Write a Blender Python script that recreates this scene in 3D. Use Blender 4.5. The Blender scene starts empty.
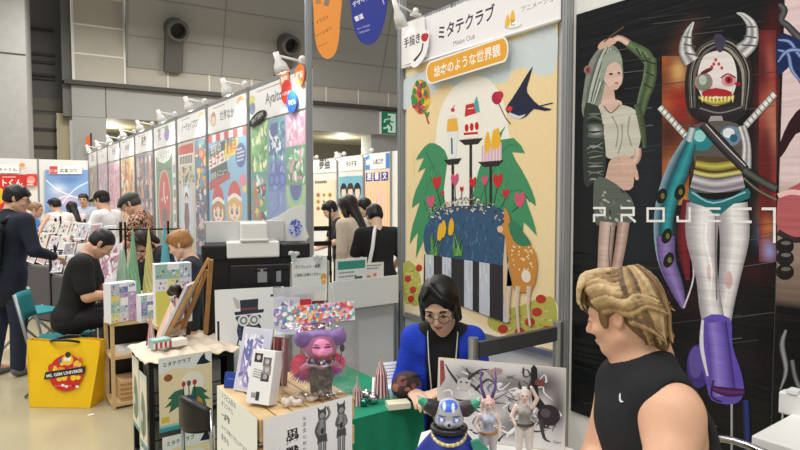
import bpy, bmesh, math, random
import numpy as np
from mathutils import Vector, Matrix, Euler

random.seed(7)
C = bpy.context.scene.collection
V = Vector
R = math.radians

# ------------------------------------------------------------------ camera
FOC = 578.0
YAW = R(36.1)
PITCH = R(2.68)
CAMP = V((0, 0, 1.6))
FWD = V((math.sin(YAW) * math.cos(PITCH), math.cos(YAW) * math.cos(PITCH), -math.sin(PITCH)))
RGT = V((math.cos(YAW), -math.sin(YAW), 0))
UPV = RGT.cross(FWD)
cam_d = bpy.data.cameras.new('camera')
cam = bpy.data.objects.new('camera', cam_d)
C.objects.link(cam)
cam_d.sensor_width = 36.0
cam_d.lens = FOC / 800.0 * 36.0
cam_d.clip_start = 0.05
cam_d.clip_end = 200
cam.location = CAMP
cam.rotation_euler = Matrix((RGT, UPV, -FWD)).transposed().to_euler()
bpy.context.scene.camera = cam

# ------------------------------------------------------------------ world, lights, exposure
sc = bpy.context.scene
sc.view_settings.view_transform = 'Standard'
sc.view_settings.look = 'None'
sc.view_settings.gamma = 1
sc.view_settings.exposure = 0.28
sc.view_settings.use_curve_mapping = False
w = bpy.data.worlds.new('hall_ambient')
sc.world = w
w.use_nodes = True
w.node_tree.nodes['Background'].inputs[0].default_value = (1.0, 0.985, 0.95, 1)
w.node_tree.nodes['Background'].inputs[1].default_value = 0.36


def area(name, loc, size, power, col=(1, 0.97, 0.91)):
    l = bpy.data.lights.new(name, 'AREA')
    l.shape = 'RECTANGLE'
    l.size, l.size_y = size
    l.energy = power
    l.color = col
    o = bpy.data.objects.new(name, l)
    o.location = loc
    C.objects.link(o)
    return o


# high-bay hall lamps, all far above the picture, pointing straight down
for lx, ly, lp in ((-1.2, 0.6, 420), (-3.5, 6, 620), (-1.0, 9.5, 620), (4.6, 7.5, 520), (-3, 15, 620), (4.5, 15, 900), (3.2, 20, 900), (9, 20, 1100), (-6, 0, 400), (0.2, -3.5, 420)):
    area('ceiling_lamp', (lx, ly, 8.5), (2.2, 2.2), lp * 0.42)  # unseen; the farther ones are added to brighten the far hall


# ------------------------------------------------------------------ projection helpers
def ray(px, py):
    return FWD + RGT * ((px - 400) / FOC) + UPV * ((225 - py) / FOC)


def P(px, py, D):
    return CAMP + ray(px, py) * D


def onpl(px, py, p0, n):
    d = ray(px, py)
    return CAMP + d * ((V(p0) - CAMP).dot(n) / d.dot(n))


def onX(px, py, x): return onpl(px, py, (x, 0, 0), V((1, 0, 0)))
def onY(px, py, y): return onpl(px, py, (0, y, 0), V((0, 1, 0)))
def onZ(px, py, z): return onpl(px, py, (0, 0, z), V((0, 0, 1)))


# ------------------------------------------------------------------ colours and materials
def s2l(v):
    v = v / 255.0
    return v / 12.92 if v <= 0.04045 else ((v + 0.055) / 1.055) ** 2.4


def rgb(*c):
    if len(c) == 1:
        c = c[0]
    return (s2l(c[0]), s2l(c[1]), s2l(c[2]), 1.0)


MATS = {}


def mat(name, col=None, rough=0.5, metal=0.0, noise=0.0, nscale=20.0, bump=0.0, bscale=60.0, spec=0.5, stretch=None,
        alpha=1.0, trans=0.0, emit=None, estr=0.0, coat=0.0, ior=1.45):
    """procedural material; col None = the print/paint colour attribute"""
    if name in MATS:
        return MATS[name]
    m = bpy.data.materials.new(name)
    m.use_nodes = True
    nt = m.node_tree
    b = nt.nodes['Principled BSDF']
    b.inputs['Roughness'].default_value = rough
    b.inputs['Metallic'].default_value = metal
    b.inputs['Specular IOR Level'].default_value = spec
    b.inputs['Alpha'].default_value = alpha
    b.inputs['Transmission Weight'].default_value = trans
    b.inputs['Coat Weight'].default_value = coat
    b.inputs['IOR'].default_value = ior
    tc = nt.nodes.new('ShaderNodeTexCoord')
    src = tc.outputs['Object']
    if stretch:
        mp = nt.nodes.new('ShaderNodeMapping')
        mp.inputs['Scale'].default_value = stretch
        nt.links.new(src, mp.inputs['Vector'])
        src = mp.outputs['Vector']
    if col is None:
        at = nt.nodes.new('ShaderNodeAttribute')
        at.attribute_name = 'Col'
        base = at.outputs['Color']
    else:
        rg = nt.nodes.new('ShaderNodeRGB')
        rg.outputs[0].default_value = rgb(col)
        base = rg.outputs[0]
    if noise > 0:
        nz = nt.nodes.new('ShaderNodeTexNoise')
        nz.inputs['Scale'].default_value = nscale
        nz.inputs['Detail'].default_value = 4
        nt.links.new(src, nz.inputs['Vector'])
        mr = nt.nodes.new('ShaderNodeMapRange')
        mr.inputs['From Min'].default_value = 0.3
        mr.inputs['From Max'].default_value = 0.7
        mr.inputs['To Min'].default_value = 1 - noise
        mr.inputs['To Max'].default_value = 1 + noise * 0.6
        nt.links.new(nz.outputs['Fac'], mr.inputs['Value'])
        vm = nt.nodes.new('ShaderNodeVectorMath')
        vm.operation = 'SCALE'
        nt.links.new(base, vm.inputs[0])
        nt.links.new(mr.outputs[0], vm.inputs['Scale'])
        base = vm.outputs[0]
    nt.links.new(base, b.inputs['Base Color'])
    if bump > 0:
        n2 = nt.nodes.new('ShaderNodeTexNoise')
        n2.inputs['Scale'].default_value = bscale
        n2.inputs['Detail'].default_value = 3
        nt.links.new(src, n2.inputs['Vector'])
        bp = nt.nodes.new('ShaderNodeBump')
        bp.inputs['Strength'].default_value = bump
        bp.inputs['Distance'].default_value = 0.01
        nt.links.new(n2.outputs['Fac'], bp.inputs['Height'])
        nt.links.new(bp.outputs['Normal'], b.inputs['Normal'])
    if emit:
        b.inputs['Emission Color'].default_value = rgb(emit)
        b.inputs['Emission Strength'].default_value = estr
    MATS[name] = m
    return m


WHITE = mat('white_panel', (226, 226, 224), 0.45)
PRINT = mat('printed_paper', None, 0.5)
GLOSSPRINT = mat('glossy_vinyl_print', None, 0.24, spec=0.35, bump=0.6, bscale=3.0, stretch=(1, 0.6, 8))
CLOTHPRINT = mat('cloth_print', None, 0.8, noise=0.05, nscale=90)
VCOL = mat('painted_vinyl', None, 0.38)
SKIN = mat('skin', None, 0.5, noise=0.04, nscale=30)
CLOTH = mat('clothing_fabric', None, 0.85, noise=0.10, nscale=40, bump=0.25, bscale=25)
HAIRM = mat('hair_strands', None, 0.42, noise=0.35, nscale=60, stretch=(1, 1, 0.25), bump=0.5, bscale=90)
ALU = mat('brushed_aluminium', (176, 178, 180), 0.35, 0.85)
STEEL = mat('chrome_steel', (205, 205, 208), 0.15, 1.0)
BLACKP = mat('black_plastic', (20, 20, 22), 0.4)
BLACKM = mat('black_metal', (24, 24, 26), 0.45, 0.3)
WHITEP = mat('white_plastic', (232, 232, 230), 0.35)
WOODL = mat('pale_wood', (214, 184, 136), 0.6, noise=0.16, nscale=14, stretch=(1, 1, 6))
WOODE = mat('oiled_wood', (186, 136, 80), 0.5, noise=0.18, nscale=12, stretch=(6, 6, 1))
GREENC = mat('green_tablecloth', (24, 142, 106), 0.85, noise=0.08, nscale=8, bump=0.3, bscale=6)
CREAMC = mat('cream_cloth', (226, 212, 192), 0.9, noise=0.1, nscale=12, bump=0.5, bscale=14)
TEAL = mat('teal_canvas', (24, 132, 140), 0.8, noise=0.08)
PAPER = mat('white_paper', (236, 236, 234), 0.6)


# ------------------------------------------------------------------ object plumbing
def wm(o):
    return (wm(o.parent) if o.parent else Matrix()) @ o.matrix_basis


def put(name, me, parent=None, m=None, local=False):
    o = bpy.data.objects.new(name, me)
    C.objects.link(o)
    if m is not None:
        me.materials.append(m)
    if parent is not None:
        if not local:
            me.transform(wm(parent).inverted())
        o.parent = parent
    return o


def tag(o, label=None, cat=None, group=None, kind=None):
    if label: o['label'] = label
    if cat: o['category'] = cat
    if group: o['group'] = group
    if kind: o['kind'] = kind
    return o


def thing(name, label, cat, loc=(0, 0, 0), rz=0.0, group=None):
    o = bpy.data.objects.new(name, None)
    o.empty_display_size = 0.05
    C.objects.link(o)
    o.location = loc
    o.rotation_euler = (0, 0, rz)
    return tag(o, label, cat, group)


def origin_to_base(o):
    me = o.data
    if not me.vertices: return o
    n = len(me.vertices)
    co = np.empty(n * 3); me.vertices.foreach_get('co', co); co = co.reshape(-1, 3)
    c = V(((co[:, 0].min() + co[:, 0].max()) / 2, (co[:, 1].min() + co[:, 1].max()) / 2, co[:, 2].min()))
    me.transform(Matrix.Translation(-c))
    o.location = o.location + c
    return o


class MB:
    """collects shapes, links them as one mesh object"""
    def __init__(s, T=None):
        s.v = []; s.f = []; s.c = []; s.T = T; s.cur = (0.8, 0.8, 0.8, 1)

    def col(s, *c):
        s.cur = rgb(*c); return s

    def add(s, vs, fs, col=None):
        b = len(s.v)
        for p in vs:
            s.v.append(s.T @ V(p) if s.T else V(p))
        k = col or s.cur
        if isinstance(k, list): s.c += k
        else: s.c += [k] * len(vs)
        s.f += [[b + i for i in f] for f in fs]
        return s

    def box(s, lo, hi, T=None):
        x0, y0, z0 = lo; x1, y1, z1 = hi
        vs = [V(p) for p in ((x0, y0, z0), (x1, y0, z0), (x1, y1, z0), (x0, y1, z0), (x0, y0, z1), (x1, y0, z1), (x1, y1, z1), (x0, y1, z1))]
        if T: vs = [T @ p for p in vs]
        return s.add(vs, [(3, 2, 1, 0), (4, 5, 6, 7), (0, 1, 5, 4), (1, 2, 6, 5), (2, 3, 7, 6), (3, 0, 4, 7)])

    def cbox(s, c, size, T=None):
        c = V(c); h = V(size) / 2
        return s.box(c - h, c + h, T)

    def beam(s, a, b, w, d=None, up=(0, 0, 1)):
        """rectangular bar from a to b"""
        a = V(a); b = V(b); d = d or w
        z = (b - a).normalized(); u = V(up)
        if abs(z.dot(u)) > 0.98: u = V((1, 0, 0))
        x = u.cross(z).normalized(); y = z.cross(x)
        vs = []
        for p in (a, b):
            for sx, sy in ((-1, -1), (1, -1), (1, 1), (-1, 1)):
                vs.append(p + x * (sx * w / 2) + y * (sy * d / 2))
        return s.add(vs, [(3, 2, 1, 0), (4, 5, 6, 7), (0, 1, 5, 4), (1, 2, 6, 5), (2, 3, 7, 6), (3, 0, 4, 7)])

    def tube(s, pts, r, n=10, closed=False, cap=True):
        pts = [V(p) for p in pts]
        m = len(pts)
        rs = r if isinstance(r, (list, tuple)) else [r] * m
        vs = []; fs = []
        prev = None
        for i, p in enumerate(pts):
            if closed: t = pts[(i + 1) % m] - pts[i - 1]
            else: t = pts[min(i + 1, m - 1)] - pts[max(i - 1, 0)]
            t.normalize()
            if prev is None:
                x = t.orthogonal().normalized()
            else:
                x = (prev - t * prev.dot(t)).normalized()
            prev = x
            y = t.cross(x)
            for k in range(n):
                a = 2 * math.pi * k / n
                vs.append(p + (x * math.cos(a) + y * math.sin(a)) * rs[i])
        for i in range(m if closed else m - 1):
            j = (i + 1) % m
            for k in range(n):
                k2 = (k + 1) % n
                fs.append((i * n + k, i * n + k2, j * n + k2, j * n + k))
        if cap and not closed:
            fs.append(tuple(range(n - 1, -1, -1))); fs.append(tuple((m - 1) * n + k for k in range(n)))
        return s.add(vs, fs)

    def lathe(s, prof, c=(0, 0, 0), axis=(0, 0, 1), n=24):
        """prof: list of (r, h)"""
        ax = V(axis).normalized(); x = ax.orthogonal().normalized(); y = ax.cross(x); c = V(c)
        vs = []; fs = []
        for r, h in prof:
            for k in range(n):
                a = 2 * math.pi * k / n
                vs.append(c + ax * h + (x * math.cos(a) + y * math.sin(a)) * r)
        for i in range(len(prof) - 1):
            for k in range(n):
                k2 = (k + 1) % n
                fs.append((i * n + k, i * n + k2, (i + 1) * n + k2, (i + 1) * n + k))
        fs.append(tuple(range(n - 1, -1, -1))); fs.append(tuple((len(prof) - 1) * n + k for k in range(n)))
        return s.add(vs, fs)

    def prism(s, pts, ext):
        """closed polygon pts swept by vector ext"""
        pts = [V(p) for p in pts]; ext = V(ext); n = len(pts)
        vs = pts + [p + ext for p in pts]
        fs = [tuple(range(n - 1, -1, -1)), tuple(range(n, 2 * n))]
        for i in range(n):
            j = (i + 1) % n
            fs.append((i, j, n + j, n + i))
        return s.add(vs, fs)

    def grid(s, fn, nu, nv, col=None):
        vs = []; fs = []; cs = []
        for j in range(nv + 1):
            for i in range(nu + 1):
                vs.append(fn(i / nu, j / nv))
                if col: cs.append(col(i / nu, j / nv))
        for j in range(nv):
            for i in range(nu):
                a = j * (nu + 1) + i
                fs.append((a, a + 1, a + nu + 2, a + nu + 1))
        return s.add(vs, fs, cs if col else None)

    def ball(s, c, r, nu=14, nv=9):
        c = V(c); r = V(r) if not isinstance(r, (int, float)) else V((r, r, r))
        vs = []; fs = []
        for j in range(nv + 1):
            th = math.pi * j / nv
            for i in range(nu):
                a = 2 * math.pi * i / nu
                vs.append(c + V((r.x * math.sin(th) * math.cos(a), r.y * math.sin(th) * math.sin(a), r.z * math.cos(th))))
        for j in range(nv):
            for i in range(nu):
                i2 = (i + 1) % nu
                fs.append((j * nu + i, (j + 1) * nu + i, (j + 1) * nu + i2, j * nu + i2))
        return s.add(vs, fs)

    def build(s, name, m, parent=None, smooth=False, bevel=0.0, solid=0.0, local=False, fixn=True):
        me = bpy.data.meshes.new(name)
        me.from_pydata([tuple(p) for p in s.v], [], s.f)
        at = me.color_attributes.new('Col', 'FLOAT_COLOR', 'POINT')
        at.data.foreach_set('color', np.array(s.c, dtype=np.float32).ravel())
        if fixn:
            bm = bmesh.new(); bm.from_mesh(me)
            if smooth: bmesh.ops.remove_doubles(bm, verts=bm.verts, dist=1e-6)
            bmesh.ops.recalc_face_normals(bm, faces=bm.faces)
            bm.to_mesh(me); bm.free()
        if smooth:
            me.polygons.foreach_set('use_smooth', [True] * len(me.polygons))
        o = put(name, me, parent, m, local)
        if solid:
            md = o.modifiers.new('solid', 'SOLIDIFY'); md.thickness = solid; md.offset = 0
        if bevel:
            md = o.modifiers.new('bevel', 'BEVEL'); md.width = bevel; md.segments = 2; md.limit_method = 'ANGLE'; md.angle_limit = R(40)
        if parent is None: origin_to_base(o)
        return o


def tbox(name, label, cat, lo, hi, m, group=None, bevel=0.0, T=None):
    return tag(MB().box(lo, hi, T).build(name, m, bevel=bevel), label, cat, group)


# ------------------------------------------------------------------ flat lettering and artwork (real printed layers on a sheet)
FONTC = {}


def text_geo(s, bold=0.0):
    key = (s, bold)
    if key in FONTC: return FONTC[key]
    cu = bpy.data.curves.new('lettering', 'FONT')
    cu.body = s; cu.size = 1.0; cu.resolution_u = 2; cu.fill_mode = 'FRONT'; cu.offset = bold
    o = bpy.data.objects.new('lettering', cu)
    C.objects.link(o)
    dg = bpy.context.evaluated_depsgraph_get(); dg.update()
    me = bpy.data.meshes.new_from_object(o.evaluated_get(dg))
    vs = [(v.co.x, v.co.y) for v in me.vertices]; fs = [tuple(p.vertices) for p in me.polygons]
    bpy.data.objects.remove(o); bpy.data.curves.remove(cu); bpy.data.meshes.remove(me)
    if vs:
        x0 = min(v[0] for v in vs); x1 = max(v[0] for v in vs); y0 = min(v[1] for v in vs); y1 = max(v[1] for v in vs)
    else: x0 = y0 = 0; x1 = y1 = 1
    FONTC[key] = (vs, fs, x0, x1, y0, y1)
    return FONTC[key]


def smooth_loop(pts, n=4, closed=True):
    m = len(pts); out = []
    rng = range(m if closed else m - 1)
    for i in rng:
        if closed: p0, p1, p2, p3 = pts[i - 1], pts[i], pts[(i + 1) % m], pts[(i + 2) % m]
        else: p0, p1, p2, p3 = pts[max(i - 1, 0)], pts[i], pts[i + 1], pts[min(i + 2, m - 1)]
        for k in range(n):
            t = k / n
            out.append(tuple(0.5 * ((2 * p1[d]) + (-p0[d] + p2[d]) * t + (2 * p0[d] - 5 * p1[d] + 4 * p2[d] - p3[d]) * t * t + (-p0[d] + 3 * p1[d] - 3 * p2[d] + p3[d]) * t ** 3) for d in range(len(p1))))
    if not closed: out.append(tuple(pts[-1]))
    return out


class Art(MB):
    """a printed sheet: fn maps sheet coordinates to a world point, nrm is the outward normal"""
    def __init__(s, fn, nrm, step=0.00001):
        super().__init__()
        s.fn = fn; s.nrm = V(nrm).normalized(); s.step = step; s.k = 1; s.pale = 0.0

    def m(s, p):
        return s.fn(p[0], p[1]) + s.nrm * (s.step * s.k)

    def poly(s, pts, col, sm=0):
        if sm: pts = smooth_loop(pts, sm)
        cs = rgb(col) if not isinstance(col, list) else None
        s.add([s.m(p) for p in pts], [tuple(range(len(pts)))], cs or [rgb(c) for c in col])
        s.k += 1
        return s

    def rect(s, x0, y0, x1, y1, col):
        return s.poly([(x0, y0), (x1, y0), (x1, y1), (x0, y1)], col)

    def ell(s, cx, cy, rx, ry, col, rot=0, n=20):
        a = R(rot); ca, sa = math.cos(a), math.sin(a)
        return s.poly([(cx + rx * math.cos(t) * ca - ry * math.sin(t) * sa, cy + rx * math.cos(t) * sa + ry * math.sin(t) * ca)
                       for t in (2 * math.pi * i / n for i in range(n))], col)

    def rib(s, pts, wid, cols, sm=4):
        """ribbon along pts; wid number or list; cols = colours across"""
        wl = wid if isinstance(wid, (list, tuple)) else [wid] * len(pts)
        q = [(p[0], p[1], w_) for p, w_ in zip(pts, wl)]
        if sm and len(q) > 2: q = smooth_loop(q, sm, False)
        if not isinstance(cols, list): cols = [cols, cols]
        nc = len(cols); vs = []; cs = []; fs = []
        for i, p in enumerate(q):
            a = q[max(i - 1, 0)]; b = q[min(i + 1, len(q) - 1)]
            tx, ty = b[0] - a[0], b[1] - a[1]; l = math.hypot(tx, ty) or 1
            nx, ny = -ty / l, tx / l
            for j in range(nc):
                t = (j / (nc - 1) - 0.5) * p[2]
                vs.append(s.m((p[0] + nx * t, p[1] + ny * t))); cs.append(rgb(cols[j]))
        for i in range(len(q) - 1):
            for j in range(nc - 1):
                fs.append((i * nc + j, i * nc + j + 1, (i + 1) * nc + j + 1, (i + 1) * nc + j))
        s.add(vs, fs, cs); s.k += 1
        return s

    def field(s, x0, y0, x1, y1, nx, ny, fn):
        """soft printed colour field, fn(u, v) -> colour"""
        s.grid(lambda u, v: s.m((x0 + (x1 - x0) * u, y0 + (y1 - y0) * v)), nx, ny, lambda u, v: rgb(fn(u, v)))
        s.k += 1
        return s

    def text(s, t, a, b, col, h=1.0, bold=0.0, up=None):
        """lettering whose baseline runs from sheet point a to b; h stretches the height"""
        vs, fs, x0, x1, y0, y1 = text_geo(t, bold)
        A, B = s.m(a), s.m(b)
        ax = B - A; sc_ = ax.length / (x1 - x0); ax.normalize()
        up = V(up) if up else s.nrm.cross(ax)
        s.add([A + ax * ((x - x0) * sc_) + up * (y * sc_ * h) for x, y in vs], fs, rgb(col))
        s.k += 1
        return s

    def lines(s, a, b, n, gap, col, h=0.35, seed=0, fill=0.75):
        """rows of small unreadable print as short bars, from a towards b, n rows stepped by gap=(dx,dy)"""
        rn = random.Random(seed)
        for r_ in range(n):
            t = 0.0; end = rn.uniform(0.6, 1)
            while t < end:
                l = rn.uniform(0.03, 0.09)
                p = [(a[0] + (b[0] - a[0]) * q + gap[0] * r_, a[1] + (b[1] - a[1]) * q + gap[1] * r_) for q in (t, min(t + l * fill, end))]
                hx, hy = gap[0] * h, gap[1] * h
                s.poly([p[0], p[1], (p[1][0] - hx, p[1][1] - hy), (p[0][0] - hx, p[0][1] - hy)], col)
                t += l
        s.k += 1
        return s

    def build(s, name, m, parent=None, **kw):
        kw.setdefault('fixn', False)
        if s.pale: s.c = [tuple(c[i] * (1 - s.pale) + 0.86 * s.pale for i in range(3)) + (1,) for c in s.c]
        return super().build(name, m, parent, **kw)


def slab(art, quad, thick, col):
    """the sheet itself under the print: four world corners, thickness behind the surface"""
    q = [V(p) for p in quad]; b = -art.nrm * thick
    art.add(q + [p + b for p in q], [(0, 1, 2, 3), (7, 6, 5, 4), (0, 4, 5, 1), (1, 5, 6, 2), (2, 6, 7, 3), (3, 7, 4, 0)], rgb(col))
    return art


def sheet(O, U, W, uw=1.0, vh=1.0):
    """Art on a free sheet: O lower-left corner, U and W edge vectors; coordinates 0..uw, 0..vh"""
    O, U, W = V(O), V(U), V(W)
    return Art(lambda u, v: O + U * (u / uw) + W * (v / vh), U.cross(W))


# ------------------------------------------------------------------ rounded bodies: blended distance fields meshed by surface nets
def rotm(rx=0, ry=0, rz=0):
    return Euler((R(rx), R(ry), R(rz))).to_matrix()


class SDF:
    def __init__(s, T=None):
        s.p = []; s.T = T or Matrix(); s.cur = (0.8, 0.6, 0.5, 1)

    def col(s, *c):
        s.cur = rgb(*c); return s

    def _pt(s, c): return s.T @ V(c)

    def cone(s, a, b, ra, rb=None, k=0.02, op='add', flat=None):
        """tapered capsule; flat=(dir, factor) squeezes it along dir (local)"""
        rb = ra if rb is None else rb
        sc_ = s.T.to_scale().x
        A, B = s._pt(a), s._pt(b)
        fl = None
        if flat: fl = ((s.T.to_3x3() @ V(flat[0])).normalized(), flat[1])
        s.p.append(('cone', op, k * sc_, s.cur, A, B, ra * sc_, rb * sc_, fl)); return s

    def chain(s, pts, rs, k=0.01):
        for i in range(len(pts) - 1):
            s.cone(pts[i], pts[i + 1], rs[i], rs[i + 1], k)
        return s

    def ell(s, c, r, rot=None, k=0.02, op='add'):
        sc_ = s.T.to_scale().x
        if isinstance(r, (int, float)): r = (r, r, r)
        rm = s.T.to_3x3().normalized() @ (rot or Matrix.Identity(3))
        s.p.append(('ell', op, k * sc_, s.cur, s._pt(c), V(r) * sc_, rm)); return s

    def box(s, c, h, rnd=0.01, rot=None, k=0.01, op='add'):
        sc_ = s.T.to_scale().x
        rm = s.T.to_3x3().normalized() @ (rot or Matrix.Identity(3))
        s.p.append(('box', op, k * sc_, s.cur, s._pt(c), V(h) * sc_, rm, rnd * sc_)); return s

    def plane(s, p, n, k=0.004):
        """cuts everything on the side n points to"""
        s.p.append(('plane', 'int', k, s.cur, s._pt(p), (s.T.to_3x3() @ V(n)).normalized())); return s

    def bounds(s, pr):
        if pr[0] == 'cone':
            r = max(pr[6], pr[7]); q = [pr[4], pr[5]]
            return np.array([min(a[i] for a in q) - r for i in range(3)]), np.array([max(a[i] for a in q) + r for i in range(3)])
        if pr[0] in ('ell', 'box'):
            r = pr[5].length if pr[0] == 'box' else max(pr[5])
            return np.array(pr[4]) - r, np.array(pr[4]) + r
        return None

    def dist(s, pr, X):
        t = pr[0]
        if t == 'cone':
            A, B = np.array(pr[4]), np.array(pr[5])
            X = X.copy()
            if pr[8] is not None:
                d, f = np.array(pr[8][0]), pr[8][1]
                mid = (A + B) / 2
                off = ((X - mid) @ d)[..., None]
                X = X + d * off * (1 / f - 1)
                dA = ((A - mid) @ d); A = A + d * dA * (1 / f - 1); dB = ((B - mid) @ d); B = B + d * dB * (1 / f - 1)
            ba = B - A; l2 = ba @ ba + 1e-12
            h = np.clip(((X - A) @ ba) / l2, 0, 1)
            d = np.linalg.norm(X - A - h[..., None] * ba, axis=-1) - (pr[6] + (pr[7] - pr[6]) * h)
            return d * (pr[8][1] if pr[8] and pr[8][1] < 1 else 1)
        if t == 'ell':
            q = (X - np.array(pr[4])) @ np.array(pr[6]); r = np.array(pr[5])
            k0 = np.linalg.norm(q / r, axis=-1); k1 = np.linalg.norm(q / (r * r), axis=-1) + 1e-9
            return k0 * (k0 - 1) / k1
        if t == 'box':
            q = np.abs((X - np.array(pr[4])) @ np.array(pr[6])) - (np.array(pr[5]) - pr[7])
            return np.linalg.norm(np.maximum(q, 0), axis=-1) + np.minimum(q.max(-1), 0) - pr[7]
        if t == 'plane':
            return (X - np.array(pr[4])) @ np.array(pr[5])

    def build(s, name, m, h, parent=None, noise=None, fn=None, spots=(), local=False):
        lo = np.array([1e9] * 3); hi = -lo
        for pr in s.p:
            if pr[1] != 'add': continue
            a, b = s.bounds(pr); lo = np.minimum(lo, a); hi = np.maximum(hi, b)
        lo -= 3 * h; hi += 3 * h
        n = np.ceil((hi - lo) / h).astype(int) + 1
        ax = [lo[i] + h * np.arange(n[i]) for i in range(3)]
        F = np.full(tuple(n), 1e3, dtype=np.float64)
        for pr in s.p:
            k = max(pr[2], 1e-5)
            bd = s.bounds(pr)
            if bd is None: sl = [slice(0, n[i]) for i in range(3)]
            else:
                mg = k * 1.5 + 3 * h
                i0 = np.clip(np.floor((bd[0] - mg - lo) / h).astype(int), 0, n); i1 = np.clip(np.ceil((bd[1] + mg - lo) / h).astype(int) + 1, 0, n)
                if (i1 <= i0).any(): continue
                sl = [slice(i0[i], i1[i]) for i in range(3)]
            X = np.stack(np.meshgrid(ax[0][sl[0]], ax[1][sl[1]], ax[2][sl[2]], indexing='ij'), -1)
            d = s.dist(pr, X); G = F[sl[0], sl[1], sl[2]]
            if pr[1] == 'add':
                hh = np.clip(0.5 + 0.5 * (G - d) / k, 0, 1)
                G2 = G + (d - G) * hh - k * hh * (1 - hh)
            else:
                if pr[1] == 'sub': d = -d
                hh = np.clip(0.5 - 0.5 * (G - d) / k, 0, 1)
                G2 = G + (d - G) * hh + k * hh * (1 - hh)
            F[sl[0], sl[1], sl[2]] = G2
        if noise is not None:
            X = np.stack(np.meshgrid(*ax, indexing='ij'), -1); F = F + noise(X)
        vs, fs = surface_nets(F, lo, h)
        # colour of the nearest primitive
        best = np.full(len(vs), 1e9); cols = np.zeros((len(vs), 4), np.float32); cols[:, 3] = 1
        for pr in s.p:
            if pr[1] != 'add': continue
            d = s.dist(pr, vs); mk = d < best; best[mk] = d[mk]; cols[mk] = pr[3]
        for c, r, cc in spots:
            q = np.array(s.T @ V(c) if len(c) == 3 else c); rr = r if not isinstance(r, (int, float)) else (r, r, r)
            iv = np.array(s.T.to_3x3().inverted() @ Matrix.Identity(3))
            loc = (vs - q) @ iv.T
            mk = (np.linalg.norm(loc / np.array(rr), axis=1) < 1); cols[mk] = rgb(cc)
        if fn is not None: cols = fn(vs, cols)
        me = bpy.data.meshes.new(name)
        me.vertices.add(len(vs)); me.vertices.foreach_set('co', vs.astype(np.float32).ravel())
        me.loops.add(len(fs) * 4); me.loops.foreach_set('vertex_index', fs.astype(np.int32).ravel())
        me.polygons.add(len(fs)); me.polygons.foreach_set('loop_start', np.arange(0, len(fs) * 4, 4, dtype=np.int32))
        me.polygons.foreach_set('use_smooth', np.ones(len(fs), dtype=bool))
        me.update(); me.validate()
        at = me.color_attributes.new('Col', 'FLOAT_COLOR', 'POINT')
        at.data.foreach_set('color', cols.astype(np.float32).ravel())
        o = put(name, me, parent, m, local)
        if parent is None: origin_to_base(o)
        return o


def surface_nets(F, lo, h):
    S = F < 0
    n = F.shape
    cn = tuple(k - 1 for k in n)
    off = [(i, j, k) for i in (0, 1) for j in (0, 1) for k in (0, 1)]
    cnt = np.zeros(cn, int)
    for o in off: cnt += S[o[0]:o[0] + cn[0], o[1]:o[1] + cn[1], o[2]:o[2] + cn[2]]
    act = (cnt > 0) & (cnt < 8)
    idx = np.argwhere(act)
    num = np.full(cn, -1, int); num[act] = np.arange(len(idx))
    acc = np.zeros((len(idx), 3)); w_ = np.zeros(len(idx))
    for a in off:
        for d in range(3):
            if a[d]: continue
            b = list(a); b[d] = 1
            fa = F[idx[:, 0] + a[0], idx[:, 1] + a[1], idx[:, 2] + a[2]]; fb = F[idx[:, 0] + b[0], idx[:, 1] + b[1], idx[:, 2] + b[2]]
            mk = (fa < 0) != (fb < 0)
            t = np.where(mk, fa / np.where(mk, fa - fb, 1), 0)
            p = np.tile(np.array(a, float), (len(idx), 1)); p[:, d] = t
            acc[mk] += p[mk]; w_[mk] += 1
    vs = lo + h * (idx + acc / w_[:, None])
    quads = []
    for d in range(3):
        e1, e2 = (d + 1) % 3, (d + 2) % 3
        sl0 = [slice(None)] * 3; sl1 = [slice(None)] * 3
        sl0[d] = slice(0, n[d] - 1); sl1[d] = slice(1, n[d])
        s0, s1 = S[tuple(sl0)], S[tuple(sl1)]
        ed = np.argwhere(s0 != s1)
        ok = (ed[:, e1] > 0) & (ed[:, e2] > 0) & (ed[:, e1] < n[e1] - 1) & (ed[:, e2] < n[e2] - 1)
        ed = ed[ok]
        if not len(ed): continue
        flip = ~s0[ed[:, 0], ed[:, 1], ed[:, 2]]
        cs = []
        for q1, q2 in ((-1, -1), (0, -1), (0, 0), (-1, 0)):
            c = ed.copy(); c[:, e1] += q1; c[:, e2] += q2
            cs.append(num[c[:, 0], c[:, 1], c[:, 2]])
        q = np.stack(cs, 1); q[flip] = q[flip][:, ::-1]
        quads.append(q)
    return vs, np.concatenate(quads)

# =================================================================== THE HALL
XW = 2.05                     # face of the booth row's back panels
BND = [XW * (0.776 + 0.582 * k) for k in range(12)]
PTOP = 2.60


def struct(o, name=None):
    o['kind'] = 'structure'
    return o


FLOORM = mat('polished_floor', (182, 172, 142), 0.2, noise=0.07, nscale=1.3, bump=0.03, bscale=3)
CONC = mat('concrete_panel', (160, 159, 156), 0.7, noise=0.05, nscale=5)
LOWW = mat('painted_hall_wall', (152, 151, 148), 0.7, noise=0.03, nscale=1)
TILE = mat('beige_wall_tile', (164, 158, 147), 0.6, noise=0.03, nscale=1)
GROUT = mat('pale_joint', (206, 202, 194), 0.7)
DARKT = mat('dark_ledge', (58, 55, 52), 0.6)
RECS = mat('dark_recess', (104, 103, 102), 0.8)
SOFF = mat('grey_soffit_panel', (146, 144, 139), 0.8, noise=0.02, nscale=0.5)
SOFJ = mat('soffit_joint', (122, 121, 117), 0.8)
OLIVE = mat('corridor_paint', (176, 168, 138), 0.7)
DUCT = mat('grey_duct', (84, 82, 79), 0.6)

struct(MB().box((-9, -4, -0.1), (14, 34, 0)).build('floor', FLOORM))

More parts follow.
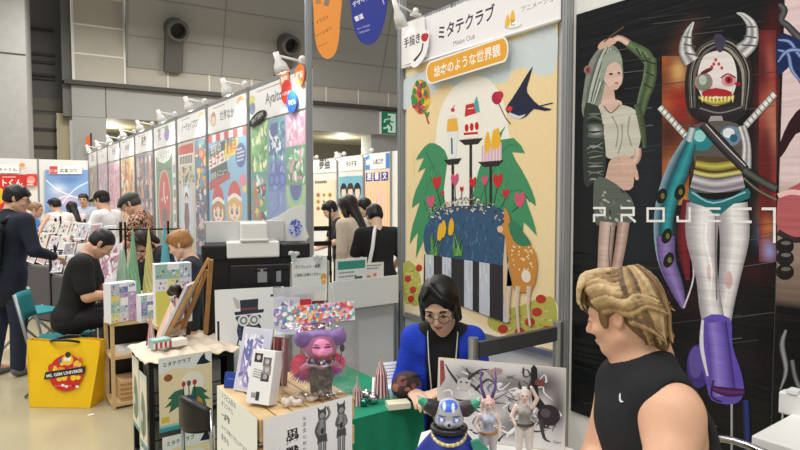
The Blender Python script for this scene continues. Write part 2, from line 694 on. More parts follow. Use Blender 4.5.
# far hall wall, turned a little from the rows
E1 = V((math.sin(R(97)), math.cos(R(97)), 0)); N1 = V((E1.y, -E1.x, 0))
W0 = onY(75, 84.5, 26.0)


def hw(px, py, off=0.0):
    """point of the hall wall's plane pushed off metres towards us"""
    return onpl(px, py, W0 + N1 * off, N1)


def hs(px, off=0.0): return (hw(px, 150, off) - W0).dot(E1)
def hz(py, px=75): return hw(px, py).z


FW = Matrix.Translation((W0.x, W0.y, 0)) @ Matrix((E1, -N1, V((0, 0, 1)))).transposed().to_4x4()   # local x along wall, y away, z up
zl = W0.z                       # ledge height
zo = hz(118, 107)               # lintel
mb = MB(FW)
mb.box((hs(127), 0, zo), (26, 0.5, zl + 2.6))
mb.box((hs(73), -0.02, zo), (hs(127), 0.5, zl + 0.02))
struct(mb.build('wall_back', LOWW))
mb = MB(FW); mb.box((hs(73), 0.0, 0), (hs(107), 0.5, zo)); struct(mb.build('wall_pier', LOWW))
mb = MB(FW); mb.box((hs(66), -0.25, zl - 0.02), (26, 0.02, zl + 0.14)); struct(mb.build('trim_1', DARKT))
mb = MB(FW); mb.box((hs(106.6), -0.03, zo), (hs(107.4), 0.0, zl)); struct(mb.build('trim_2', DARKT))
# upper tiled pier
mb = MB(FW); mb.box((hs(75, .25), -0.25, zl + 0.14), (hs(127, .25), 0.4, zl + 9)); struct(mb.build('wall_tiled', TILE))
mb = MB(FW)
for x_ in (hs(75.6, .27), hs(126.6, .27)): mb.box((x_ - 0.04, -0.28, zl + 0.14), (x_ + 0.04, -0.25, zl + 9))
for py in (57, 28.5, 0, -28): 
    z_ = hz(py, 100); mb.box((hs(75.6, .27), -0.275, z_ - 0.035), (hs(126.6, .27), -0.25, z_ + 0.035))
struct(mb.build('trim_3', GROUT))
mb = MB(FW); mb.box((hs(64), 0.0, zl + 0.14), (hs(73.8), 1.5, zl + 9)); mb.box((hs(64), 0.1, zo), (hs(73.3), 1.5, zl)); struct(mb.build('wall_return', RECS))
# tile strip above the ledge, then the tilted bulkhead with its nozzles
mb = MB(FW); mb.box((hs(127), -0.05, zl + 0.14), (26, 0.4, zl + 1.7)); struct(mb.build('wall_strip', TILE))
mb = MB(FW)
for px in (169, 210, 252, 326, 358, 388): mb.box((hs(px) - 0.035, -0.08, zl + 0.14), (hs(px) + 0.035, -0.05, zl + 1.5))
struct(mb.build('trim_4', GROUT))
zb = hz(68, 135)
TL = Matrix.Rotation(R(22), 4, 'X')
BK = FW @ Matrix.Translation((0, -0.1, zb)) @ TL
mb = MB(BK); mb.box((hs(127.5), 0, 0), (26, 0.6, 9.5)); struct(mb.build('wall_bulkhead', SOFF))
mb = MB(BK)
for z_ in (1.25, 2.75, 4.3): mb.box((hs(127.5), -0.012, z_ - 0.02), (26, 0.0, z_ + 0.02))
for px in (129, 222, 378): mb.box((hs(px) - 0.02, -0.012, 0), (hs(px) + 0.02, 0, 9))
struct(mb.build('trim_5', SOFJ))
for px, py, lab in ((173.5, 55, 'round air nozzle on a grey duct, left of the orange hanging sign'), (281, 66, 'round air nozzle on a grey duct, between the two hanging signs')):
    x_ = hs(px)
    base = BK @ V((x_, 0, 0))
    t = thing('air_nozzle', lab, 'air nozzle', base, 0, 'jet nozzles on the hall wall')
    m = MB(BK); m.box((x_ - 0.36, -0.3, -0.02), (x_ + 0.36, -0.002, 1.75)); m.build('duct', DUCT, t, bevel=0.05)
    m = MB(BK)
    m.lathe([(0.30, 0), (0.43, 0.0), (0.43, 0.75), (0.38, 0.8), (0.31, 0.8), (0.29, 0.25), (0.0, 0.25)], (x_ + 0.02, -0.05, 1.75), (0.05, -1, 0.0), 28)
    m.build('nozzle', DUCT, t, smooth=False)
    m = MB(BK); m.lathe([(0.0, 0.3), (0.29, 0.3), (0.29, 0.32)], (x_ + 0.02, -0.05, 1.75), (0.05, -1, 0.0), 28); m.build('nozzle_mouth', BLACKP, t)

# recess with louvres between the pier and the concrete column
mb = MB(FW); mb.box((hs(10), 1.5, zo), (hs(66), 1.8, zl + 9)); struct(mb.build('wall_recess', RECS))
mb = MB(FW)
for py in (24, 50, 58, 71, 75): mb.box((hs(25), 1.40, hz(py) - 0.05), (hs(56), 1.5, hz(py) + 0.05))
struct(mb.build('trim_6', DARKT))
mb = MB(FW); mb.box((hs(12), 1.45, hz(108)), (hs(66), 1.5, hz(95))); mb.box((hs(12), 1.2, 0.0), (hs(56), 1.5, hz(112.5))); struct(mb.build('wall_recess_lower', mat('recess_lower', (118, 114, 104), 0.8)))
mb = MB(FW); mb.box((hs(57), 0.6, 0), (hs(70), 1.4, hz(112))); struct(mb.build('wall_recess_side', OLIVE))
mb = MB(FW)
for py in (128, 146): mb.box((hs(12), 1.15, hz(py) - 0.06), (hs(57), 1.2, hz(py) + 0.06))
struct(mb.build('trim_7', DARKT))
# concrete column in front
mb = MB(FW); mb.box((hs(-80), -3.4, 0), (hs(28.5, 3.4), -0.6, 16)); struct(mb.build('wall_column', CONC))
mb = MB(FW); mb.box((hs(-80), -3.42, hz(78) - 0.02), (hs(28.5, 3.4), -3.4, hz(78) + 0.02)); struct(mb.build('trim_8', DARKT))

# corridor behind the lintel
mb = MB(FW); mb.box((hs(107), 0.5, zo), (26, 6, zo + 0.3)); struct(mb.build('ceiling', OLIVE))
mb = MB(FW); mb.box((hs(107), 6, 0), (26, 6.3, zo)); struct(mb.build('wall_corridor', mat('corridor_back', (104, 100, 86), 0.8)))
mb = MB(FW); mb.box((hs(374), 0.3, 0), (hs(402), 1.5, zo)); struct(mb.build('wall_pillar', LOWW))
LAMPW = mat('lamp_glow', (255, 250, 235), 0.5, emit=(255, 248, 230), estr=9)
for px, py, lab in ((110, 126.5, 'small round ceiling lamp lit in the corridor above the far left booths'), (342, 137.5, 'small round ceiling lamp lit in the corridor left of the exit sign')):
    p = onpl(px, py, (0, 0, zo - 0.01), V((0, 0, 1)))
    m = MB(); m.lathe([(0.30, 0.0), (0.27, -0.05), (0.0, -0.05)], (p.x, p.y, zo + 0.01), n=20)
    o = tag(m.build('corridor_lamp', LAMPW), lab, 'ceiling lamp', 'lamps of the corridor')
    l = bpy.data.lights.new('corridor_light', 'POINT'); l.energy = 130; l.shadow_soft_size = .25; l.color = (1, .96, .86); lo_ = bpy.data.objects.new('corridor_light', l); C.objects.link(lo_); lo_.parent = o; lo_.location = (0, 0, -.5)

# emergency exit sign
t = thing('exit_sign', 'green and white emergency exit sign with a running figure on the far wall', 'exit sign', hw(389, 131, 0.05))
EX0 = hw(381.5, 133.5, 0.25); EX1 = hw(396.5, 134.0, 0.25); EXT = hw(381.5, 111.5, 0.25)
EXU = E1 * (hs(396.5) - hs(381.5)); EXW = V((0, 0, EXT.z - EX0.z))
m = MB(); m.prism([EX0, EX0 + EXU, EX0 + EXU + EXW, EX0 + EXW], N1 * -0.25); m.build('sign_box', WHITEP, t)
a = sheet(EX0 + N1 * 0.002, EXU, EXW, 10, 15)
a.rect(0, 0, 10, 15, (18, 120, 84)); a.poly([(4.2, 1), (9.3, 1), (9.3, 14), (4.2, 14)], (214, 240, 226))
a.ell(5.2, 11.7, 1.0, 1.1, (18, 120, 84)); a.rib([(4.6, 10.2), (4.4, 7.6), (5.0, 6.0)], 2.2, (18, 120, 84))
a.rib([(4.8, 6.3), (6.6, 5.0), (6.2, 2.4)], 1.1, (18, 120, 84)); a.rib([(4.7, 6.3), (3.4, 4.4), (1.2, 3.6)], 1.1, (214, 240, 226))
a.rib([(5.0, 9.8), (6.6, 8.2), (8, 8.8)], 0.9, (18, 120, 84)); a.rib([(4.2, 9.8), (2.4, 9.6), (2.0, 7.6)], 0.9, (214, 240, 226))
a.build('sign_face', PRINT, t)

# =================================================================== BOOTH PARTITIONS
mb = MB()
mb.box((XW, -1.2, 0.02), (XW + 0.03, BND[1], PTOP)); mb.box((XW, BND[2], 0.02), (XW + 0.03, BND[11], PTOP))
struct(mb.build('wall_right', WHITE))


def post(x, y, z1, n, lab=None):
    m = MB()
    m.lathe([(0.024, 0.0), (0.024, z1)], (x, y, 0), n=8)
    for k in range(8):
        a_ = math.pi / 8 + k * math.pi / 4
        m.cbox((x + 0.021 * math.cos(a_), y + 0.021 * math.sin(a_), z1 / 2 + 0.002), (0.009, 0.009, z1 - 0.004))
    return struct(m.build('trim_%d' % n, ALU))


for k in range(0, 12):
    post(XW - 0.005, BND[k], 3.9 if k in (1, 2) else PTOP + 0.02, 10 + k)
mb = MB()
for y0, y1 in ((-1.2, BND[1]), (BND[2], BND[11])): mb.box((XW - 0.012, y0, PTOP - 0.015), (XW + 0.034, y1, PTOP + 0.02))
struct(mb.build('trim_25', ALU))

# half-height wing with metal rail between the two near booths
def wing(y, x0, x1, top, name, lab, solid):
    t = thing(name, lab, 'partition', (x0, y, 0))
    for x_ in (x0, x1):
        m = MB(); m.lathe([(0.02, 0), (0.02, top + 0.015)], (x_, y, 0), n=12); m.build('post', ALU, t)
    m = MB(); m.box((x0 + 0.02, y - 0.013, top - 0.065), (x1 - 0.02, y + 0.013, top - 0.005))
    m.build('rail', mat('anodised_rail', (96, 98, 100), 0.4, 0.5) if not solid else ALU, t)
    m = MB(); m.box((x0 + 0.02, y - 0.008, 0.08), (x1 - 0.02, y + 0.008, top - 0.065 if solid else top - 0.36)); m.build('panel', WHITE, t)
    if not solid:
        m = MB(); m.box((x0 + 0.02, y - 0.013, top - 0.36), (x1 - 0.02, y + 0.013, top - 0.32)); m.build('lower_rail', ALU, t)
    return t


wing(BND[0], 1.505, XW - 0.05, 1.055, 'low_partition', 'low open metal frame partition beside the seated woman, meeting the wall left of the black poster', False)
wing(BND[1] + 0.005, 1.30, XW - 0.05, 1.03, 'low_partition', 'low white partition carrying the leaflet holder, behind the bagged figure', True)

# second row across the cross aisle
X2 = 7.2
mb = MB(); mb.box((X2, 6.4, 0.02), (X2 + 0.03, 17.0, PTOP)); struct(mb.build('wall_across', WHITE))
Y2 = [onX(px, 180, X2).y for px in (311.5, 338, 364.5, 391.5)]
for i, y_ in enumerate(Y2): post(X2 - 0.01, y_, PTOP + 0.02, 30 + i)
# far row facing us, turned with the hall wall
E2 = E1; N2 = N1
F0 = onY(20, 163, 20.3)
def fr(px, py, off=0.0): return onpl(px, py, F0 + N2 * off, N2)
a0, a1 = fr(-60, 180), fr(92, 180)
mb = MB(); mb.prism([(a0.x, a0.y, 0.02), (a1.x, a1.y, 0.02), (a1.x, a1.y, 2.75), (a0.x, a0.y, 2.75)], N2 * -0.04); struct(mb.build('wall_far', WHITE))
p_ = fr(38.5, 180); post(p_.x, p_.y, 2.77, 40)

# =================================================================== POSTERS ON THE NEAR WALL
XP = XW - 0.010
NX = V((-1, 0, 0))


def wallart(x=XP, step=0.00001):
    return Art(lambda px, py: onX(px, py, x), NX, step)


def wquad(x, y0, y1, z0, z1):
    """y0 far (picture left) .. y1 near"""
    return [V((x, y0, z0)), V((x, y1, z0)), V((x, y1, z1)), V((x, y0, z1))]


def blobs(base, bl):
    def fn(u, v):
        c = list(base)
        for bu, bv, ru, rv, cc, st in bl:
            g = st * math.exp(-(((u - bu) / ru) ** 2 + ((v - bv) / rv) ** 2))
            c = [c[i] * (1 - g) + cc[i] * g for i in range(3)]
        return [max(0, min(255, q)) for q in c]
    return fn


# ---- black vinyl poster with the two figures
XP = XP
yl, yr = onX(573.5, 210, XP).y, onX(776.5, 225, XP).y
zt, zbm = onX(575.5, 15, XP).z, onX(571.5, 411, XP).z
a = wallart()
slab(a, wquad(XP, yl, yr, zbm, zt), 0.003, (16, 16, 18))
g = Art(lambda u, v: V((XP, yl + (yr - yl) * u, zbm + (zt - zbm) * v)), NX)
rn = random.Random(3)
bl = [(0.62, 0.80, .05, .05, (190, 100, 45), .9), (0.60, 0.73, .05, .05, (205, 150, 70), .8), (0.64, 0.67, .04, .05, (150, 40, 30), .9), (0.60, 0.62, .05, .04, (170, 90, 50), .7),
      (0.57, 0.86, .06, .04, (120, 60, 35), .6), (0.63, 0.9, .05, .03, (90, 50, 40), .6), (0.56, 0.56, .03, .05, (110, 40, 45), .5), (0.96, 0.74, .05, .07, (150, 42, 40), .9), (0.97, 0.62, .05, .06, (130, 70, 55), .8), (0.965, .52, .04, .03, (180, 110, 70), .8), (0.97, 0.86, .04, .06, (90, 20, 25), .7),
      (0.97, 0.48, .04, .03, (130, 150, 210), .9), (0.9, 0.4, .1, .02, (75, 20, 22), .6), (.62, .33, .2, .03, (50, 30, 32), .7), (.42, .6, .12, .2, (44, 52, 60), .6), (.36, .42, .12, .08, (34, 44, 52), .6), (.8, .22, .15, .03, (40, 30, 34), .7), (.55, .47, .02, .03, (205, 150, 170), .6),
      (.1, .5, .06, .3, (30, 34, 38), .5)]
g.field(0.004, 0.004, 0.996, 0.996, 56, 60, blobs((19, 19, 21), bl))
a.v += []
a.k = 3
for x0, x1, y0, y1, seed in ((662, 689, 56, 205, 1), (759, 776, 30, 262, 2)):
    r2 = random.Random(seed)
    def bar(u, v, x0=x0, r2=r2):
        q = blobs((112, 58, 40) if x0 < 700 else (104, 34, 36), BB)(u, v)
        return q
    BB = [(r2.random(), r2.random(), .35, .10, r2.choice([(206, 140, 70), (150, 40, 32), (226, 190, 120), (60, 36, 30), (180, 90, 50)] if x0 < 700 else [(150, 46, 48), (170, 60, 56), (70, 26, 30), (190, 120, 96)]), .85) for _ in range(16)]
    if x0 > 700: BB.append((.6, .95, .5, .05, (150, 160, 220), .95)); BB.append((.6, .85, .5, .05, (190, 120, 70), .9))
    a.field(x0, y0, x1, y1, 8, 40, bar)
for i in range(44):   # grey streaks painted in for the shine of the vinyl film
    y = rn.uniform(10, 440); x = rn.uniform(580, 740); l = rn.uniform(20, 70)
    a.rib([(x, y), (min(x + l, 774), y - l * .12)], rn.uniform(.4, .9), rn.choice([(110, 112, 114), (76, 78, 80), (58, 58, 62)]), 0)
sk = [(150, 120, 105), (226, 196, 180), (200, 165, 150)]
# left figure
a.poly([(606, 44), (596, 52), (588, 66), (584, 88), (582, 112), (590, 126), (600, 118), (606, 96), (622, 84), (622, 60), (617, 48)], (128, 136, 126), 3)
for i in range(9):
    a.rib([(604 + i, 46 + i * .3), (596 + i * 1.6, 62), (588 + i * 1.5, 90), (585 + i * 1.2, 112 - i)], [1, 2.2, 2, .8], rn.choice([(176, 184, 172), (104, 112, 104), (204, 208, 198), (84, 92, 86)]))
a.poly([(604, 62), (612, 58), (620, 64), (622.5, 76), (621, 84), (616, 90), (608, 86), (603, 76)], (214, 184, 170), 3)
a.poly([(603, 58), (612, 50), (621, 56), (622, 66), (616, 62), (608, 66), (605, 76), (600, 82)], (150, 158, 146), 3)
a.ell(611, 74, 2.2, 1.0, (50, 44, 48)); a.ell(619, 73, 1.7, .9, (50, 44, 48)); a.ell(616.5, 83, 2.0, .8, (170, 70, 70))
a.ell(588, 70, 4, 4.6, (150, 104, 96)); a.ell(588, 70, 2, 2.6, (96, 62, 60))
a.poly([(605, 84), (614, 90), (616, 104), (600, 108)], (206, 176, 160))
a.poly([(598, 108), (606, 103), (618, 104), (632, 108), (641, 116), (642, 128), (638, 150), (628, 158), (608, 158), (600, 140)], (198, 196, 182), 3)
a.poly([(601, 105), (612, 112), (622, 104), (618, 100), (606, 100)], (212, 182, 166), 3); a.rib([(604, 106), (611, 113), (620, 105)], .9, (60, 50, 45))
for q in ([(612, 116), (618, 130), (616, 148)], [(630, 116), (628, 132), (632, 146)], [(622, 124), (622, 140), (618, 154)]): a.rib(q, 1.4, (150, 150, 140))
# raised arm: jacket sleeve and skin
a.rib([(608, 46), (618, 38), (630, 44)], [4, 6, 7], sk); a.poly([(598, 46), (604, 40), (613, 38), (616, 43), (606, 47), (600, 50)], (206, 170, 152), 3)
a.rib([(604, 42), (615, 33), (624, 27)], 1.5, (100, 70, 66))
a.rib([(628, 44), (644, 54), (652, 66)], [8, 13, 12], [(66, 84, 56), (112, 132, 96), (54, 66, 44)])
a.rib([(651, 58), (650, 78), (644, 98), (640, 116)], [12, 14, 12, 9], [(40, 52, 34), (96, 116, 82), (60, 76, 50), (110, 126, 98)])
for q in ([(636, 48), (641, 56)], [(642, 52), (648, 62)], [(646, 72), (654, 76)], [(644, 84), (652, 88)], [(642, 60), (656, 64)]): a.rib(q, 1.6, (44, 56, 38), 0)
a.rib([(637, 104), (642, 124), (645, 148)], [6, 7, 4], [(54, 64, 46), (92, 104, 78)])
# jacket, hand, shorts, legs
a.poly([(584, 110), (592, 104), (600, 110), (604, 134), (606, 156), (604, 176), (594, 182), (584, 182)], (52, 60, 54), 3)
a.field(588, 124, 604, 138, 6, 6, blobs((60, 66, 62), [(.5, .5, .4, .4, (205, 208, 206), .9)]))  # white glare on the jacket, painted into the colour field
for i in range(16):
    y = 114 + i * 4.4; a.rib([(586 + rn.random() * 4, y), (594, y + rn.uniform(-4, 4)), (603, y + rn.uniform(-3, 3))], [.6, rn.uniform(1, 2.4), .6], rn.choice([(104, 112, 106), (30, 36, 32), (140, 146, 142), (74, 84, 74)]))
a.rib([(638, 148), (637, 158), (628, 168), (618, 176)], [7, 8, 8, 7], sk)
a.poly([(612, 158), (606, 176), (604, 186), (630, 190), (634, 176), (630, 158)], (204, 172, 156), 3)
a.poly([(622, 155), (630, 156), (636, 166), (639, 178), (636, 180), (632, 172), (631, 178), (627, 171), (625, 176), (621, 166)], (210, 176, 158), 2)
a.poly([(594, 182), (606, 178), (626, 192), (634, 204), (632, 222), (612, 226), (596, 224)], (92, 98, 92), 2)
for i in range(22):
    x, y = rn.uniform(597, 630), rn.uniform(186, 222); a.ell(x, y, rn.uniform(1, 3), rn.uniform(.6, 1.6), rn.choice([(150, 154, 146), (60, 64, 60), (120, 118, 112), (180, 182, 176)]), rn.uniform(0, 90))
a.rib([(608, 222), (606, 244), (604, 275)], [16, 15, 13], [(130, 108, 100), (216, 190, 178), (170, 142, 132)])
a.rib([(624, 222), (621, 244), (616, 272)], [12, 11, 10], [(150, 122, 112), (206, 176, 164), (140, 112, 104)])
a.rib([(611, 226), (609, 250), (610, 270)], .8, (84, 60, 60))

# central horned figure
hairc = [(34, 32, 32), (96, 94, 90), (48, 46, 46), (150, 146, 134), (40, 38, 38)]
a.poly([(718, 36), (738, 42), (750, 58), (753, 84), (748, 110), (736, 120), (700, 120), (688, 110), (685, 84), (690, 58), (702, 42)], (38, 35, 36), 4)
for i in range(7):
    f = i / 6
    a.rib([(716, 38 + f * 8), (700 - f * -4, 48 + f * 6), (690 + f * 5, 74), (690 + f * 5, 108)], [1.4, 3, 3, 1.4], hairc[i % 5]); a.rib([(720, 38 + f * 8), (736 - f * 4, 46 + f * 6), (749 - f * 6, 72), (746 - f * 4, 110)], [1.4, 3, 3, 1.4], hairc[(i + 2) % 5])
a.poly([(712, 52), (724, 51), (733, 58), (737, 74), (735, 90), (727, 102), (716, 106), (706, 102), (699, 90), (698, 74), (703, 58)], (226, 218, 218), 4)
a.poly([(714, 36), (720, 34), (726, 40), (722, 52), (717, 50)], (64, 60, 84), 2)
a.ell(704, 82, 9, 9.5, (176, 124, 124)); a.ell(704, 82, 7.5, 8.5, (120, 132, 118)); a.ell(703, 80, 4, 5, (178, 186, 176)); a.ell(707, 71, 7, 2, (92, 40, 48), -25)
a.ell(729, 81, 7.5, 5.5, (206, 150, 156)); a.ell(729, 80, 4, 4, (176, 40, 66)); a.ell(729, 80, 1.6, 1.8, (40, 14, 22)); a.rib([(721, 78), (728, 74), (736, 78)], 1.5, (120, 30, 44)); a.ell(738, 84, 3, 2, (150, 30, 50))
for x, y in ((716, 60), (714, 64), (719, 64), (722, 68), (712, 67)): a.ell(x, y, 1.5, 1.8, (180, 60, 72))
a.poly([(702, 92), (716, 88), (732, 92), (728, 98), (716, 96), (706, 99)], (170, 40, 44), 2)
a.rib([(699, 97), (708, 101), (718, 102), (728, 100), (734, 95)], [3, 6, 7, 6, 3], [(70, 60, 20), (206, 190, 84), (90, 80, 30)])
for i in range(9): a.poly([(701 + i * 3.8, 97), (704 + i * 3.8, 96), (702.6 + i * 3.8, 103)], (232, 222, 150))
a.poly([(700, 105), (716, 108), (738, 104), (744, 110), (728, 117), (712, 118), (698, 112)], (44, 40, 44), 2); a.rib([(700, 108), (720, 113), (742, 107)], 1.4, (130, 122, 128))
silver = [(74, 74, 78), (210, 210, 212), (120, 120, 124), (232, 232, 234), (92, 92, 96)]
a.rib([(692, 62), (686, 50), (688, 34), (694, 22)], [17, 15, 9, 2], silver); a.rib([(741, 52), (751, 42), (752, 26), (744, 16), (737, 13)], [17, 15, 11, 6, 1.5], silver)
for q in ([(684, 44), (696, 47)], [(685, 53), (700, 56)], [(684, 37), (694, 38)], [(744, 36), (757, 38)], [(742, 45), (758, 46)], [(746, 27), (756, 27)]): a.rib(q, 1.6, (84, 84, 90), 0)
for p, q in (((660, 107), (689, 139)), ((775, 94), (744, 128))):
    a.rib([p, q], 6.4, [(150, 150, 150), (240, 240, 238), (170, 170, 170)], 0)
    for t in (.1, .22, .34, .46, .58, .7, .82):
        x, y = p[0] + (q[0] - p[0]) * t, p[1] + (q[1] - p[1]) * t; dx = 2.6 if q[0] > p[0] else -2.6; a.rib([(x + dx, y - 2.6), (x - dx * .6, y + 2.6)], 1.0, (90, 90, 92), 0)
    a.ell(q[0], q[1], 4.5, 3.5, (40, 38, 44), 40)
a.poly([(711, 116), (722, 116), (726, 128), (706, 128)], (160, 160, 164))
a.poly([(692, 128), (706, 122), (726, 121), (740, 126), (744, 144), (740, 162), (738, 178), (744, 190), (694, 192), (696, 170), (692, 148)], (92, 86, 84), 3)
a.ell(702, 139, 12, 12, (40, 128, 136)); a.ell(700, 136, 6, 6, (150, 208, 210)); a.ell(731, 136, 11, 10, (110, 136, 156)); a.ell(729, 133, 6, 5, (226, 232, 236)); a.ell(734, 138, 4, 4, (36, 92, 120))
a.rib([(742, 126), (747, 145), (746, 168)], [9, 9, 12], silver); a.rib([(693, 128), (688, 146), (684, 168)], [7, 9, 8], [(60, 120, 124), (206, 214, 214), (70, 130, 140)])
a.poly([(696, 156), (740, 158), (740, 176), (696, 176)], (86, 66, 40), 1); a.rib([(696, 164), (716, 167), (740, 163)], [8, 9, 8], [(112, 96, 40), (202, 190, 90), (90, 70, 40)]); a.rib([(694, 172), (714, 176), (742, 172)], 5, [(150, 140, 60), (216, 208, 130), (96, 90, 70)])
a.rib([(692, 181), (716, 186), (744, 181)], [13, 13, 13], [(110, 110, 128), (214, 208, 214), (120, 116, 130), (180, 176, 190)])
a.rib([(703, 124), (722, 144), (746, 170)], [10, 12, 9], [(18, 18, 20), (70, 68, 70), (20, 20, 22)]); a.rib([(706, 124), (726, 146), (746, 166)], 1, (206, 206, 206))
a.rib([(744, 170), (760, 180), (777, 189)], [9, 8, 9], [(20, 20, 22), (96, 96, 90), (24, 24, 26)]); a.rib([(744, 178), (758, 190), (777, 200)], 2, (110, 112, 100))
# cape arm, teal running into violet
a.rib([(690, 142), (680, 166), (670, 192), (664, 222), (666, 256), (676, 284), (683, 306)], [14, 22, 22, 20, 18, 15, 5], [(30, 62, 74), (52, 156, 164), (24, 76, 92), (140, 170, 186)])
a.rib([(666, 236), (668, 262), (678, 290), (684, 308)], [19, 17, 13, 4], [(84, 66, 120), (150, 128, 190), (92, 70, 130)])
a.rib([(688, 200), (684, 240), (688, 280)], [10, 13, 5], [(96, 26, 34), (124, 36, 44), (84, 24, 34)]); a.rib([(692, 196), (690, 240), (694, 276), (684, 308)], 1.6, (220, 206, 220))
for x, y in ((667, 236), (669, 260), (662, 196), (680, 192)): a.ell(x, y, 5, 8, (26, 30, 24), 20); a.ell(x + 1, y, 2, 3, (110, 112, 60))
# hips, legs, shoes
leg = [(136, 132, 136), (224, 220, 222), (240, 238, 238), (188, 182, 186), (150, 146, 152)]
a.rib([(732, 204), (735, 236), (730, 276), (724, 310), (720, 350)], [32, 30, 22, 19, 15], leg); a.rib([(704, 204), (702, 236), (707, 276), (712, 312), (722, 356)], [34, 32, 22, 23, 20], leg)
a.field(704, 262, 718, 292, 6, 6, blobs((226, 218, 218), [(.5, .4, .35, .3, (206, 160, 160), .6)])) if False else None
a.ell(711, 272, 4, 9, (222, 196, 196)); a.ell(729, 280, 4, 9, (212, 178, 178))
a.poly([(690, 188), (702, 197), (716, 200), (734, 196), (748, 188), (750, 198), (734, 204), (724, 212), (716, 216), (708, 208), (696, 204), (689, 200)], (40, 110, 118), 2); a.rib([(692, 192), (714, 203), (746, 192)], 1.6, (140, 200, 204))
a.rib([(708, 212), (706, 240), (712, 270), (710, 300)], [1.5, 3, 2, 1], (248, 248, 248)); a.rib([(716, 214), (716, 250), (717, 300)], 1.4, (120, 112, 118))
vio = [(58, 44, 120), (118, 98, 196), (150, 130, 214), (84, 66, 160)]
a.ell(699, 366, 12, 22, (66, 52, 128)); a.ell(696, 362, 7, 16, (96, 80, 160))
a.poly([(704, 318), (730, 318), (733, 346), (742, 374), (744, 394), (734, 404), (712, 400), (706, 380), (700, 356)], (98, 80, 178), 3)
a.rib([(716, 322), (720, 352), (724, 396)], [22, 22, 26], vio)
a.rib([(712, 388), (728, 392), (745, 392)], [5, 9, 6], [(34, 18, 44), (104, 44, 116), (30, 16, 40)]); a.rib([(714, 380), (712, 396), (722, 402)], 2, (52, 30, 66)); a.rib([(703, 320), (702, 346), (708, 376)], [2.5, 4, 2], (226, 222, 234))
a.rib([(732, 404), (732, 450)], 2.2, (170, 172, 176), 0); a.rib([(746, 400), (748, 450)], 7, [(24, 30, 70), (44, 60, 130), (20, 26, 60)], 0)
# PROJECT
W_ = (238, 238, 236)
def let(strokes, w=2.3):
    for q in strokes: a.rib(q, w, W_, 0)
let([[(594.5, 222), (594.5, 214)], [(593.5, 208), (606, 208)], [(605, 207), (605, 216)], [(606, 215), (593.5, 215)]])
let([[(622, 222), (622, 214)], [(621, 208), (635, 208)], [(634, 207), (634, 215)], [(635, 215), (621, 215)], [(628, 215), (636, 222)]])
let([[(647, 208.5), (664, 208.5)], [(648, 207.4), (648, 222)], [(664, 207.4), (664, 222)], [(647, 221), (664, 221)]])
let([[(690, 207), (690, 222)], [(691, 221), (677, 221)], [(678, 222), (678, 216)]])
let([[(706, 208.5), (721, 208.5)], [(706, 214.8), (720, 214.8)], [(706, 221), (721, 221)], [(707, 207.5), (707, 222)]])
let([[(732, 208.7), (752, 208.7)], [(733, 207.5), (733, 222.8)], [(732, 221.8), (752, 221.8)]], 2.7)
let([[(762, 208.8), (776.3, 208.8)], [(774.8, 207.6), (774.8, 243)]], 2.7)
b_ = len(g.v); 
a.f = [list(f) for f in a.f]; off_ = len(a.v); a.v += g.v; a.c += g.c; a.f += [[i + off_ for i in f] for f in g.f]
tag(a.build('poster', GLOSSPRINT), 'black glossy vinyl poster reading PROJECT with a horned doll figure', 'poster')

# ---- second poster at the right edge
XP2 = XP - 0.001
y2l, y2r = onX(777.4, 225, XP2).y, onX(777.4, 225, XP2).y - 0.79
z2t, z2b = zt, zbm
a = wallart(XP2)
slab(a, wquad(XP2, y2l, y2r, z2b, z2t), 0.003, (60, 56, 58))
g = Art(lambda u, v: V((XP2, y2l + (y2r - y2l) * u, z2b + (z2t - z2b) * v)), NX)
def p2bg(u, v):
    if v > 0.56: return (222 - 10 * u, 200 - 12 * u, 202 - 6 * u)
    if v > 0.34: return (110 + 80 * (v - .34) / .22, 92 + 80 * (v - .34) / .22, 80 + 80 * (v - .34) / .22)
    return (26, 26, 28)
g.field(0.002, 0.002, 0.998, 0.998, 24, 50, p2bg)
a.k = 3
a.rib([(779, 4), (784, 10), (781, 20), (788, 26), (800, 38), (815, 44)], [5, 8, 7, 7, 8, 8], [(24, 24, 26), (96, 96, 100), (20, 20, 22)])
a.poly([(777.6, 36), (792, 36), (806, 44), (830, 50), (830, 92), (800, 84), (790, 66), (777.6, 76)], (24, 40, 86), 2)
for q in ([(778, 40), (790, 42), (800, 56), (815, 66)], [(778, 50), (788, 54), (792, 70), (803, 84)], [(778, 62), (786, 52), (798, 50), (815, 56)]): a.rib(q, [2, 4, 4, 2], [(30, 46, 110), (150, 172, 222), (40, 62, 130)])
a.poly([(777.6, 152), (784, 132), (796, 112), (815, 100), (815, 124), (796, 134), (786, 150), (778, 160)], (46, 20, 26), 2)
a.poly([(777.6, 200), (790, 188), (815, 182), (815, 236), (790, 238), (777.6, 234)], (182, 96, 100), 2); a.rib([(778, 196), (792, 192), (815, 196)], 5, (232, 190, 190)); a.rib([(778, 232), (795, 240), (815, 236)], 6, (54, 40, 46))
for i, y in enumerate((246, 258, 272)): a.ell(785, y, 9, 8, (30, 28, 30)); a.ell(786, y - 3, 5, 2, (110, 108, 106))
a.rib([(786, 330), (782, 345), (786, 370), (780, 390)], [3, 6, 5, 2], [(60, 60, 62), (160, 160, 162), (40, 40, 42)]); a.rib([(792, 360), (796, 380), (806, 400)], 5, [(50, 50, 52), (130, 130, 132), (30, 30, 32)])
off_ = len(a.v); a.v += g.v; a.c += g.c; a.f += [[i + off_ for i in f] for f in g.f]
tag(a.build('poster', GLOSSPRINT), 'pale pink and black poster cut off by the right edge of the picture', 'poster')

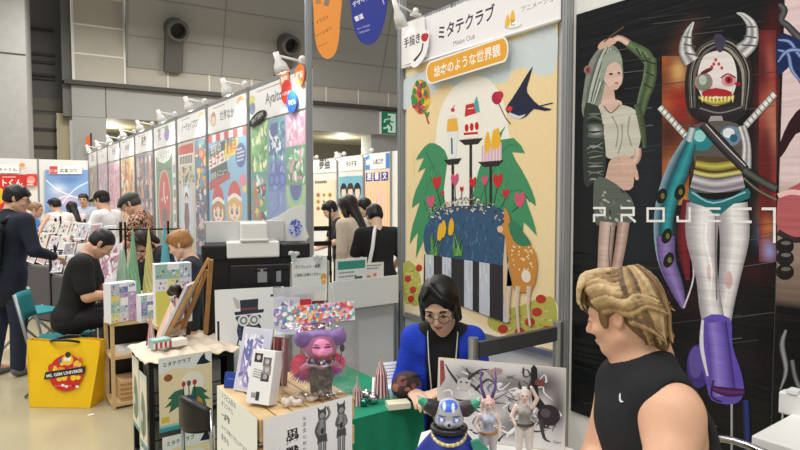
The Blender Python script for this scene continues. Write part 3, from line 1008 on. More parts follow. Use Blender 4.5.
# =================================================================== THE MITATE BOOTH BANNER AND HEADER
XB = XW - 0.013
by0, by1 = BND[1] - 0.055, onX(555.5, 200, XB).y
bz1 = onX(555.5, 22, XB).z
bz0 = onX(555.5, 351, XB).z
a = wallart(XB)
slab(a, wquad(XB, by0, by1, bz0, bz1), 0.003, (238, 214, 166))
TOPL = lambda px: 76 - (px - 402) * 54 / 154.0
BOT = lambda px: 318 + (px - 402) * 33 / 154.0
a.poly([(404, 80), (430, 70), (478, 54), (520, 38), (555, 26), (555, 70), (540, 76), (524, 68), (512, 72), (506, 82), (484, 84), (474, 74), (456, 86), (444, 84), (430, 96), (418, 98), (404, 110)], (206, 216, 220), 3)
a.poly([(404, 262), (420, 268), (440, 292), (470, 318), (500, 326), (555, 300), (555, 349), (404, 317)], (240, 224, 190), 2)
a.poly([(404, 262), (416, 266), (422, 286), (418, 306), (410, 304), (404, 300)], (176, 176, 84), 2)
a.poly([(488, 318), (500, 310), (520, 306), (540, 298), (555, 300), (555, 336), (530, 336), (505, 334), (490, 328)], (182, 178, 84), 3)
rn = random.Random(5)
for i in range(70):
    x, y = (rn.uniform(405, 420), rn.uniform(264, 302)) if i < 25 else (rn.uniform(492, 554), rn.uniform(308, 334))
    a.ell(x, y, rn.uniform(1, 3), rn.uniform(.6, 1.4), rn.choice([(150, 156, 66), (200, 190, 110), (216, 206, 140)]), rn.uniform(-30, 30), 8)
for x, y in ((411, 299), (413, 290), (419, 268), (541, 299), (537, 312), (530, 322), (503, 329), (520, 332), (547, 330), (408, 279)): a.ell(x, y, 5.2 if x > 450 else 3.2, 4.4 if x > 450 else 3.6, (184, 52, 38), 0)
for i in range(40):
    x = rn.uniform(406, 553); y = rn.uniform(TOPL(x) + 60, BOT(x) - 60)
    if 425 < x < 530 and y > 110: continue
    a.rib([(x, y), (x + .4, y + rn.uniform(8, 26))], .5, rn.choice([(228, 198, 146), (244, 226, 186)]), 0)
# white arch
a.poly([(436, 200), (436, 140), (440, 112), (450, 92), (464, 80), (480, 76), (492, 82), (502, 98), (508, 124), (510, 200)], (240, 236, 226), 3)
# ball flower
a.ell(421, 97, 9.2, 17.5, (190, 150, 50))
for i in range(46):
    x, y = rn.uniform(-.9, .9), rn.uniform(-.9, .9)
    if x * x + y * y < .8: a.ell(421 + x * 9, 97 + y * 17, 2.1, 3.3, rn.choice([(216, 60, 84), (62, 140, 70), (232, 196, 56), (170, 42, 70), (64, 120, 76)]), 0, 10)
a.rib([(425, 112), (429, 124)], 1.6, (190, 60, 70), 0); a.poly([(424, 113), (430, 112), (428, 118)], (60, 140, 80))
# swallow
a.poly([(533, 66), (527, 88), (530, 96), (540, 106), (552, 109), (545, 111), (534, 109), (527, 116), (518, 119), (508, 113), (506, 108), (512, 99), (519, 88)], (24, 32, 58), 2)
a.poly([(509, 106), (505, 110), (511, 112), (513, 107)], (206, 62, 40)); a.poly([(509, 112), (519, 116), (526, 114), (520, 119), (512, 117)], (206, 214, 226), 2)
a.rib([(540, 106), (553, 103)], 1.2, (24, 32, 58), 0)
a.ell(497, 98, 5.2, 6.5, (176, 30, 56)); a.ell(500, 95, 3.6, 4, (190, 40, 66)); a.rib([(499, 104), (506, 118), (511, 124)], 1.0, (70, 48, 44))
# palm leaves
lf = (64, 142, 96)
a.poly([(448, 238), (444, 190), (448, 158), (440, 146), (430, 143), (422, 150), (416, 160), (424, 158), (418, 172), (426, 168), (416, 190), (412, 208), (420, 202), (413, 224), (410, 244), (418, 232), (416, 258), (426, 236), (432, 252), (438, 232)], lf, 2)
a.poly([(470, 232), (474, 190), (484, 156), (496, 138), (506, 126), (500, 140), (514, 138), (525, 153), (512, 152), (522, 170), (532, 190), (536, 206), (526, 198), (532, 216), (537, 236), (524, 222), (522, 240), (508, 216), (490, 206)], lf, 2)
for q in ([(446, 230), (438, 180), (426, 152)], [(436, 240), (424, 200)], [(480, 200), (504, 150), (518, 146)], [(500, 196), (520, 190), (530, 202)], [(430, 176), (440, 200), (442, 226)]): a.rib(q, 1.0, (44, 112, 76))
for i in range(60):
    x, y = rn.choice([(rn.uniform(424, 444), rn.uniform(160, 230)), (rn.uniform(488, 520), rn.uniform(158, 206))]); a.rib([(x, y), (x + rn.uniform(-5, 5), y + rn.uniform(2, 9))], .6, rn.choice([(82, 158, 112), (50, 122, 84)]), 0)
# stands and desserts
blk = (38, 34, 36)
for x, yt, yb, w2 in ((453, 161, 210, 9), (471, 141, 206, 12), (491, 163, 206, 13)):
    a.rib([(x, yt + 1), (x, yb)], 2.6, blk, 0); a.poly([(x - w2, yt - 1), (x + w2, yt - 3), (x + w2 * .6, yt + 3), (x - w2 * .5, yt + 4)], blk)
a.poly([(448, 119), (457, 118), (458.5, 131), (447, 132)], (232, 178, 70)); a.poly([(447, 132), (458.5, 131), (456, 158), (450, 159)], (226, 232, 232)); a.rib([(452, 138), (452.4, 154)], 1.6, (70, 74, 76), 0); a.ell(452, 114, 3.2, 2.4, (244, 240, 230)); a.ell(453, 110, 1.9, 2, (206, 30, 40)); a.rib([(453, 109), (455, 105)], .5, (60, 40, 40), 0)
a.poly([(464, 117), (478, 113), (478, 138), (464, 138)], (246, 238, 226)); 
for x, y in ((467, 128), (472, 127), (477, 126)): a.ell(x, y, 2, 4, (196, 34, 40))
a.rib([(464, 134), (478, 133)], 2.4, (190, 40, 40), 0); a.poly([(465, 117), (466, 105), (474, 103), (477, 113)], (196, 46, 48), 1); a.rib([(468, 109), (474, 108)], 1, (240, 220, 220), 0); a.poly([(474, 104), (477, 96), (479, 104), (480, 112), (476, 112)], (80, 164, 170), 1)
a.poly([(482, 146), (502, 142), (502, 160), (482, 162)], (214, 180, 196))
for i in range(6): a.rib([(484 + i * 3.2, 146 - i * .5), (484 + i * 3.2, 161)], .9, (240, 220, 226), 0)
for x, y in ((488, 140), (495, 137), (498, 136)): a.poly([(x - 3, y + 10), (x - 3, y), (x, y - 9), (x + 2, y - 2), (x + 3, y + 6), (x, y + 13)], (236, 180, 40), 2)
# tulips
def tulip(x, y, r_, c, x2, y2):
    a.rib([(x, y + r_), (x2, y2)], .8, (56, 66, 50), 0); a.poly([(x - r_ * .8, y), (x - r_ * .5, y - r_ * 1.1), (x, y - r_ * .6), (x + r_ * .6, y - r_ * 1.2), (x + r_ * .8, y), (x + r_ * .2, y + r_ * 1.3), (x - r_ * .3, y + r_)], c, 2)
rd, pk = (196, 40, 44), (206, 84, 118)
for x, y, r_, c, x2, y2 in ((437, 182, 5.4, rd, 441, 206), (455, 179, 5, pk, 456, 204), (431, 201, 5, pk, 438, 211), (473, 182, 4.6, rd, 473, 204), (485, 180, 4, pk, 487, 206), (498, 180, 6, rd, 494, 204), (506, 193, 4, rd, 502, 207), (520, 199, 6.6, pk, 512, 212), (462, 189, 2.4, rd, 462, 204), (443, 193, 2, rd, 446, 207)): tulip(x, y, r_, c, x2, y2)
# blue mound with the wreath, grass and the striped box
a.poly([(428, 256), (424, 236), (428, 222), (440, 210), (456, 206), (480, 206), (500, 208), (508, 222), (508, 266), (504, 266), (480, 262), (450, 258)], (52, 84, 118), 3)
for i in range(120):
    x, y = rn.uniform(428, 504), rn.uniform(214, 260); a.rib([(x, y), (x + rn.uniform(-2, 2), y + rn.uniform(2, 6))], .7, rn.choice([(70, 108, 144), (36, 64, 96), (92, 132, 160), (44, 96, 118)]), 0)
for i in range(170):
    t = rn.random(); x = 429 + 78 * t; y = 216 - 14 * math.sin(math.pi * min(1, t * 1.05)) + rn.uniform(-6, 7); a.rib([(x, y), (x + rn.uniform(-3, 3), y + rn.uniform(-3, 3))], .9, rn.choice([(60, 52, 52), (206, 200, 192), (150, 142, 138), (236, 230, 222), (96, 88, 84)]), 0)
for x, y in ((444, 228), (441, 231), (452, 226)): a.poly([(x - 3, y + 8), (x - 2, y - 4), (x + 1, y - 8), (x + 3, y), (x + 1, y + 9)], (228, 180, 40), 2)
for x0 in (433, 458):
    for i in range(9): a.rib([(x0 + rn.uniform(-5, 5), 256), (x0 + rn.uniform(-9, 9), rn.uniform(232, 246))], [2, .4], rn.choice([(92, 150, 70), (120, 168, 84), (70, 128, 66)]), 0)
a.poly([(425, 254), (508, 266), (508, 323), (424, 292)], (46, 40, 44))
for x0, x1 in ((426, 434.5), (443, 452), (465, 473.5), (480, 490.5), (504, 508)):
    tl = lambda x: 254 + (x - 425) * 12 / 83.; bl_ = lambda x: 292 + (x - 424) * 31 / 84.
    a.poly([(x0, tl(x0)), (x1, tl(x1)), (x1, bl_(x1)), (x0, bl_(x0))], (196, 200, 208))
    for i in range(7):
        x = rn.uniform(x0, x1 - .5); y = rn.uniform(tl(x0), bl_(x0) - 12); a.rib([(x, y), (x + .2, y + 11)], .5, rn.choice([(150, 158, 172), (224, 226, 232)]), 0)
# spotted fawn
fw = (200, 136, 58)
a.poly([(501, 226), (499, 232), (506, 236), (507, 250), (512, 272), (514, 288), (522, 292), (532, 290), (537, 278), (538, 262), (534, 248), (524, 242), (514, 232), (510, 214), (505, 208), (505, 222)], fw, 2)
a.poly([(509, 224), (516, 222), (524, 232), (532, 244), (522, 246), (514, 240)], (52, 122, 90), 2)
a.poly([(506, 236), (508, 262), (513, 284), (509, 262), (507, 290), (511, 318), (507, 318), (504, 290), (504, 262)], (214, 190, 160), 1)
for x0, x1, yb in ((519, 520, 334), (530, 531, 326), (510, 509, 322)): a.rib([(x0, 286), (x0 - 1, 306), (x1, yb)], [5, 3, 2.6], [(196, 172, 146), (226, 206, 184)], 2)
a.ell(527, 276, 4.6, 6.5, (232, 220, 206), -10); a.ell(501, 229, 3, 3.4, (222, 190, 170))
for i in range(34):
    x, y = rn.uniform(512, 534), rn.uniform(246, 270); a.ell(x, y, .8, 1.0, (240, 220, 180), 0, 8)
tag(a.build('banner', CLOTHPRINT), 'tall cloth banner with a swallow, palm leaves, desserts and a spotted fawn', 'banner')
m = MB(); m.tube([(XB - 0.010, by0 + 0.02, bz1 + 0.0), (XB - 0.010, by1 - 0.015, bz1 + 0.0)], 0.009, 10); 
tag(m.build('banner_rod', WHITEP, smooth=True), 'white rod along the top of the fawn banner', 'rod')
m = MB(); m.box((XB - 0.016, by1 + 0.0, bz0 - 0.03), (XB - 0.002, by0, bz0 - 0.002)); tag(m.build('banner_weight', ALU), 'grey weight bar along the bottom of the fawn banner', 'rod')

# header sign
XH = XW - 0.022
hy0, hy1 = BND[1] - 0.012, BND[0] + 0.028
hz0, hz1 = onX(402, 67.5, XH).z, PTOP - 0.0
hz0b = onX(558, 21, XH).z
hz0 = (hz0 + hz0b) / 2
a = wallart(XH)
slab(a, wquad(XH, hy0, hy1, hz0, hz1), 0.005, (238, 236, 240))
blu = (40, 38, 66)
a.text('アート・デザイン・書店', (424.5, 17.5), (456, 5.8), (50, 64, 96), 1.0, 0.012); a.text('Art / Design / Books', (457, 5.4), (492, -7.5), (110, 112, 130))
a.text('ミタテクラブ', (438.5, 39.5), (495, 17.8), blu, 1.15, 0.022); a.text('Mitate Club', (453.5, 46), (475, 38.3), (90, 90, 104), 1.0)
a.text('アニメーション', (521.5, 12.5), (560, -2), (120, 120, 130), 1.0)
a.ell(513, 26, 9, 3.4, (196, 196, 202), -8); a.ell(513, 24.8, 8, 2.6, (244, 243, 245), -8)
for x, y in ((507.5, 22), (512.5, 17.5)): a.poly([(x - 2.3, y + 5), (x - 1.8, y - 3), (x + .6, y - 8), (x + 2.5, y - 1), (x + 2, y + 4)], (236, 184, 50), 2)
a.text('と', (511, 26), (515, 24.6), (60, 56, 66))
tag(a.build('header_sign', PRINT), 'white booth header sign reading ミタテクラブ above the fawn banner', 'sign')
# add-on boards
XA = XH - 0.012
a = wallart(XA); q = [onX(*p, XA) for p in ((402.5, 66), (427, 57), (424, 16.5), (402.5, 24))]
slab(a, q, 0.004, (240, 239, 242)); a.text('手描き', (404, 47.5), (420, 41.5), (48, 44, 58), 1.15, 0.02)
tag(a.build('name_board', PRINT), 'small white board reading 手描き at the far end of the header', 'sign')
XA2 = XA - 0.008
a = wallart(XA2)
out = smooth_loop([(421, 33), (426, 30), (428.5, 34), (428, 46), (424, 58), (416, 67), (411, 66), (412, 60), (419, 51), (421, 42)], 3)
a.prism([onX(x, y, XA2) for x, y in out], V((0.004, 0, 0))); a.c[:] = [rgb(244, 243, 245)] * len(a.c)
a.rib([(423, 43), (421, 52), (414, 61)], [1.3, 1.6, 2.4], (54, 44, 48)); a.ell(424.5, 37.5, 3.4, 4.2, (190, 34, 50)); a.ell(426.5, 36, 2, 3, (200, 44, 60))
tag(a.build('cutout', PRINT), 'cherry shaped paper cutout hanging over the header sign edge', 'cutout')
XA3 = XA2 - 0.004
a = wallart(XA3)
cl = lambda t: (431 + (507 - 431) * t, 72.5 + (48 - 72.5) * t)
def pill(hh, inset):
    pts = []
    for k in range(9): th = math.pi / 2 + math.pi * k / 8; pts.append((431 + inset + 0 + 5 * math.cos(th) * 1, 72.5 + 0 - hh * math.sin(th)))
    for k in range(9): th = -math.pi / 2 + math.pi * k / 8; pts.append((503 - inset + 5 * math.cos(th), 49.5 - hh * 1.12 * math.sin(th)))
    return pts
a.prism([onX(x, y, XA3) for x, y in pill(11.5, 0)], V((0.006, 0, 0))); a.c[:] = [rgb(244, 242, 238)] * len(a.c)
a.poly(pill(10.0, 0.8), (232, 166, 44)); a.text('絵本のような世界観', (434, 76.5), (500.5, 54.5), (250, 248, 240), 1.15, 0.016)
tag(a.build('name_board', PRINT), 'orange rounded board reading 絵本のような世界観', 'sign')

# =================================================================== FAR ROW OF BOOTHS (same wall plane)
EMITB = mat('clip_lamp_bulb', (255, 250, 240), 0.4, emit=(255, 246, 228), estr=6)


def clip_lamp(y, label, x=XW, ztop=PTOP, rx=-0.18, dy=0.06, light=True, s=1.0, grp='clip lamps along the booth tops'):
    t = thing('clip_lamp', label, 'lamp', (x, y, ztop + 0.02), 0, grp)
    zc = ztop + 0.022
    m = MB(); m.box((x - 0.022, y - 0.02, ztop + 0.041), (x + 0.03, y + 0.02, ztop + 0.055)); m.ball((x + 0.004, y, ztop + 0.07), 0.03 * s, 10, 6); m.build('clamp', WHITEP, t)
    hx, hy, hz_ = x + rx, y + dy, ztop + 0.0; ztop -= 0.02
    m = MB(); m.tube([(x + 0.004, y, ztop + 0.07), (x + rx * .4, y + dy * .4, ztop + 0.085), (x + rx * .85, y + dy * .85, ztop + 0.10), (hx, hy, ztop + 0.09)], 0.010 * s, 8); m.build('arm', WHITEP, t, smooth=True)
    ax = V((0.35, -dy * 0.3, -0.9)).normalized()
    c = V((hx, hy, ztop + 0.10))
    m = MB(); m.lathe([(0.0, -0.03), (0.022 * s, -0.03), (0.026 * s, 0.03), (0.05 * s, 0.07), (0.06 * s, 0.13), (0.055 * s, 0.13), (0.045 * s, 0.075), (0.0, 0.06)], c, ax, 16); m.build('shade', WHITEP, t, smooth=True)
    m = MB(); b = c + ax * 0.105; m.ball(b, 0.032 * s, 10, 7); m.build('bulb', EMITB, t, smooth=True)
    if light:
        l = bpy.data.lights.new('clip_lamp_light', 'SPOT'); l.energy = 9; l.spot_size = R(125); l.spot_blend = 0.8; l.shadow_soft_size = 0.04; l.color = (1, 0.97, 0.9)
        o = bpy.data.objects.new('clip_lamp_light', l); C.objects.link(o)
        o.parent = t; o.location = wm(t).inverted() @ (c + ax * 0.15); o.rotation_euler = (-ax).to_track_quat('Z', 'Y').to_euler()
    return t


def booth_art(k, z0, z1, x, col, inset=0.06, th=0.003):
    """sheet on booth k's panel; coordinates u 0..1 left to right, v 0..1 bottom to top"""
    ya, yb = BND[k + 1] - inset, BND[k] + inset
    a = Art(lambda u, v: V((x, ya + (yb - ya) * u, z0 + (z1 - z0) * v)), NX)
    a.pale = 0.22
    return slab(a, wquad(x, ya, yb, z0, z1), th, col)


HZ = 2.29


def header(k, txt, label, col=(240, 240, 242), deco=(), tx=(.18, .86), tv=.34, h=1.0):
    a = booth_art(k, HZ, PTOP - 0.02, XW - 0.012, (236, 236, 236), 0.03)
    a.rect(.08, .1, .93, .92, col)
    if txt: a.text(txt, (tx[0], tv), (tx[1], tv), (40, 40, 48), h, 0.02)
    a.lines((.16, .86), (.6, .86), 1, (0, -.07), (150, 100, 90), .6, k)
    for cx, cy, rx, ry, c in deco: a.ell(cx, cy, rx, ry, c)
    return tag(a.build('header_sign', PRINT), label, 'sign')


# --- first booth past the gap: patchwork of bright patterns
rn = random.Random(11)
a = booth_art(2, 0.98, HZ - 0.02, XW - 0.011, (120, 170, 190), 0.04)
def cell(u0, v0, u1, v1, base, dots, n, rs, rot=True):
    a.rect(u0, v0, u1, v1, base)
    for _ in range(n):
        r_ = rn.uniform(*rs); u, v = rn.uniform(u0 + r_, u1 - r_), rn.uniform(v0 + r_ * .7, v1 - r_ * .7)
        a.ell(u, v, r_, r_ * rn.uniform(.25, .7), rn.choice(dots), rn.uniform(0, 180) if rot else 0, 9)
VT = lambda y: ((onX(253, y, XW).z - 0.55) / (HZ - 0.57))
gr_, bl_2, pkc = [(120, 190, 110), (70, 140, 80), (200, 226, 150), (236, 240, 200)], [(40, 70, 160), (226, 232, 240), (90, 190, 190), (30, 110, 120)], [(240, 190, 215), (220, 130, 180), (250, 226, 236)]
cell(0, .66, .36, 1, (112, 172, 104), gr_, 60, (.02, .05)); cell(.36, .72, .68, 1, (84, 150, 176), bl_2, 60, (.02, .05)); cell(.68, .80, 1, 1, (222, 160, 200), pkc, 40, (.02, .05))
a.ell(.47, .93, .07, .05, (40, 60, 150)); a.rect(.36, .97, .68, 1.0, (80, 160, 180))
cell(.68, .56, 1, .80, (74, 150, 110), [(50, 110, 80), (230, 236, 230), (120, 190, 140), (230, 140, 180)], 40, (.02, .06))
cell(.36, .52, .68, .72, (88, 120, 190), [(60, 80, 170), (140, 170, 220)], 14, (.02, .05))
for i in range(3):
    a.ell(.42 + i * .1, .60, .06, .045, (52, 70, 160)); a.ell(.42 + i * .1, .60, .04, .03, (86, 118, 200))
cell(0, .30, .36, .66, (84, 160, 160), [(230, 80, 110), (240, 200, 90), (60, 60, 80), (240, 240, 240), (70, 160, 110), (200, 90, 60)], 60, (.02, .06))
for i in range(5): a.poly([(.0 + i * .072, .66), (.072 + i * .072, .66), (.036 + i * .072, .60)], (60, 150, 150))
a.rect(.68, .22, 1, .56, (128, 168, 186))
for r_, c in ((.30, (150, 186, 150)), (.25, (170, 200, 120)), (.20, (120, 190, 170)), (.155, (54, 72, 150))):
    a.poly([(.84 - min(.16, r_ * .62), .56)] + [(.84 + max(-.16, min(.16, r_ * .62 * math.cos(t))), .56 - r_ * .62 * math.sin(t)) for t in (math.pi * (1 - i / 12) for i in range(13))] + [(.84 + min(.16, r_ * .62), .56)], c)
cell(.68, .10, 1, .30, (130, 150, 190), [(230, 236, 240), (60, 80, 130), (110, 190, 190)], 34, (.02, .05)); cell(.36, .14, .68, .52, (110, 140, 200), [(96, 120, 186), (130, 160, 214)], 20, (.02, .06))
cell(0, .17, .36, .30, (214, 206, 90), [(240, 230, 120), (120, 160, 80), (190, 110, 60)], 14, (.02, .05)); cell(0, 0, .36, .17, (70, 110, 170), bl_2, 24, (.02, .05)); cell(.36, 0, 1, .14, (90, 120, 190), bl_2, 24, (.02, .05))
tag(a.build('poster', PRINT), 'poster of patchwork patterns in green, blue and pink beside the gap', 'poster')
header(2, 'Ayaito', 'white header sign reading Ayaito with round coloured badges', deco=((.06, .42, .06, .2, (96, 130, 170)), (.05, .7, .07, .12, (220, 210, 90))), tx=(.32, .62), tv=.42, h=1.0)
def badge(k, items, label):
    for i, (u, v, r_, c, tx_) in enumerate(items):
        xx = XW - 0.024 - 0.005 * i; ya, yb = BND[k + 1] - 0.03, BND[k] + 0.03
        yc, zc = ya + (yb - ya) * u, HZ + (PTOP - HZ) * v
        aa = Art(lambda p, q: V((xx, yc - p, zc + q)), NX)
        aa.prism([V((xx, yc - r_ * math.cos(t), zc + r_ * math.sin(t))) for t in (2 * math.pi * j / 20 for j in range(20))], V((0.004, 0, 0))); aa.c[:] = [rgb(c)] * len(aa.c)
        if tx_: aa.text(tx_, (-r_ * .7, -r_ * .25), (r_ * .7, -r_ * .25), (250, 250, 250), 1, 0.02)
        tag(aa.build('badge', PRINT), label % ['orange', 'red', 'blue', 'amber'][i] if '%' in label else label, 'badge', 'badges on the Ayaito sign')
badge(2, ((.68, .86, .085, (236, 142, 84), '動物'), (.72, .52, .095, (214, 56, 46), 'いきもの'), (.82, .22, .09, (40, 100, 200), '子ども'), (.95, .80, .085, (238, 130, 50), '雑貨')), 'round %s badge on the Ayaito header sign')
xx = XW - 0.026
aa = Art(lambda p, q: V((xx, BND[3] - 0.24 - p, HZ + 0.0 + q)), NX)
aa.prism([V((xx, BND[3] - 0.24 - .19 * math.cos(t), HZ + 0.015 + .055 * math.sin(t) + 0.03 * math.cos(t))) for t in (2 * math.pi * j / 20 for j in range(20))], V((0.004, 0, 0))); aa.c[:] = [rgb(22, 22, 24)] * len(aa.c)
aa.text('PATTERN', (-.12, -.025), (.13, .03), (220, 220, 220)); tag(aa.build('badge', PRINT), 'black oval badge hanging below the Ayaito sign', 'badge')

# --- sky blue booth with the striped awning and two hatted girls
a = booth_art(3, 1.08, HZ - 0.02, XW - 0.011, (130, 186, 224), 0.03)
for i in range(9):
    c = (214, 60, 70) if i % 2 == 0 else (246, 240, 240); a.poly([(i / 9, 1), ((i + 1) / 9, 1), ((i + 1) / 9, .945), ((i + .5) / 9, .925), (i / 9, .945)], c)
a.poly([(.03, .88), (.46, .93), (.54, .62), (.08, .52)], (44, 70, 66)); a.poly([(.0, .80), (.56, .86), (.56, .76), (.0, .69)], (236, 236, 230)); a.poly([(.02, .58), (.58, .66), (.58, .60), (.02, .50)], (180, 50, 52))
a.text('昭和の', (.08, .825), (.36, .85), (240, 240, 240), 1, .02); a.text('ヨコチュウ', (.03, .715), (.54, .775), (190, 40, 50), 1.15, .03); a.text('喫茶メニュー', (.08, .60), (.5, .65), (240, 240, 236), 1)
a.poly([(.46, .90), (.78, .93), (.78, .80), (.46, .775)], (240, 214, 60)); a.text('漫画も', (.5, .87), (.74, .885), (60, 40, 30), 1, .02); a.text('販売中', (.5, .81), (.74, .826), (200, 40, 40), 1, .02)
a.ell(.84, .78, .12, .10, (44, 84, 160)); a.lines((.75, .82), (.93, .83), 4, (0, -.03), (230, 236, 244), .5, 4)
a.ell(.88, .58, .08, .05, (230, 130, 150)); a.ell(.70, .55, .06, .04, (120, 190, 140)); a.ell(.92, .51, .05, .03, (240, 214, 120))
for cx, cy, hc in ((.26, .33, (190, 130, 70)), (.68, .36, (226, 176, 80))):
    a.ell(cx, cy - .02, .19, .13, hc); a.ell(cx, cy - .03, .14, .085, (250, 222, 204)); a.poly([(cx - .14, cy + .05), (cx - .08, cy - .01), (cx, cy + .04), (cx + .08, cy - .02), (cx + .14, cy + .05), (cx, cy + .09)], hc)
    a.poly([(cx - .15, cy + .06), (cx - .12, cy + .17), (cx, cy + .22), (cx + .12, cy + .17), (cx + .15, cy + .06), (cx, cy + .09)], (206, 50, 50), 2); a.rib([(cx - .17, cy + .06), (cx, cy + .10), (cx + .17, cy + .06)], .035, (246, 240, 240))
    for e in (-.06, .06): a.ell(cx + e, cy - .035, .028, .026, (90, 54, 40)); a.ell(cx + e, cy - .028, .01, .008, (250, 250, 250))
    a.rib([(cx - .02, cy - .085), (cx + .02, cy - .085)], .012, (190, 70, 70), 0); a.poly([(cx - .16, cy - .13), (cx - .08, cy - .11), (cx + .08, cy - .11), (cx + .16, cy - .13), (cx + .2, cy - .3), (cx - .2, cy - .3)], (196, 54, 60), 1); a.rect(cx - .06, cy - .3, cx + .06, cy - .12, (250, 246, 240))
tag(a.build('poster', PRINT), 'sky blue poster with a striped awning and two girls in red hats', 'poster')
header(3, '世界なか', 'white header sign with a small girl portrait and four black characters', deco=((.16, .5, .07, .26, (180, 130, 100)), (.16, .44, .05, .16, (246, 214, 196)), (.85, .78, .08, .16, (238, 150, 90))), tx=(.34, .70), tv=.38, h=1.0)

# --- arch and collage posters
a = booth_art(4, 0.95, HZ - 0.03, XW - 0.011, (222, 210, 190), 0.04)
a.rect(.0, .0, .60, 1, (206, 196, 176)); a.rect(.02, .90, .58, .985, (196, 50, 44)); a.rect(.05, .80, .55, .90, (236, 230, 220)); 
for i in range(8): a.rect(.07 + i * .06, .81, .11 + i * .06, .885, (40, 44, 46))
a.poly([(.08, .1), (.08, .45), (.14, .60), (.30, .68), (.46, .60), (.52, .45), (.52, .1)], (196, 212, 226), 2); a.ell(.30, .52, .09, .09, (230, 236, 246))
a.ell(.30, .50, .07, .05, (110, 70, 50)); a.ell(.30, .48, .045, .035, (240, 210, 190)); a.poly([(.24, .45), (.36, .45), (.40, .3), (.36, .2), (.24, .2), (.20, .3)], (120, 60, 44), 1); a.rib([(.24, .2), (.22, .1)], .06, (230, 200, 180), 0); a.rib([(.36, .2), (.36, .1)], .06, (60, 50, 50), 0)
for _ in range(50):
    u, v = rn.uniform(.02, .58), rn.choice([rn.uniform(.02, .14), rn.uniform(.6, .78)]); a.ell(u, v, rn.uniform(.015, .05), rn.uniform(.01, .025), rn.choice([(96, 130, 80), (170, 90, 70), (210, 170, 110), (90, 80, 70), (150, 170, 130)]), 0, 9)
a.rect(.62, 0, 1, 1, (70, 110, 150))
for _ in range(120):
    u, v = rn.uniform(.64, .98), rn.uniform(.02, .97); cs_ = [(230, 150, 60), (240, 210, 100), (206, 60, 60), (90, 170, 90), (60, 150, 200)] if v > .6 else [(60, 50, 60), (200, 190, 200), (120, 60, 70), (110, 110, 140), (230, 220, 210)]; r_ = rn.uniform(.02, .07); a.ell(min(max(u, .62 + r_), 1 - r_), v, r_, rn.uniform(.012, .035), rn.choice(cs_), 0, 9)
tag(a.build('poster', PRINT), 'poster pair with a girl under an arch and a crowded colour collage', 'poster')
header(4, 'ノーチョイスTOTO', 'white header sign with one long handwritten style line', deco=((.86, .75, .09, .18, (240, 180, 110)),), tx=(.16, .84), tv=.42, h=1.3)

# --- green poster with the red oval
a = booth_art(5, 0.95, HZ - 0.03, XW - 0.011, (236, 236, 232), 0.06)
a.rect(.06, .0, .84, .95, (96, 140, 104)); a.poly([(.06, .95), (.2, .88), (.45, .85), (.7, .88), (.84, .95)], (236, 238, 232)); a.text('とらうさぎ', (.16, .91), (.74, .91), (80, 90, 84), .9)
a.ell(.45, .44, .31, .36, (206, 190, 160)); a.ell(.45, .44, .28, .335, (196, 70, 66)); a.poly([(.3, .2), (.45, .3), (.6, .2), (.62, .36), (.45, .42), (.3, .36)], (176, 60, 58), 1); a.ell(.45, .32, .1, .07, (70, 90, 96)); a.rib([(.45, .66), (.42, .54), (.5, .44)], .04, (240, 226, 214)); a.ell(.58, .5, .03, .02, (240, 220, 200)); a.ell(.34, .48, .03, .02, (240, 220, 200))
a.lines((.12, .78), (.8, .78), 1, (0, -.03), (60, 100, 70), .5, 2); a.rect(.86, .1, .98, .9, (226, 226, 226))
for i in range(6): a.rect(.87, .14 + i * .12, .97, .22 + i * .12, rn.choice([(150, 160, 170), (200, 180, 160), (130, 150, 140)]))
tag(a.build('poster', PRINT), 'green poster with a tall red oval in the middle', 'poster')
header(5, '花', 'white header sign with a green and violet fairy picture', col=(232, 232, 236), deco=((.62, .5, .12, .28, (150, 120, 200)), (.6, .8, .08, .14, (110, 170, 90)), (.8, .4, .1, .2, (180, 160, 210))), tx=(.2, .34), tv=.40)

# --- six farther booths
FAR = [(6, (90, 92, 120), [(60, 60, 84), (200, 190, 190), (150, 90, 80), (120, 110, 140), (210, 140, 100), (40, 40, 50)], 'dark poster of crowded figures, sixth booth along the wall', '星夜'),
       (7, (226, 190, 120), [(240, 160, 60), (206, 70, 50), (250, 230, 180), (240, 200, 90), (180, 110, 60), (250, 240, 230)], 'orange and yellow poster of tall lettering columns', 'ゆめ堂'),
       (8, (226, 170, 190), [(240, 200, 214), (206, 120, 150), (250, 230, 236), (190, 150, 200), (230, 150, 160)], 'pink poster of small flower like drawings', 'もも'),
       (9, (200, 160, 190), [(240, 220, 230), (130, 170, 190), (210, 110, 140), (180, 140, 190), (90, 120, 140)], 'mauve and blue poster near the far end of the wall', 'アトリエ'),
       (10, (126, 120, 104), [(96, 90, 76), (170, 160, 140), (190, 110, 120), (70, 80, 70), (206, 190, 170)], 'olive grey poster, last on the long wall', '森と')]
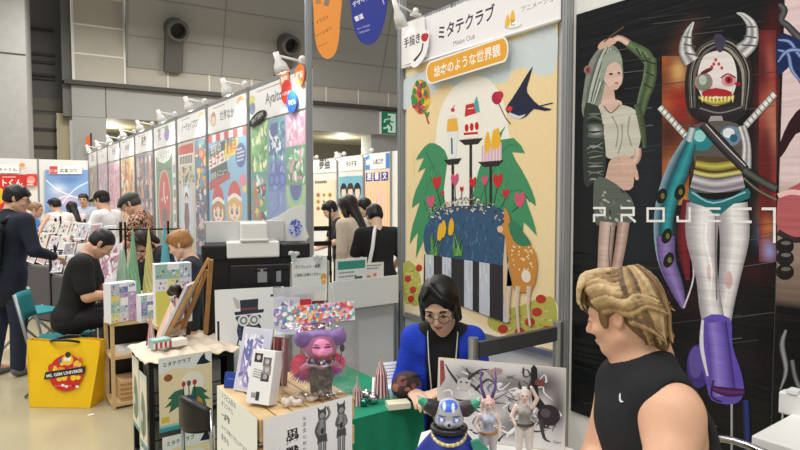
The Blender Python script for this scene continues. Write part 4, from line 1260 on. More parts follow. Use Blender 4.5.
for k, base, cols, lab, tx_ in FAR:
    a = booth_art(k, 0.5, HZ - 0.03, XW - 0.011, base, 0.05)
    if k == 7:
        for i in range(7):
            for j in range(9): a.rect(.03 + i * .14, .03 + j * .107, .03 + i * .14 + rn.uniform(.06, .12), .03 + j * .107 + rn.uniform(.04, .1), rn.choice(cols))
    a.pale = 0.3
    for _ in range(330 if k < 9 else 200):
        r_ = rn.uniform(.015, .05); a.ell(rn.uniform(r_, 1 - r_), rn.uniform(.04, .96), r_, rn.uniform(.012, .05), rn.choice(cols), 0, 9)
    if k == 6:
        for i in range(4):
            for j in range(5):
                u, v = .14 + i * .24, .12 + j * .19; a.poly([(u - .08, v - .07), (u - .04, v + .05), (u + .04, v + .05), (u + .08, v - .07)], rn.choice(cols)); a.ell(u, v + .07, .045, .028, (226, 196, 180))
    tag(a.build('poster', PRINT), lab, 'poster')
    header(k, tx_, {6: 'white header sign with two grey characters, sixth along the wall', 7: 'white header sign above the orange and yellow poster', 8: 'white header sign above the pink flower poster', 9: 'white header sign above the mauve and blue poster', 10: 'white header sign at the far end of the long wall'}[k], tx=(.36, .62), tv=.40)
names = ['nearest clip lamp, above the Ayaito sign', 'clip lamp above the sky blue awning poster', 'clip lamp above the arch and collage posters', 'clip lamp above the green poster with red oval', 'clip lamp above the dark poster of figures', 'clip lamp above the orange and yellow poster', 'clip lamp above the pink flower poster', 'clip lamp above the mauve poster', 'farthest clip lamp of the long wall']
for i, k in enumerate(range(2, 11)):
    clip_lamp(BND[k] + 0.12, names[i], light=i < 7, s=1.0, dy=0.06)
clip_lamp(BND[1] - 0.12, 'clip lamp partly hidden behind the 手描き board', rx=-0.14, dy=0.0, s=0.6, light=False)

# --- orange flag on the hall pier
p = hw(88, 143, 0.5); t = thing('wall_flag', 'small orange vertical flag high on the far grey pier', 'flag', p)
m = MB(); q0, q1 = hw(86, 150, .5), hw(90, 134, .5); m.col(196, 96, 40); m.prism([V((q0.x, q0.y, q0.z)), V((q1.x, q1.y, q0.z + .15)), V((q1.x, q1.y, q1.z)), V((q0.x, q0.y, q1.z - .15))], N1 * 0.03); m.build('cloth', VCOL, t)
m = MB(); m.beam(hw(91, 152, .5), hw(91, 133, .5), 0.05); m.beam(hw(91, 134.5, .5), hw(91, 134.5, 0.0), 0.05); m.build('bracket', BLACKM, t)

# =================================================================== FAR ROW FACING US
FX = N2
def farart(off): return Art(lambda px, py: fr(px, py, off), N2)
def fquad(x0, y0, x1, y1, off): return [fr(x0, y1, off), fr(x1, y1, off), fr(x1, y0, off), fr(x0, y0, off)]
a = farart(.06); slab(a, fquad(-30, 205, 28, 300, .06), .02, (206, 44, 40)) if False else slab(a, [fr(-30, 260, .06), fr(26, 260, .06), fr(26, 174.5, .06), fr(-30, 174.5, .06)], .02, (206, 44, 40))
a.text('ポテトくん', (-16, 184 + 1.5 + 0 + 0 - 0 + 0), (22.5, 185), (250, 240, 230), 1.25, .03) if False else a.text('ポテトくん', (-15, 185.5), (22.5, 185.5), (250, 240, 230), 1.2, .03)
a.lines((2, 177.5), (22, 177.5), 1, (0, 2), (250, 200, 190), .5, 3); a.ell(0, 196, 5, 8, (240, 180, 40))
a2 = tag(a.build('poster', PRINT), 'red banner with white ポテトくん lettering at the far left', 'poster')
a = farart(.10); slab(a, [fr(26, 186, .10), fr(37, 186, .10), fr(37, 174, .10), fr(26, 174, .10)], .02, (214, 60, 56)); a.ell(31, 180, 4, 4, (240, 150, 140)); a.lines((27, 184), (36, 184), 2, (0, -3), (250, 220, 210), .5, 3)
tag(a.build('poster', PRINT), 'small red square poster right of the red banner', 'poster')
a = farart(.10); slab(a, [fr(-30, 173, .10), fr(19, 173, .10), fr(19, 164, .10), fr(-30, 164, .10)], .02, (240, 240, 240)); a.text('ポテトくん', (-6, 171), (17, 171), (60, 60, 64), 1.0, .02); a.ell(22, 165, 3, 2, (240, 150, 90)); tag(a.build('header_sign', PRINT), 'white header sign above the far red banner', 'sign')
a = farart(.06); slab(a, [fr(45, 232, .06), fr(89, 232, .06), fr(89, 170, .06), fr(45, 170, .06)], .02, (140, 170, 214))
rb = [(.5, .5, .3, .1, (236, 190, 220), .9), (.3, .7, .2, .1, (230, 236, 246), .9), (.7, .3, .25, .12, (110, 150, 220), .9), (.2, .35, .15, .12, (80, 120, 200), .8), (.8, .75, .2, .1, (150, 190, 236), .9), (.55, .85, .3, .08, (90, 130, 200), .8), (.5, .25, .2, .08, (240, 210, 226), .8)]
a.field(45.2, 231.8, 88.8, 170.2, 20, 20, blobs((130, 164, 216), rb))
for q in ([(46, 180), (58, 190), (72, 196)], [(88, 182), (74, 190), (60, 206)], [(50, 204), (66, 196), (86, 200)]): a.rib(q, 1.0, (240, 244, 250))
tag(a.build('poster', PRINT), 'pale blue and pink sky poster at the far end of the hall', 'poster')
a = farart(.10); slab(a, [fr(49, 174, .10), fr(82, 174, .10), fr(82, 166, .10), fr(49, 166, .10)], .02, (240, 240, 240)); a.rect(49.5, 173.8, 57.5, 166.2, (206, 70, 66)); a.text('広瀬', (50, 172), (57, 172), (250, 220, 214), 1); a.text('広瀬コウ', (60, 172), (77, 172), (60, 60, 64), 1.0, .02)
tag(a.build('header_sign', PRINT), 'white header sign with a red square above the pale blue poster', 'sign')

# =================================================================== ROW ACROSS THE CROSS AISLE
XC = X2 - 0.012
def across(i, z0, z1, x, col, ins=.06):
    ya, yb = Y2[i] - ins, Y2[i + 1] + ins
    a = Art(lambda u, v: V((x, ya + (yb - ya) * u, z0 + (z1 - z0) * v)), NX)
    return slab(a, wquad(x, ya, yb, z0, z1), .004, col)
a = across(0, .8, 2.05, XC, (232, 220, 196), .1); a.lines((.1, .94), (.9, .94), 1, (0, -.06), (70, 64, 60), .9, 1)
for i in range(3):
    for j in range(3): a.ell(.24 + i * .26, .42 + j * .14, .1, .05, rn.choice([(230, 180, 80), (240, 214, 150), (206, 150, 110)])); a.ell(.24 + i * .26, .42 + j * .14, .04, .03, (110, 90, 80))
tag(a.build('poster', PRINT), 'cream poster of small yellow drawings seen through the gap', 'poster')
a = across(1, .8, 2.12, XC, (120, 180, 200), .08); a.rect(.02, .02, .98, .5, (226, 196, 110))
for i, c in enumerate(((40, 36, 40), (60, 44, 36), (30, 30, 44))):
    u = .2 + i * .3; a.ell(u, .74, .15, .14, c); a.ell(u, .70, .10, .10, (240, 206, 186)); a.poly([(u - .12, .78), (u, .76), (u + .12, .79), (u, .87)], c); a.poly([(u - .14, .60), (u + .14, .60), (u + .18, .42), (u - .18, .42)], rn.choice([(220, 120, 60), (70, 110, 90), (200, 200, 210)]))
tag(a.build('poster', PRINT), 'poster of three dark haired faces seen through the gap', 'poster')
a = across(2, .6, 2.2, XC, (238, 200, 160), .05)
for i, ch in enumerate('創書文'): a.rect(.03 + i * .32, .86, .30 + i * .32, .98, (50, 70, 160)); a.text(ch, (.08 + i * .32, .89), (.25 + i * .32, .89), (240, 240, 246), 1, .03)
for i in range(8): a.rib([(.1 + i * .11, .1), (.12 + i * .11, .5), (.08 + i * .11, .82)], [.04, .07, .03], [(226, 160, 90), (250, 226, 180)] if i % 2 else [(240, 170, 170), (250, 210, 200)])
a.ell(.6, .62, .1, .09, (246, 190, 190)); tag(a.build('poster', PRINT), 'orange poster with a row of blue square characters', 'poster')
for i, (tx_, lab) in enumerate((('夢猫', 'white header sign above the cream poster across the aisle'), ('月の子館', 'white header sign above the three faces poster'), ('永遠工房', 'white header sign with blue ends across the aisle'))):
    a = across(i, 2.25, PTOP - .03, XC, (238, 238, 238), .06)
    if i == 2: a.rect(0, 0, .2, 1, (70, 130, 200)); a.rect(.85, 0, 1, 1, (70, 130, 200)); a.ell(.1, .5, .08, .2, (220, 230, 240))
    a.text(tx_, (.3, .35), (.75, .35), (50, 50, 56), 1.1, .02); tag(a.build('header_sign', PRINT), lab, 'sign')
    clip_lamp(Y2[i] - .3, ['clip lamp above the cream poster across the aisle', 'clip lamp above the three faces poster', 'clip lamp above the blue ended header sign'][i], X2, PTOP, s=1.8, light=True, grp='clip lamps across the aisle')

# =================================================================== HANGING SIGNS
def hanging(name, label, pts, px0, D, col, ops):
    c = P(px0, 20, D)
    nrm = -V((FWD.x, FWD.y, 0)).normalized(); nrm = (nrm + V((-.25, .1, 0))).normalized()
    a = Art(lambda px, py: onpl(px, py, c, nrm), nrm)
    poly = [onpl(x, y, c, nrm) for x, y in smooth_loop(pts, 3)]
    t = thing(name, label, 'hanging sign', poly[0])
    a.prism(poly, -nrm * 0.012); a.c[:] = [rgb(col)] * len(a.c)
    ops(a); a.build('board', PRINT, t)
    m = MB()
    top = [p for p in poly]; zt_ = max(p.z for p in poly); hi = sorted(poly, key=lambda p: -p.z)
    lx = sorted(hi[:8], key=lambda p: (p - c).dot(RGT))
    for q in (lx[0], lx[-1]): m.tube([q - V((0, 0, .03)) - nrm * .006, V((q.x, q.y, 8.4)) - nrm * .006], 0.004, 6)
    m.build('wire', STEEL, t)
def o1(a):
    a.rib([(318, 4), (320, -14)], 5, (176, 130, 90), 0); a.rib([(326, 6), (330, -12)], 5, (150, 120, 100), 0)
    a.text('イラスト', (316.5, 24.5), (329, 17.5), (60, 40, 30), 1.15, .01); a.text('レーション', (317, 37), (332, 29), (60, 40, 30), 1.15, .01); a.text('Illustration', (318, 47.5), (327, 43.5), (120, 70, 30))
hanging('hanging_sign', 'orange rounded hanging sign reading イラストレーション', [(314, -20), (313.5, 10), (315, 36), (318, 50), (325, 58.5), (333, 56), (338, 44), (340, 20), (341, -20)], 327, 6.2, (240, 152, 62), o1)
def o2(a):
    a.text('デザイン', (353.5, 7), (370, -1.5), (240, 240, 250), 1.15, .02); a.text('書道', (355.5, 21.5), (364, 17.5), (240, 240, 250), 1.2, .03); a.text('Art, Design', (357.5, 30), (370, 25.5), (190, 200, 240)); a.text('Calligraphy', (358.5, 34), (370, 30), (190, 200, 240)); a.rib([(382, -2), (384, 4)], 1, (200, 200, 240), 0)
hanging('hanging_sign', 'dark blue rounded hanging sign reading デザイン 書道', [(350, -30), (351, 8), (354, 28), (360, 41), (369, 44.5), (378, 38), (384, 22), (387, 4), (388, -30)], 369, 6.0, (36, 50, 150), o2)

# =================================================================== THINGS ON AND AROUND THE TABLES
def bag_mat():
    m = bpy.data.materials.new('clear_film'); m.use_nodes = True; nt = m.node_tree; nt.nodes.clear()
    out = nt.nodes.new('ShaderNodeOutputMaterial'); mx = nt.nodes.new('ShaderNodeMixShader'); tr = nt.nodes.new('ShaderNodeBsdfTransparent'); gl = nt.nodes.new('ShaderNodeBsdfGlossy')
    fr_ = nt.nodes.new('ShaderNodeFresnel'); fr_.inputs['IOR'].default_value = 1.35
    ad = nt.nodes.new('ShaderNodeMath'); ad.operation = 'ADD'; ad.inputs[1].default_value = 0.085
    nt.links.new(fr_.outputs[0], ad.inputs[0])
    nz = nt.nodes.new('ShaderNodeTexNoise'); nz.inputs['Scale'].default_value = 22; bp = nt.nodes.new('ShaderNodeBump'); bp.inputs['Strength'].default_value = 0.7; bp.inputs['Distance'].default_value = 0.02
    tc = nt.nodes.new('ShaderNodeTexCoord'); nt.links.new(tc.outputs['Object'], nz.inputs['Vector']); nt.links.new(nz.outputs[0], bp.inputs['Height']); nt.links.new(bp.outputs[0], gl.inputs['Normal'])
    gl.inputs['Roughness'].default_value = 0.16; tr.inputs[0].default_value = (0.97, 0.97, 0.98, 1)
    nt.links.new(ad.outputs[0], mx.inputs[0]); nt.links.new(tr.outputs[0], mx.inputs[1]); nt.links.new(gl.outputs[0], mx.inputs[2]); nt.links.new(mx.outputs[0], out.inputs[0])
    return m


FILM = bag_mat()
CRATEZ = 0.945


# ---------------------------------------------------- near display table, riser, crate
def table(name, lab, x0, x1, y0, y1, z, topm, legm, lx=None, cat='table'):
    t = thing(name, lab, cat, ((x0 + x1) / 2, (y0 + y1) / 2, 0))
    m = MB(); m.box((x0, y0, z - 0.03), (x1, y1, z)); m.build('tabletop', topm, t, bevel=0.004)
    for x_ in (lx or (x0 + .04, x1 - .04)):
        for y_ in (y0 + .04, y1 - .04):
            m = MB(); m.lathe([(0.014, 0.0), (0.014, z - 0.031)], (x_, y_, 0), n=10); m.build('leg', legm, t)
    return t


table('display_table', 'white display table at the front under the figures', 0.76, 1.27, 0.74, 1.5, 0.76, WHITEP, STEEL, (.80, .87))
table('display_table', 'small white table under the slatted crate', 0.63, 0.97, 1.58, 2.0, 0.70, WHITEP, STEEL)
tag(MB().prism([(.87, .905, .761), (1.22, .905, .761), (1.335, 1.0, .761), (1.325, 1.06, .761), (1.125, 1.345, .761), (1.06, 1.345, .761), (.87, 1.15, .761)], (0, 0, .134)).build('display_riser', WHITE, bevel=.003), 'white riser under the figurines and the ink painting', 'riser')

CX0, CX1, CY0, CY1 = 0.655, 0.985, 1.60, 1.985
t = thing('wooden_crate', 'pale slatted wooden crate with papers hanging on two sides', 'crate', ((CX0 + CX1) / 2, (CY0 + CY1) / 2, 0.701))
n = 6; wv = (CX1 - CX0 - 0.005 * (n - 1)) / n
for i in range(n):
    x0 = CX0 + i * (wv + 0.005); m = MB(); m.box((x0, CY0, CRATEZ - 0.009), (x0 + wv, CY1, CRATEZ)); m.build('slat', WOODL, t, bevel=0.0015)
for y0 in (CY0 + 0.004, CY1 - 0.016):
    for z0 in (0.705, 0.79, 0.875):
        m = MB(); m.box((CX0 + .002, y0, z0), (CX1 - .002, y0 + 0.012, z0 + 0.06)); m.build('side_board', WOODL, t)
for x0 in (CX0 + 0.003, CX1 - 0.015):
    for z0 in (0.705, 0.79, 0.875):
        m = MB(); m.box((x0, CY0 + .017, z0), (x0 + 0.012, CY1 - .017, z0 + 0.06)); m.build('side_board', WOODL, t)

# paper on the left face
O = V((CX0 - 0.004, CY1 - 0.004, CRATEZ - 0.30))
a = sheet(O, V((-.006, -(CY1 - CY0) + 0.012, 0)), V((0.004, 0, 0.302)), 40, 30)
slab(a, [a.fn(0, 0), a.fn(40, 0), a.fn(40, 30), a.fn(0, 30)], 0.0008, (238, 240, 232))
for i, (s_, y, l) in enumerate((('ソフビ人形の', 27.4, 17), ('オリジナル', 24.6, 14), ('一点物', 20.6, 10), ('すべて手塗りで仕上げております', 16.6, 34), ('新作も', 13.0, 9), ('気軽にお声がけください', 8.2, 26), ('作家', 4.5, 8))): a.text(s_, (5, y), (5 + l * .9, y), (50, 50, 54), .9, .01 if i != 2 else .03)
tag(a.build('paper_sheet', PAPER if False else PRINT), 'white handwritten notice hanging on the left side of the crate', 'paper')
# paper on the front face
W_A = 0.305
O = V((CX0 + 0.008, CY0 - 0.004, CRATEZ - 0.215))
a = sheet(O, V((W_A, -.003, 0.012)), V((0, 0, 0.215)), 30, 21)
slab(a, [a.fn(0, 0), a.fn(30, 0), a.fn(30, 21), a.fn(0, 21)], 0.0008, (238, 238, 242))
a.text('墨', (7.2, 11.6), (11.4, 11.6), (20, 20, 24), 1.2, .05); a.text('獣', (7.2, 6.4), (11.4, 6.4), (20, 20, 24), 1.2, .05)
for i, ch in enumerate('ぼくじゅう'): a.text(ch, (4.0, 9.6 - i * 1.8), (5.2, 9.6 - i * 1.8), (60, 60, 64))
for i, ch in enumerate('気ままな獣たち'): a.text(ch, (12.6, 17.4 - i * 1.9), (13.8, 17.4 - i * 1.9), (60, 60, 64))
for cx in (19.2, 26.0):
    d, l_, md = (64, 64, 66), (150, 150, 152), (104, 104, 106)
    a.rib([(cx, 17), (cx - .2, 13.4), (cx, 11)], [2.4, 3, 2.6], [md, l_, d]); a.ell(cx, 17.6, 1.5, 1.6, d); a.poly([(cx - 1.4, 18), (cx - 1.6, 20.2), (cx - .5, 19)], d); a.poly([(cx + 1.4, 18), (cx + 1.3, 20.2), (cx + .4, 19)], d); a.ell(cx, 17.2, .9, .9, l_)
    if cx < 22: a.rib([(cx - 1.2, 15.4), (cx - 2.2, 13), (cx - 1.4, 10.6)], .9, [md, d]); a.rib([(cx + 1.2, 15.6), (cx + 2.6, 17.2), (cx + 1.8, 19.6)], .9, [l_, d])
    else: a.rib([(cx - 1.2, 15.4), (cx - 1.8, 13), (cx - .4, 12.4)], .9, [md, d]); a.rib([(cx + 1.2, 15.4), (cx + 1.9, 13), (cx + .6, 12)], .9, [l_, d])
    a.poly([(cx - 1.6, 11.2), (cx + 1.6, 11.2), (cx + 1.8, 8.6), (cx, 9), (cx - 1.8, 8.6)], d); a.rib([(cx - .8, 9), (cx - .8, 5), (cx - .7, 1)], [1.3, 1.2, .9], [md, l_, d]); a.rib([(cx + .8, 9), (cx + .7, 5), (cx + .8, 1)], [1.3, 1.2, .9], [md, l_, d]); a.ell(cx, 12.4, .6, 1, (40, 40, 42))
tag(a.build('paper_sheet', PRINT), 'white paper lettered 墨獣 with two grey figures on the crate front', 'paper')

# ---------------------------------------------------- on the crate
def upright(name, lab, cat, base, w, h, th, face, rz, lean=0, printfn=None, group=None, m=PRINT):
    """box standing on base (bottom centre); local x along the face, printed face looks along local -y"""
    t_ = Matrix.Translation(V(base)) @ Matrix.Rotation(rz, 4, 'Z') @ Matrix.Rotation(-lean, 4, 'X')
    fn = lambda u, v: t_ @ V((-w / 2 + w * u, -th / 2, h * v))
    a = Art(fn, t_.to_3x3() @ V((0, -1, 0)))
    a.T = None; a.cur = rgb(face)
    vs = [t_ @ V(p) for p in ((-w / 2, -th / 2, 0), (w / 2, -th / 2, 0), (w / 2, th / 2, 0), (-w / 2, th / 2, 0), (-w / 2, -th / 2, h), (w / 2, -th / 2, h), (w / 2, th / 2, h), (-w / 2, th / 2, h))]
    a.add(vs, [(3, 2, 1, 0), (4, 5, 6, 7), (0, 1, 5, 4), (1, 2, 6, 5), (2, 3, 7, 6), (3, 0, 4, 7)])
    if printfn: printfn(a)
    o = tag(a.build(name, m), lab, cat, group)
    return o


def facing(px, extra=0.0):
    """z rotation so local -y looks back at the camera from picture column px, turned by extra degrees"""
    d = ray(px, 225); return math.atan2(d.y, d.x) - math.pi / 2 + R(extra)


cz = CRATEZ + 0.001
def pr(a):
    for i, (u, v, c) in enumerate(((.12, .76, (54, 50, 56)), (.52, .70, (110, 106, 110)), (.50, .42, (60, 56, 60)), (.55, .55, (150, 140, 146)))): a.rect(u, v, u + .36, v + .17, c); a.ell(u + .18, v + .09, .09, .05, (196, 188, 190))
    a.lines((.15, .62), (.85, .58), 4, (0, -.045), (130, 130, 134), .5, 3); a.rect(.4, .06, .55, .22, (60, 60, 64))
    for i in range(4): a.rect(.2 + i * .05, .1, .23 + i * .05, .2, (120, 120, 124))
p = P(250, 412, 1.74); upright('product_box', 'white box printed with small grey photos, leaning on the crate', 'box', (0.705, 1.71, cz + 0.006), 0.085, 0.165, 0.048, (238, 238, 240), R(-58), R(15), pr)
upright('booklet', 'small dark blue box standing at the left rear of the crate', 'box', (0.69, 1.93, cz), 0.055, 0.052, 0.014, (36, 66, 150), facing(228, -25), R(14), lambda a: a.lines((.2, .55), (.8, .55), 1, (0, -.1), (120, 150, 220), .5, 2))

def ph(a, s=1, tone=((206, 206, 226), (112, 116, 176), (160, 150, 200), (240, 240, 248))):
    r2 = random.Random(s); a.rect(.03, .03, .97, .97, tone[0])
    for _ in range(26): a.rib([(r2.uniform(.1, .9), r2.uniform(.08, .92)) for _ in range(3)], r2.uniform(.03, .1), r2.choice(tone[1:]), 3)
def redbook(a): a.rect(.0, .0, 1, 1, (190, 44, 60)); a.text('墨獣譚', (.12, .58), (.88, .62), (244, 220, 220), 1.6, .03); a.rect(.1, .1, .9, .45, (206, 120, 126)); a.ell(.5, .28, .25, .12, (240, 200, 200))
upright('art_card', 'tall violet blue art print leaning behind the white box', 'print', (0.715, 1.845, cz + .002), 0.125, 0.215, 0.006, (214, 214, 232), facing(250, -40), R(16), lambda a: ph(a, 1))
upright('art_book', 'red art book standing right of the violet print', 'book', (0.77, 1.895, cz), 0.075, 0.18, 0.010, (184, 46, 60), facing(262, -30), R(6), redbook)
upright('art_book', 'maroon striped art book left of the bagged doll', 'book', (0.825, 1.875, cz), 0.085, 0.165, 0.016, (120, 60, 60), facing(275, -30), R(6), lambda a: [a.rect(.08 + i * .15, .02, .15 + i * .15, .98, ((150, 90, 86), (90, 44, 48), (206, 170, 160))[i % 3]) for i in range(6)])
# small clear crystals lying on the crate
rn = random.Random(21)
for i in range(5):
    p = V((0.76 + .03 * i, 1.645 + rn.uniform(-.01, .03), cz + .012)); s_ = SDF(); s_.col(226, 214, 206)
    for k in range(3): s_.ell(p + V((rn.uniform(-.012, .012), rn.uniform(-.012, .012), rn.uniform(-.002, .012))), (.010, .009, .012), k=.004)
    tag(s_.build('wrapped_charm', mat('pearl_wrap', None, 0.25), .003), 'small pearly wrapped charm on the crate slats', 'charm', 'pearly charms on the crate')

# ---------------------------------------------------- bagged pink doll
DP = P(321, 398, 1.90); DP.z = cz + .004
dt = thing('winged_doll', 'pink faced vinyl doll with purple buns and feathered wings, in a clear bag', 'doll', DP)
dr = facing(322, 8)
T = Matrix.Translation(DP) @ Matrix.Rotation(dr, 4, 'Z')   # local -y to camera, x to the right
S = SDF(T)
S.col(238, 148, 190)
S.ell((0, 0, .168), (.050, .046, .042), k=.006); S.ell((-.028, -.018, .156), (.022, .022, .018), k=.012); S.ell((.026, -.018, .156), (.022, .022, .018), k=.012); S.ell((0, -.04, .152), (.018, .014, .012), k=.01); S.ell((0, -.049, .16), (.006, .006, .005), k=.004)
S.cone((0, 0, .14), (0, 0, .09), .022, .03)
S.ell((-.05, -.006, .168), (.010, .008, .014), rotm(0, -20, 0), k=.006); S.ell((.05, -.006, .168), (.010, .008, .014), rotm(0, 20, 0), k=.006)
S.cone((-.03, -.005, .115), (-.062, -.012, .10), .012, .008, k=.01); S.cone((.03, -.005, .115), (.06, -.012, .098), .012, .008, k=.01)
spots = []
for e in (-.02, .018): spots += [((e, -.05, .172), (.013, .02, .0035), (84, 40, 84)), ((e, -.05, .180), (.012, .02, .002), (140, 60, 110))]
spots += [((0, -.055, .146), (.011, .02, .0022), (130, 40, 80))]
S.build('body', VCOL, .0028, dt, spots=spots)
S = SDF(T); S.col(150, 110, 190)
S.ell((0, .012, .194), (.047, .040, .022), k=.01)
for sx in (-1, 1): S.ell((sx * .056, .0, .190), (.030, .026, .026), k=.008); S.cone((sx * .06, 0, .2), (sx * .074, 0, .222), .014, .004, k=.012)
S.build('hair', mat('pastel_hair', None, .5, noise=.15, nscale=50), .003, dt)
m = MB()
for i in range(3):
    m.col(*((210, 70, 110), (90, 60, 140), (230, 190, 200))[i]); R_ = .038 + .003 * i; m.tube([T @ V((R_ * math.cos(t), R_ * .9 * math.sin(t) - .004, .128 - .008 * i + .002 * math.sin(5 * t))) for t in (2 * math.pi * j / 28 for j in range(28))], .0052, 7, closed=True)
for i in range(34):
    t_ = 2 * math.pi * i / 34; m.col(*rn.choice([(240, 230, 230), (60, 50, 90), (190, 40, 80), (120, 190, 200)])); m.ball(T @ V((.044 * math.cos(t_), .04 * math.sin(t_) - .004, .123 + rn.uniform(-.008, .008))), .0052, 6, 4)
m.build('scarf', VCOL, dt, smooth=True)
S = SDF(T); S.col(104, 96, 84); S.ell((0, 0, .072), (.040, .034, .046), k=.01); S.cone((-.018, -.002, .05), (-.020, -.006, .024), .018, .016, k=.01); S.cone((.018, -.002, .05), (.020, -.006, .024), .018, .016, k=.01)
S.build('fur_overalls', mat('grey_fur', (112, 104, 92), .95, noise=.5, nscale=120, stretch=(1, 1, .3), bump=1.0, bscale=140), .003, dt)
for sx in (-1, 1):
    S = SDF(T); S.col(206, 206, 212); S.ell((sx * .022, -.016, .010), (.016, .024, .0105), k=.004); S.cone((sx * .02, -.006, .01), (sx * .02, -.004, .026), .012, .012, k=.008); S.build('shoe', mat('silver_paint', (206, 206, 212), .2, .9), .0028, dt)
for sx in (-1, 1):
    m = MB(T)
    for i in range(22):
        f = i / 21; ang = R(30 - 150 * f); L = .058 + .02 * math.sin(math.pi * f) if sx < 0 else .042 + .02 * math.sin(math.pi * f)
        b = V((sx * .034, .010 + .0008 * (i % 4), .118)); d = V((sx * math.cos(ang) * .92, .1, math.sin(ang))).normalized(); tip = b + d * L + V((0, .004 * (i % 3), -.012))
        s_ = d.cross(V((0, 1, 0))).normalized() * .0075
        c0, c1 = (255, 84, 130), ((255, 96, 130) if f < .45 else (130, 70, 190))
        m.add([b - s_ * .4, b + s_ * .4, b + d * L * .6 + s_, tip, b + d * L * .6 - s_, b + d * L * .5 + V((0, -.004, 0))], [(0, 1, 5), (1, 2, 5), (2, 3, 5), (3, 4, 5), (4, 0, 5)], [rgb(c0), rgb(c0), rgb(c1), rgb(c1), rgb(c1), rgb(c0)])
    m.build('wing', mat('dyed_feathers', None, .8), dt, solid=.0015, fixn=False)
m = MB(T); m.col(60, 56, 58); m.tube([V((.060, -.012, .10)), V((.068, -.012, .15))], .0016, 6); m.ball(V((.069, -.012, .158)), V((.0085, .006, .014)), 10, 7); m.build('maraca', VCOL, dt, smooth=True)

# the bag: pillow of clear film with a folded header card
bt = thing('gift_bag', 'clear film bag with a candy coloured header card, holding the pink doll', 'bag', DP)
BW, BH = .128, .262
def bagp(side):
    def f(u, v):
        x = (-1 + 2 * u); bul = max(0, 1 - x ** 2) ** .5 * (min(1, v * 7) ** .5) * (1 - v) ** .35
        return T @ V((x * BW * (1 - .02 * v), side * (.004 + (.056 if side < 0 else .07) * bul) + .004 * math.sin(9 * u + 5 * v), -.003 + BH * (.94 + .03 * (1 - u)) * v))
    return f
m = MB(); m.grid(bagp(-1), 22, 18); m.grid(bagp(1), 22, 18); m.build('film', FILM, bt, smooth=True, fixn=False)
TH = T @ Matrix.Translation((-.018, .0, .243)) @ Matrix.Rotation(R(-18), 4, 'X')
a = Art(lambda u, v: TH @ V((-BW * 1.03 + 2 * BW * 1.03 * u, -.006 - .004 * math.sin(3 * u), .062 * v - .006 + .008 * u)), TH.to_3x3() @ V((0, -1, 0)))
q = [a.fn(0, 0), a.fn(1, 0), a.fn(1, 1), a.fn(0, 1)]; slab(a, q, .006, (226, 214, 224)); a.k = 40
CAND = [(232, 120, 90), (90, 130, 200), (240, 236, 236), (214, 70, 80), (160, 130, 200), (240, 190, 110), (110, 180, 170), (236, 170, 190)]
for i in range(260): 
    u, v = rn.uniform(.02, .98), rn.uniform(.06, .94); c = rn.choice(CAND if .25 < u else CAND[1:3] + CAND[4:5] + CAND[6:7]); a.ell(u, v, rn.uniform(.012, .035), rn.uniform(.05, .13), c, 0, 9)
a.text('ようせいのこども', (.30, .34), (.78, .34), (250, 240, 238), 1.2, .05)
a.build('header_card', PRINT, bt)

# ---------------------------------------------------- blue caped horned doll on the riser
def fig_T(px, py, D, z, extra=0): 
    p = P(px, py, D); p.z = z; return p, Matrix.Translation(p) @ Matrix.Rotation(facing(px, extra), 4, 'Z')
p, T = fig_T(449, 440, 1.42, .896)
dt = thing('horned_doll', 'silver faced doll with teal tipped horns and a blue cape', 'doll', p)
S = SDF(T); S.col(176, 178, 188)
S.ell((0, 0, .176), (.036, .034, .038), k=.006); S.ell((-.018, -.016, .164), (.016, .016, .013), k=.01); S.ell((.018, -.016, .164), (.016, .016, .013), k=.01); S.ell((0, -.032, .16), (.010, .010, .008), k=.008)
S.col(44, 44, 52); S.cone((0, 0, .14), (0, 0, .03), .024, .030, k=.008); S.cone((-.014, 0, .05), (-.016, 0, .008), .014, .012); S.cone((.014, 0, .05), (.016, 0, .008), .014, .012)
sp = []
for e in (-.018, .018): sp += [((e, -.036, .172), (.010, .02, .006), (90, 110, 200)), ((e, -.04, .172), (.005, .02, .0045), (230, 236, 250)), ((e, -.036, .180), (.011, .02, .0025), (60, 62, 90))]
sp += [((0, -.042, .162), (.004, .01, .004), (30, 30, 36)), ((0, -.036, .152), (.014, .02, .002), (50, 50, 60)), ((0, -.03, .204), (.024, .03, .014), (60, 110, 210)), ((.01, -.034, .2), (.004, .03, .012), (220, 230, 244)), ((-.012, -.034, .203), (.004, .03, .01), (220, 230, 244))]
S.build('body', VCOL, .0024, dt, spots=sp)
for sx in (-1, 1):
    S = SDF(T); S.col(52, 46, 50); pts = [(sx * .030, .004, .188), (sx * .050, .0, .190), (sx * .064, -.004, .197), (sx * .084, -.006, .207), (sx * .094, -.006, .222)]
    pts = [(x_ * .80, y_, z_) for x_, y_, z_ in pts]; S.cone(pts[0], pts[1], .016, .019, k=.006); S.cone(pts[1], pts[2], .019, .015, k=.006); S.col(52, 150, 120); S.cone(pts[2], pts[3], .015, .009, k=.006); S.col(150, 200, 176); S.cone(pts[3], pts[4], .008, .002, k=.004)
    S.build('horn', VCOL, .0024, dt)
m = MB(T); m.col(26, 40, 118)
nn = 40
def cape(u, v):
    a_ = R(-90) + R(-160 + 320 * u) + math.pi * 0; a_ = R(90) + R(-165 + 330 * u)
    r_ = .028 + .062 * v ** .8 * (1 + .10 * math.sin(u * 34)); return V((r_ * 1.12 * math.cos(a_ + math.pi), r_ * .8 * math.sin(a_ + math.pi) * -1 * -1, .138 - .098 * v + .006 * math.sin(u * 30) * v))
m.grid(cape, nn, 8); m.build('cape', mat('blue_satin', (30, 48, 140), .45, noise=.2, nscale=30), dt, smooth=True, solid=.002, fixn=False)
m = MB(T)
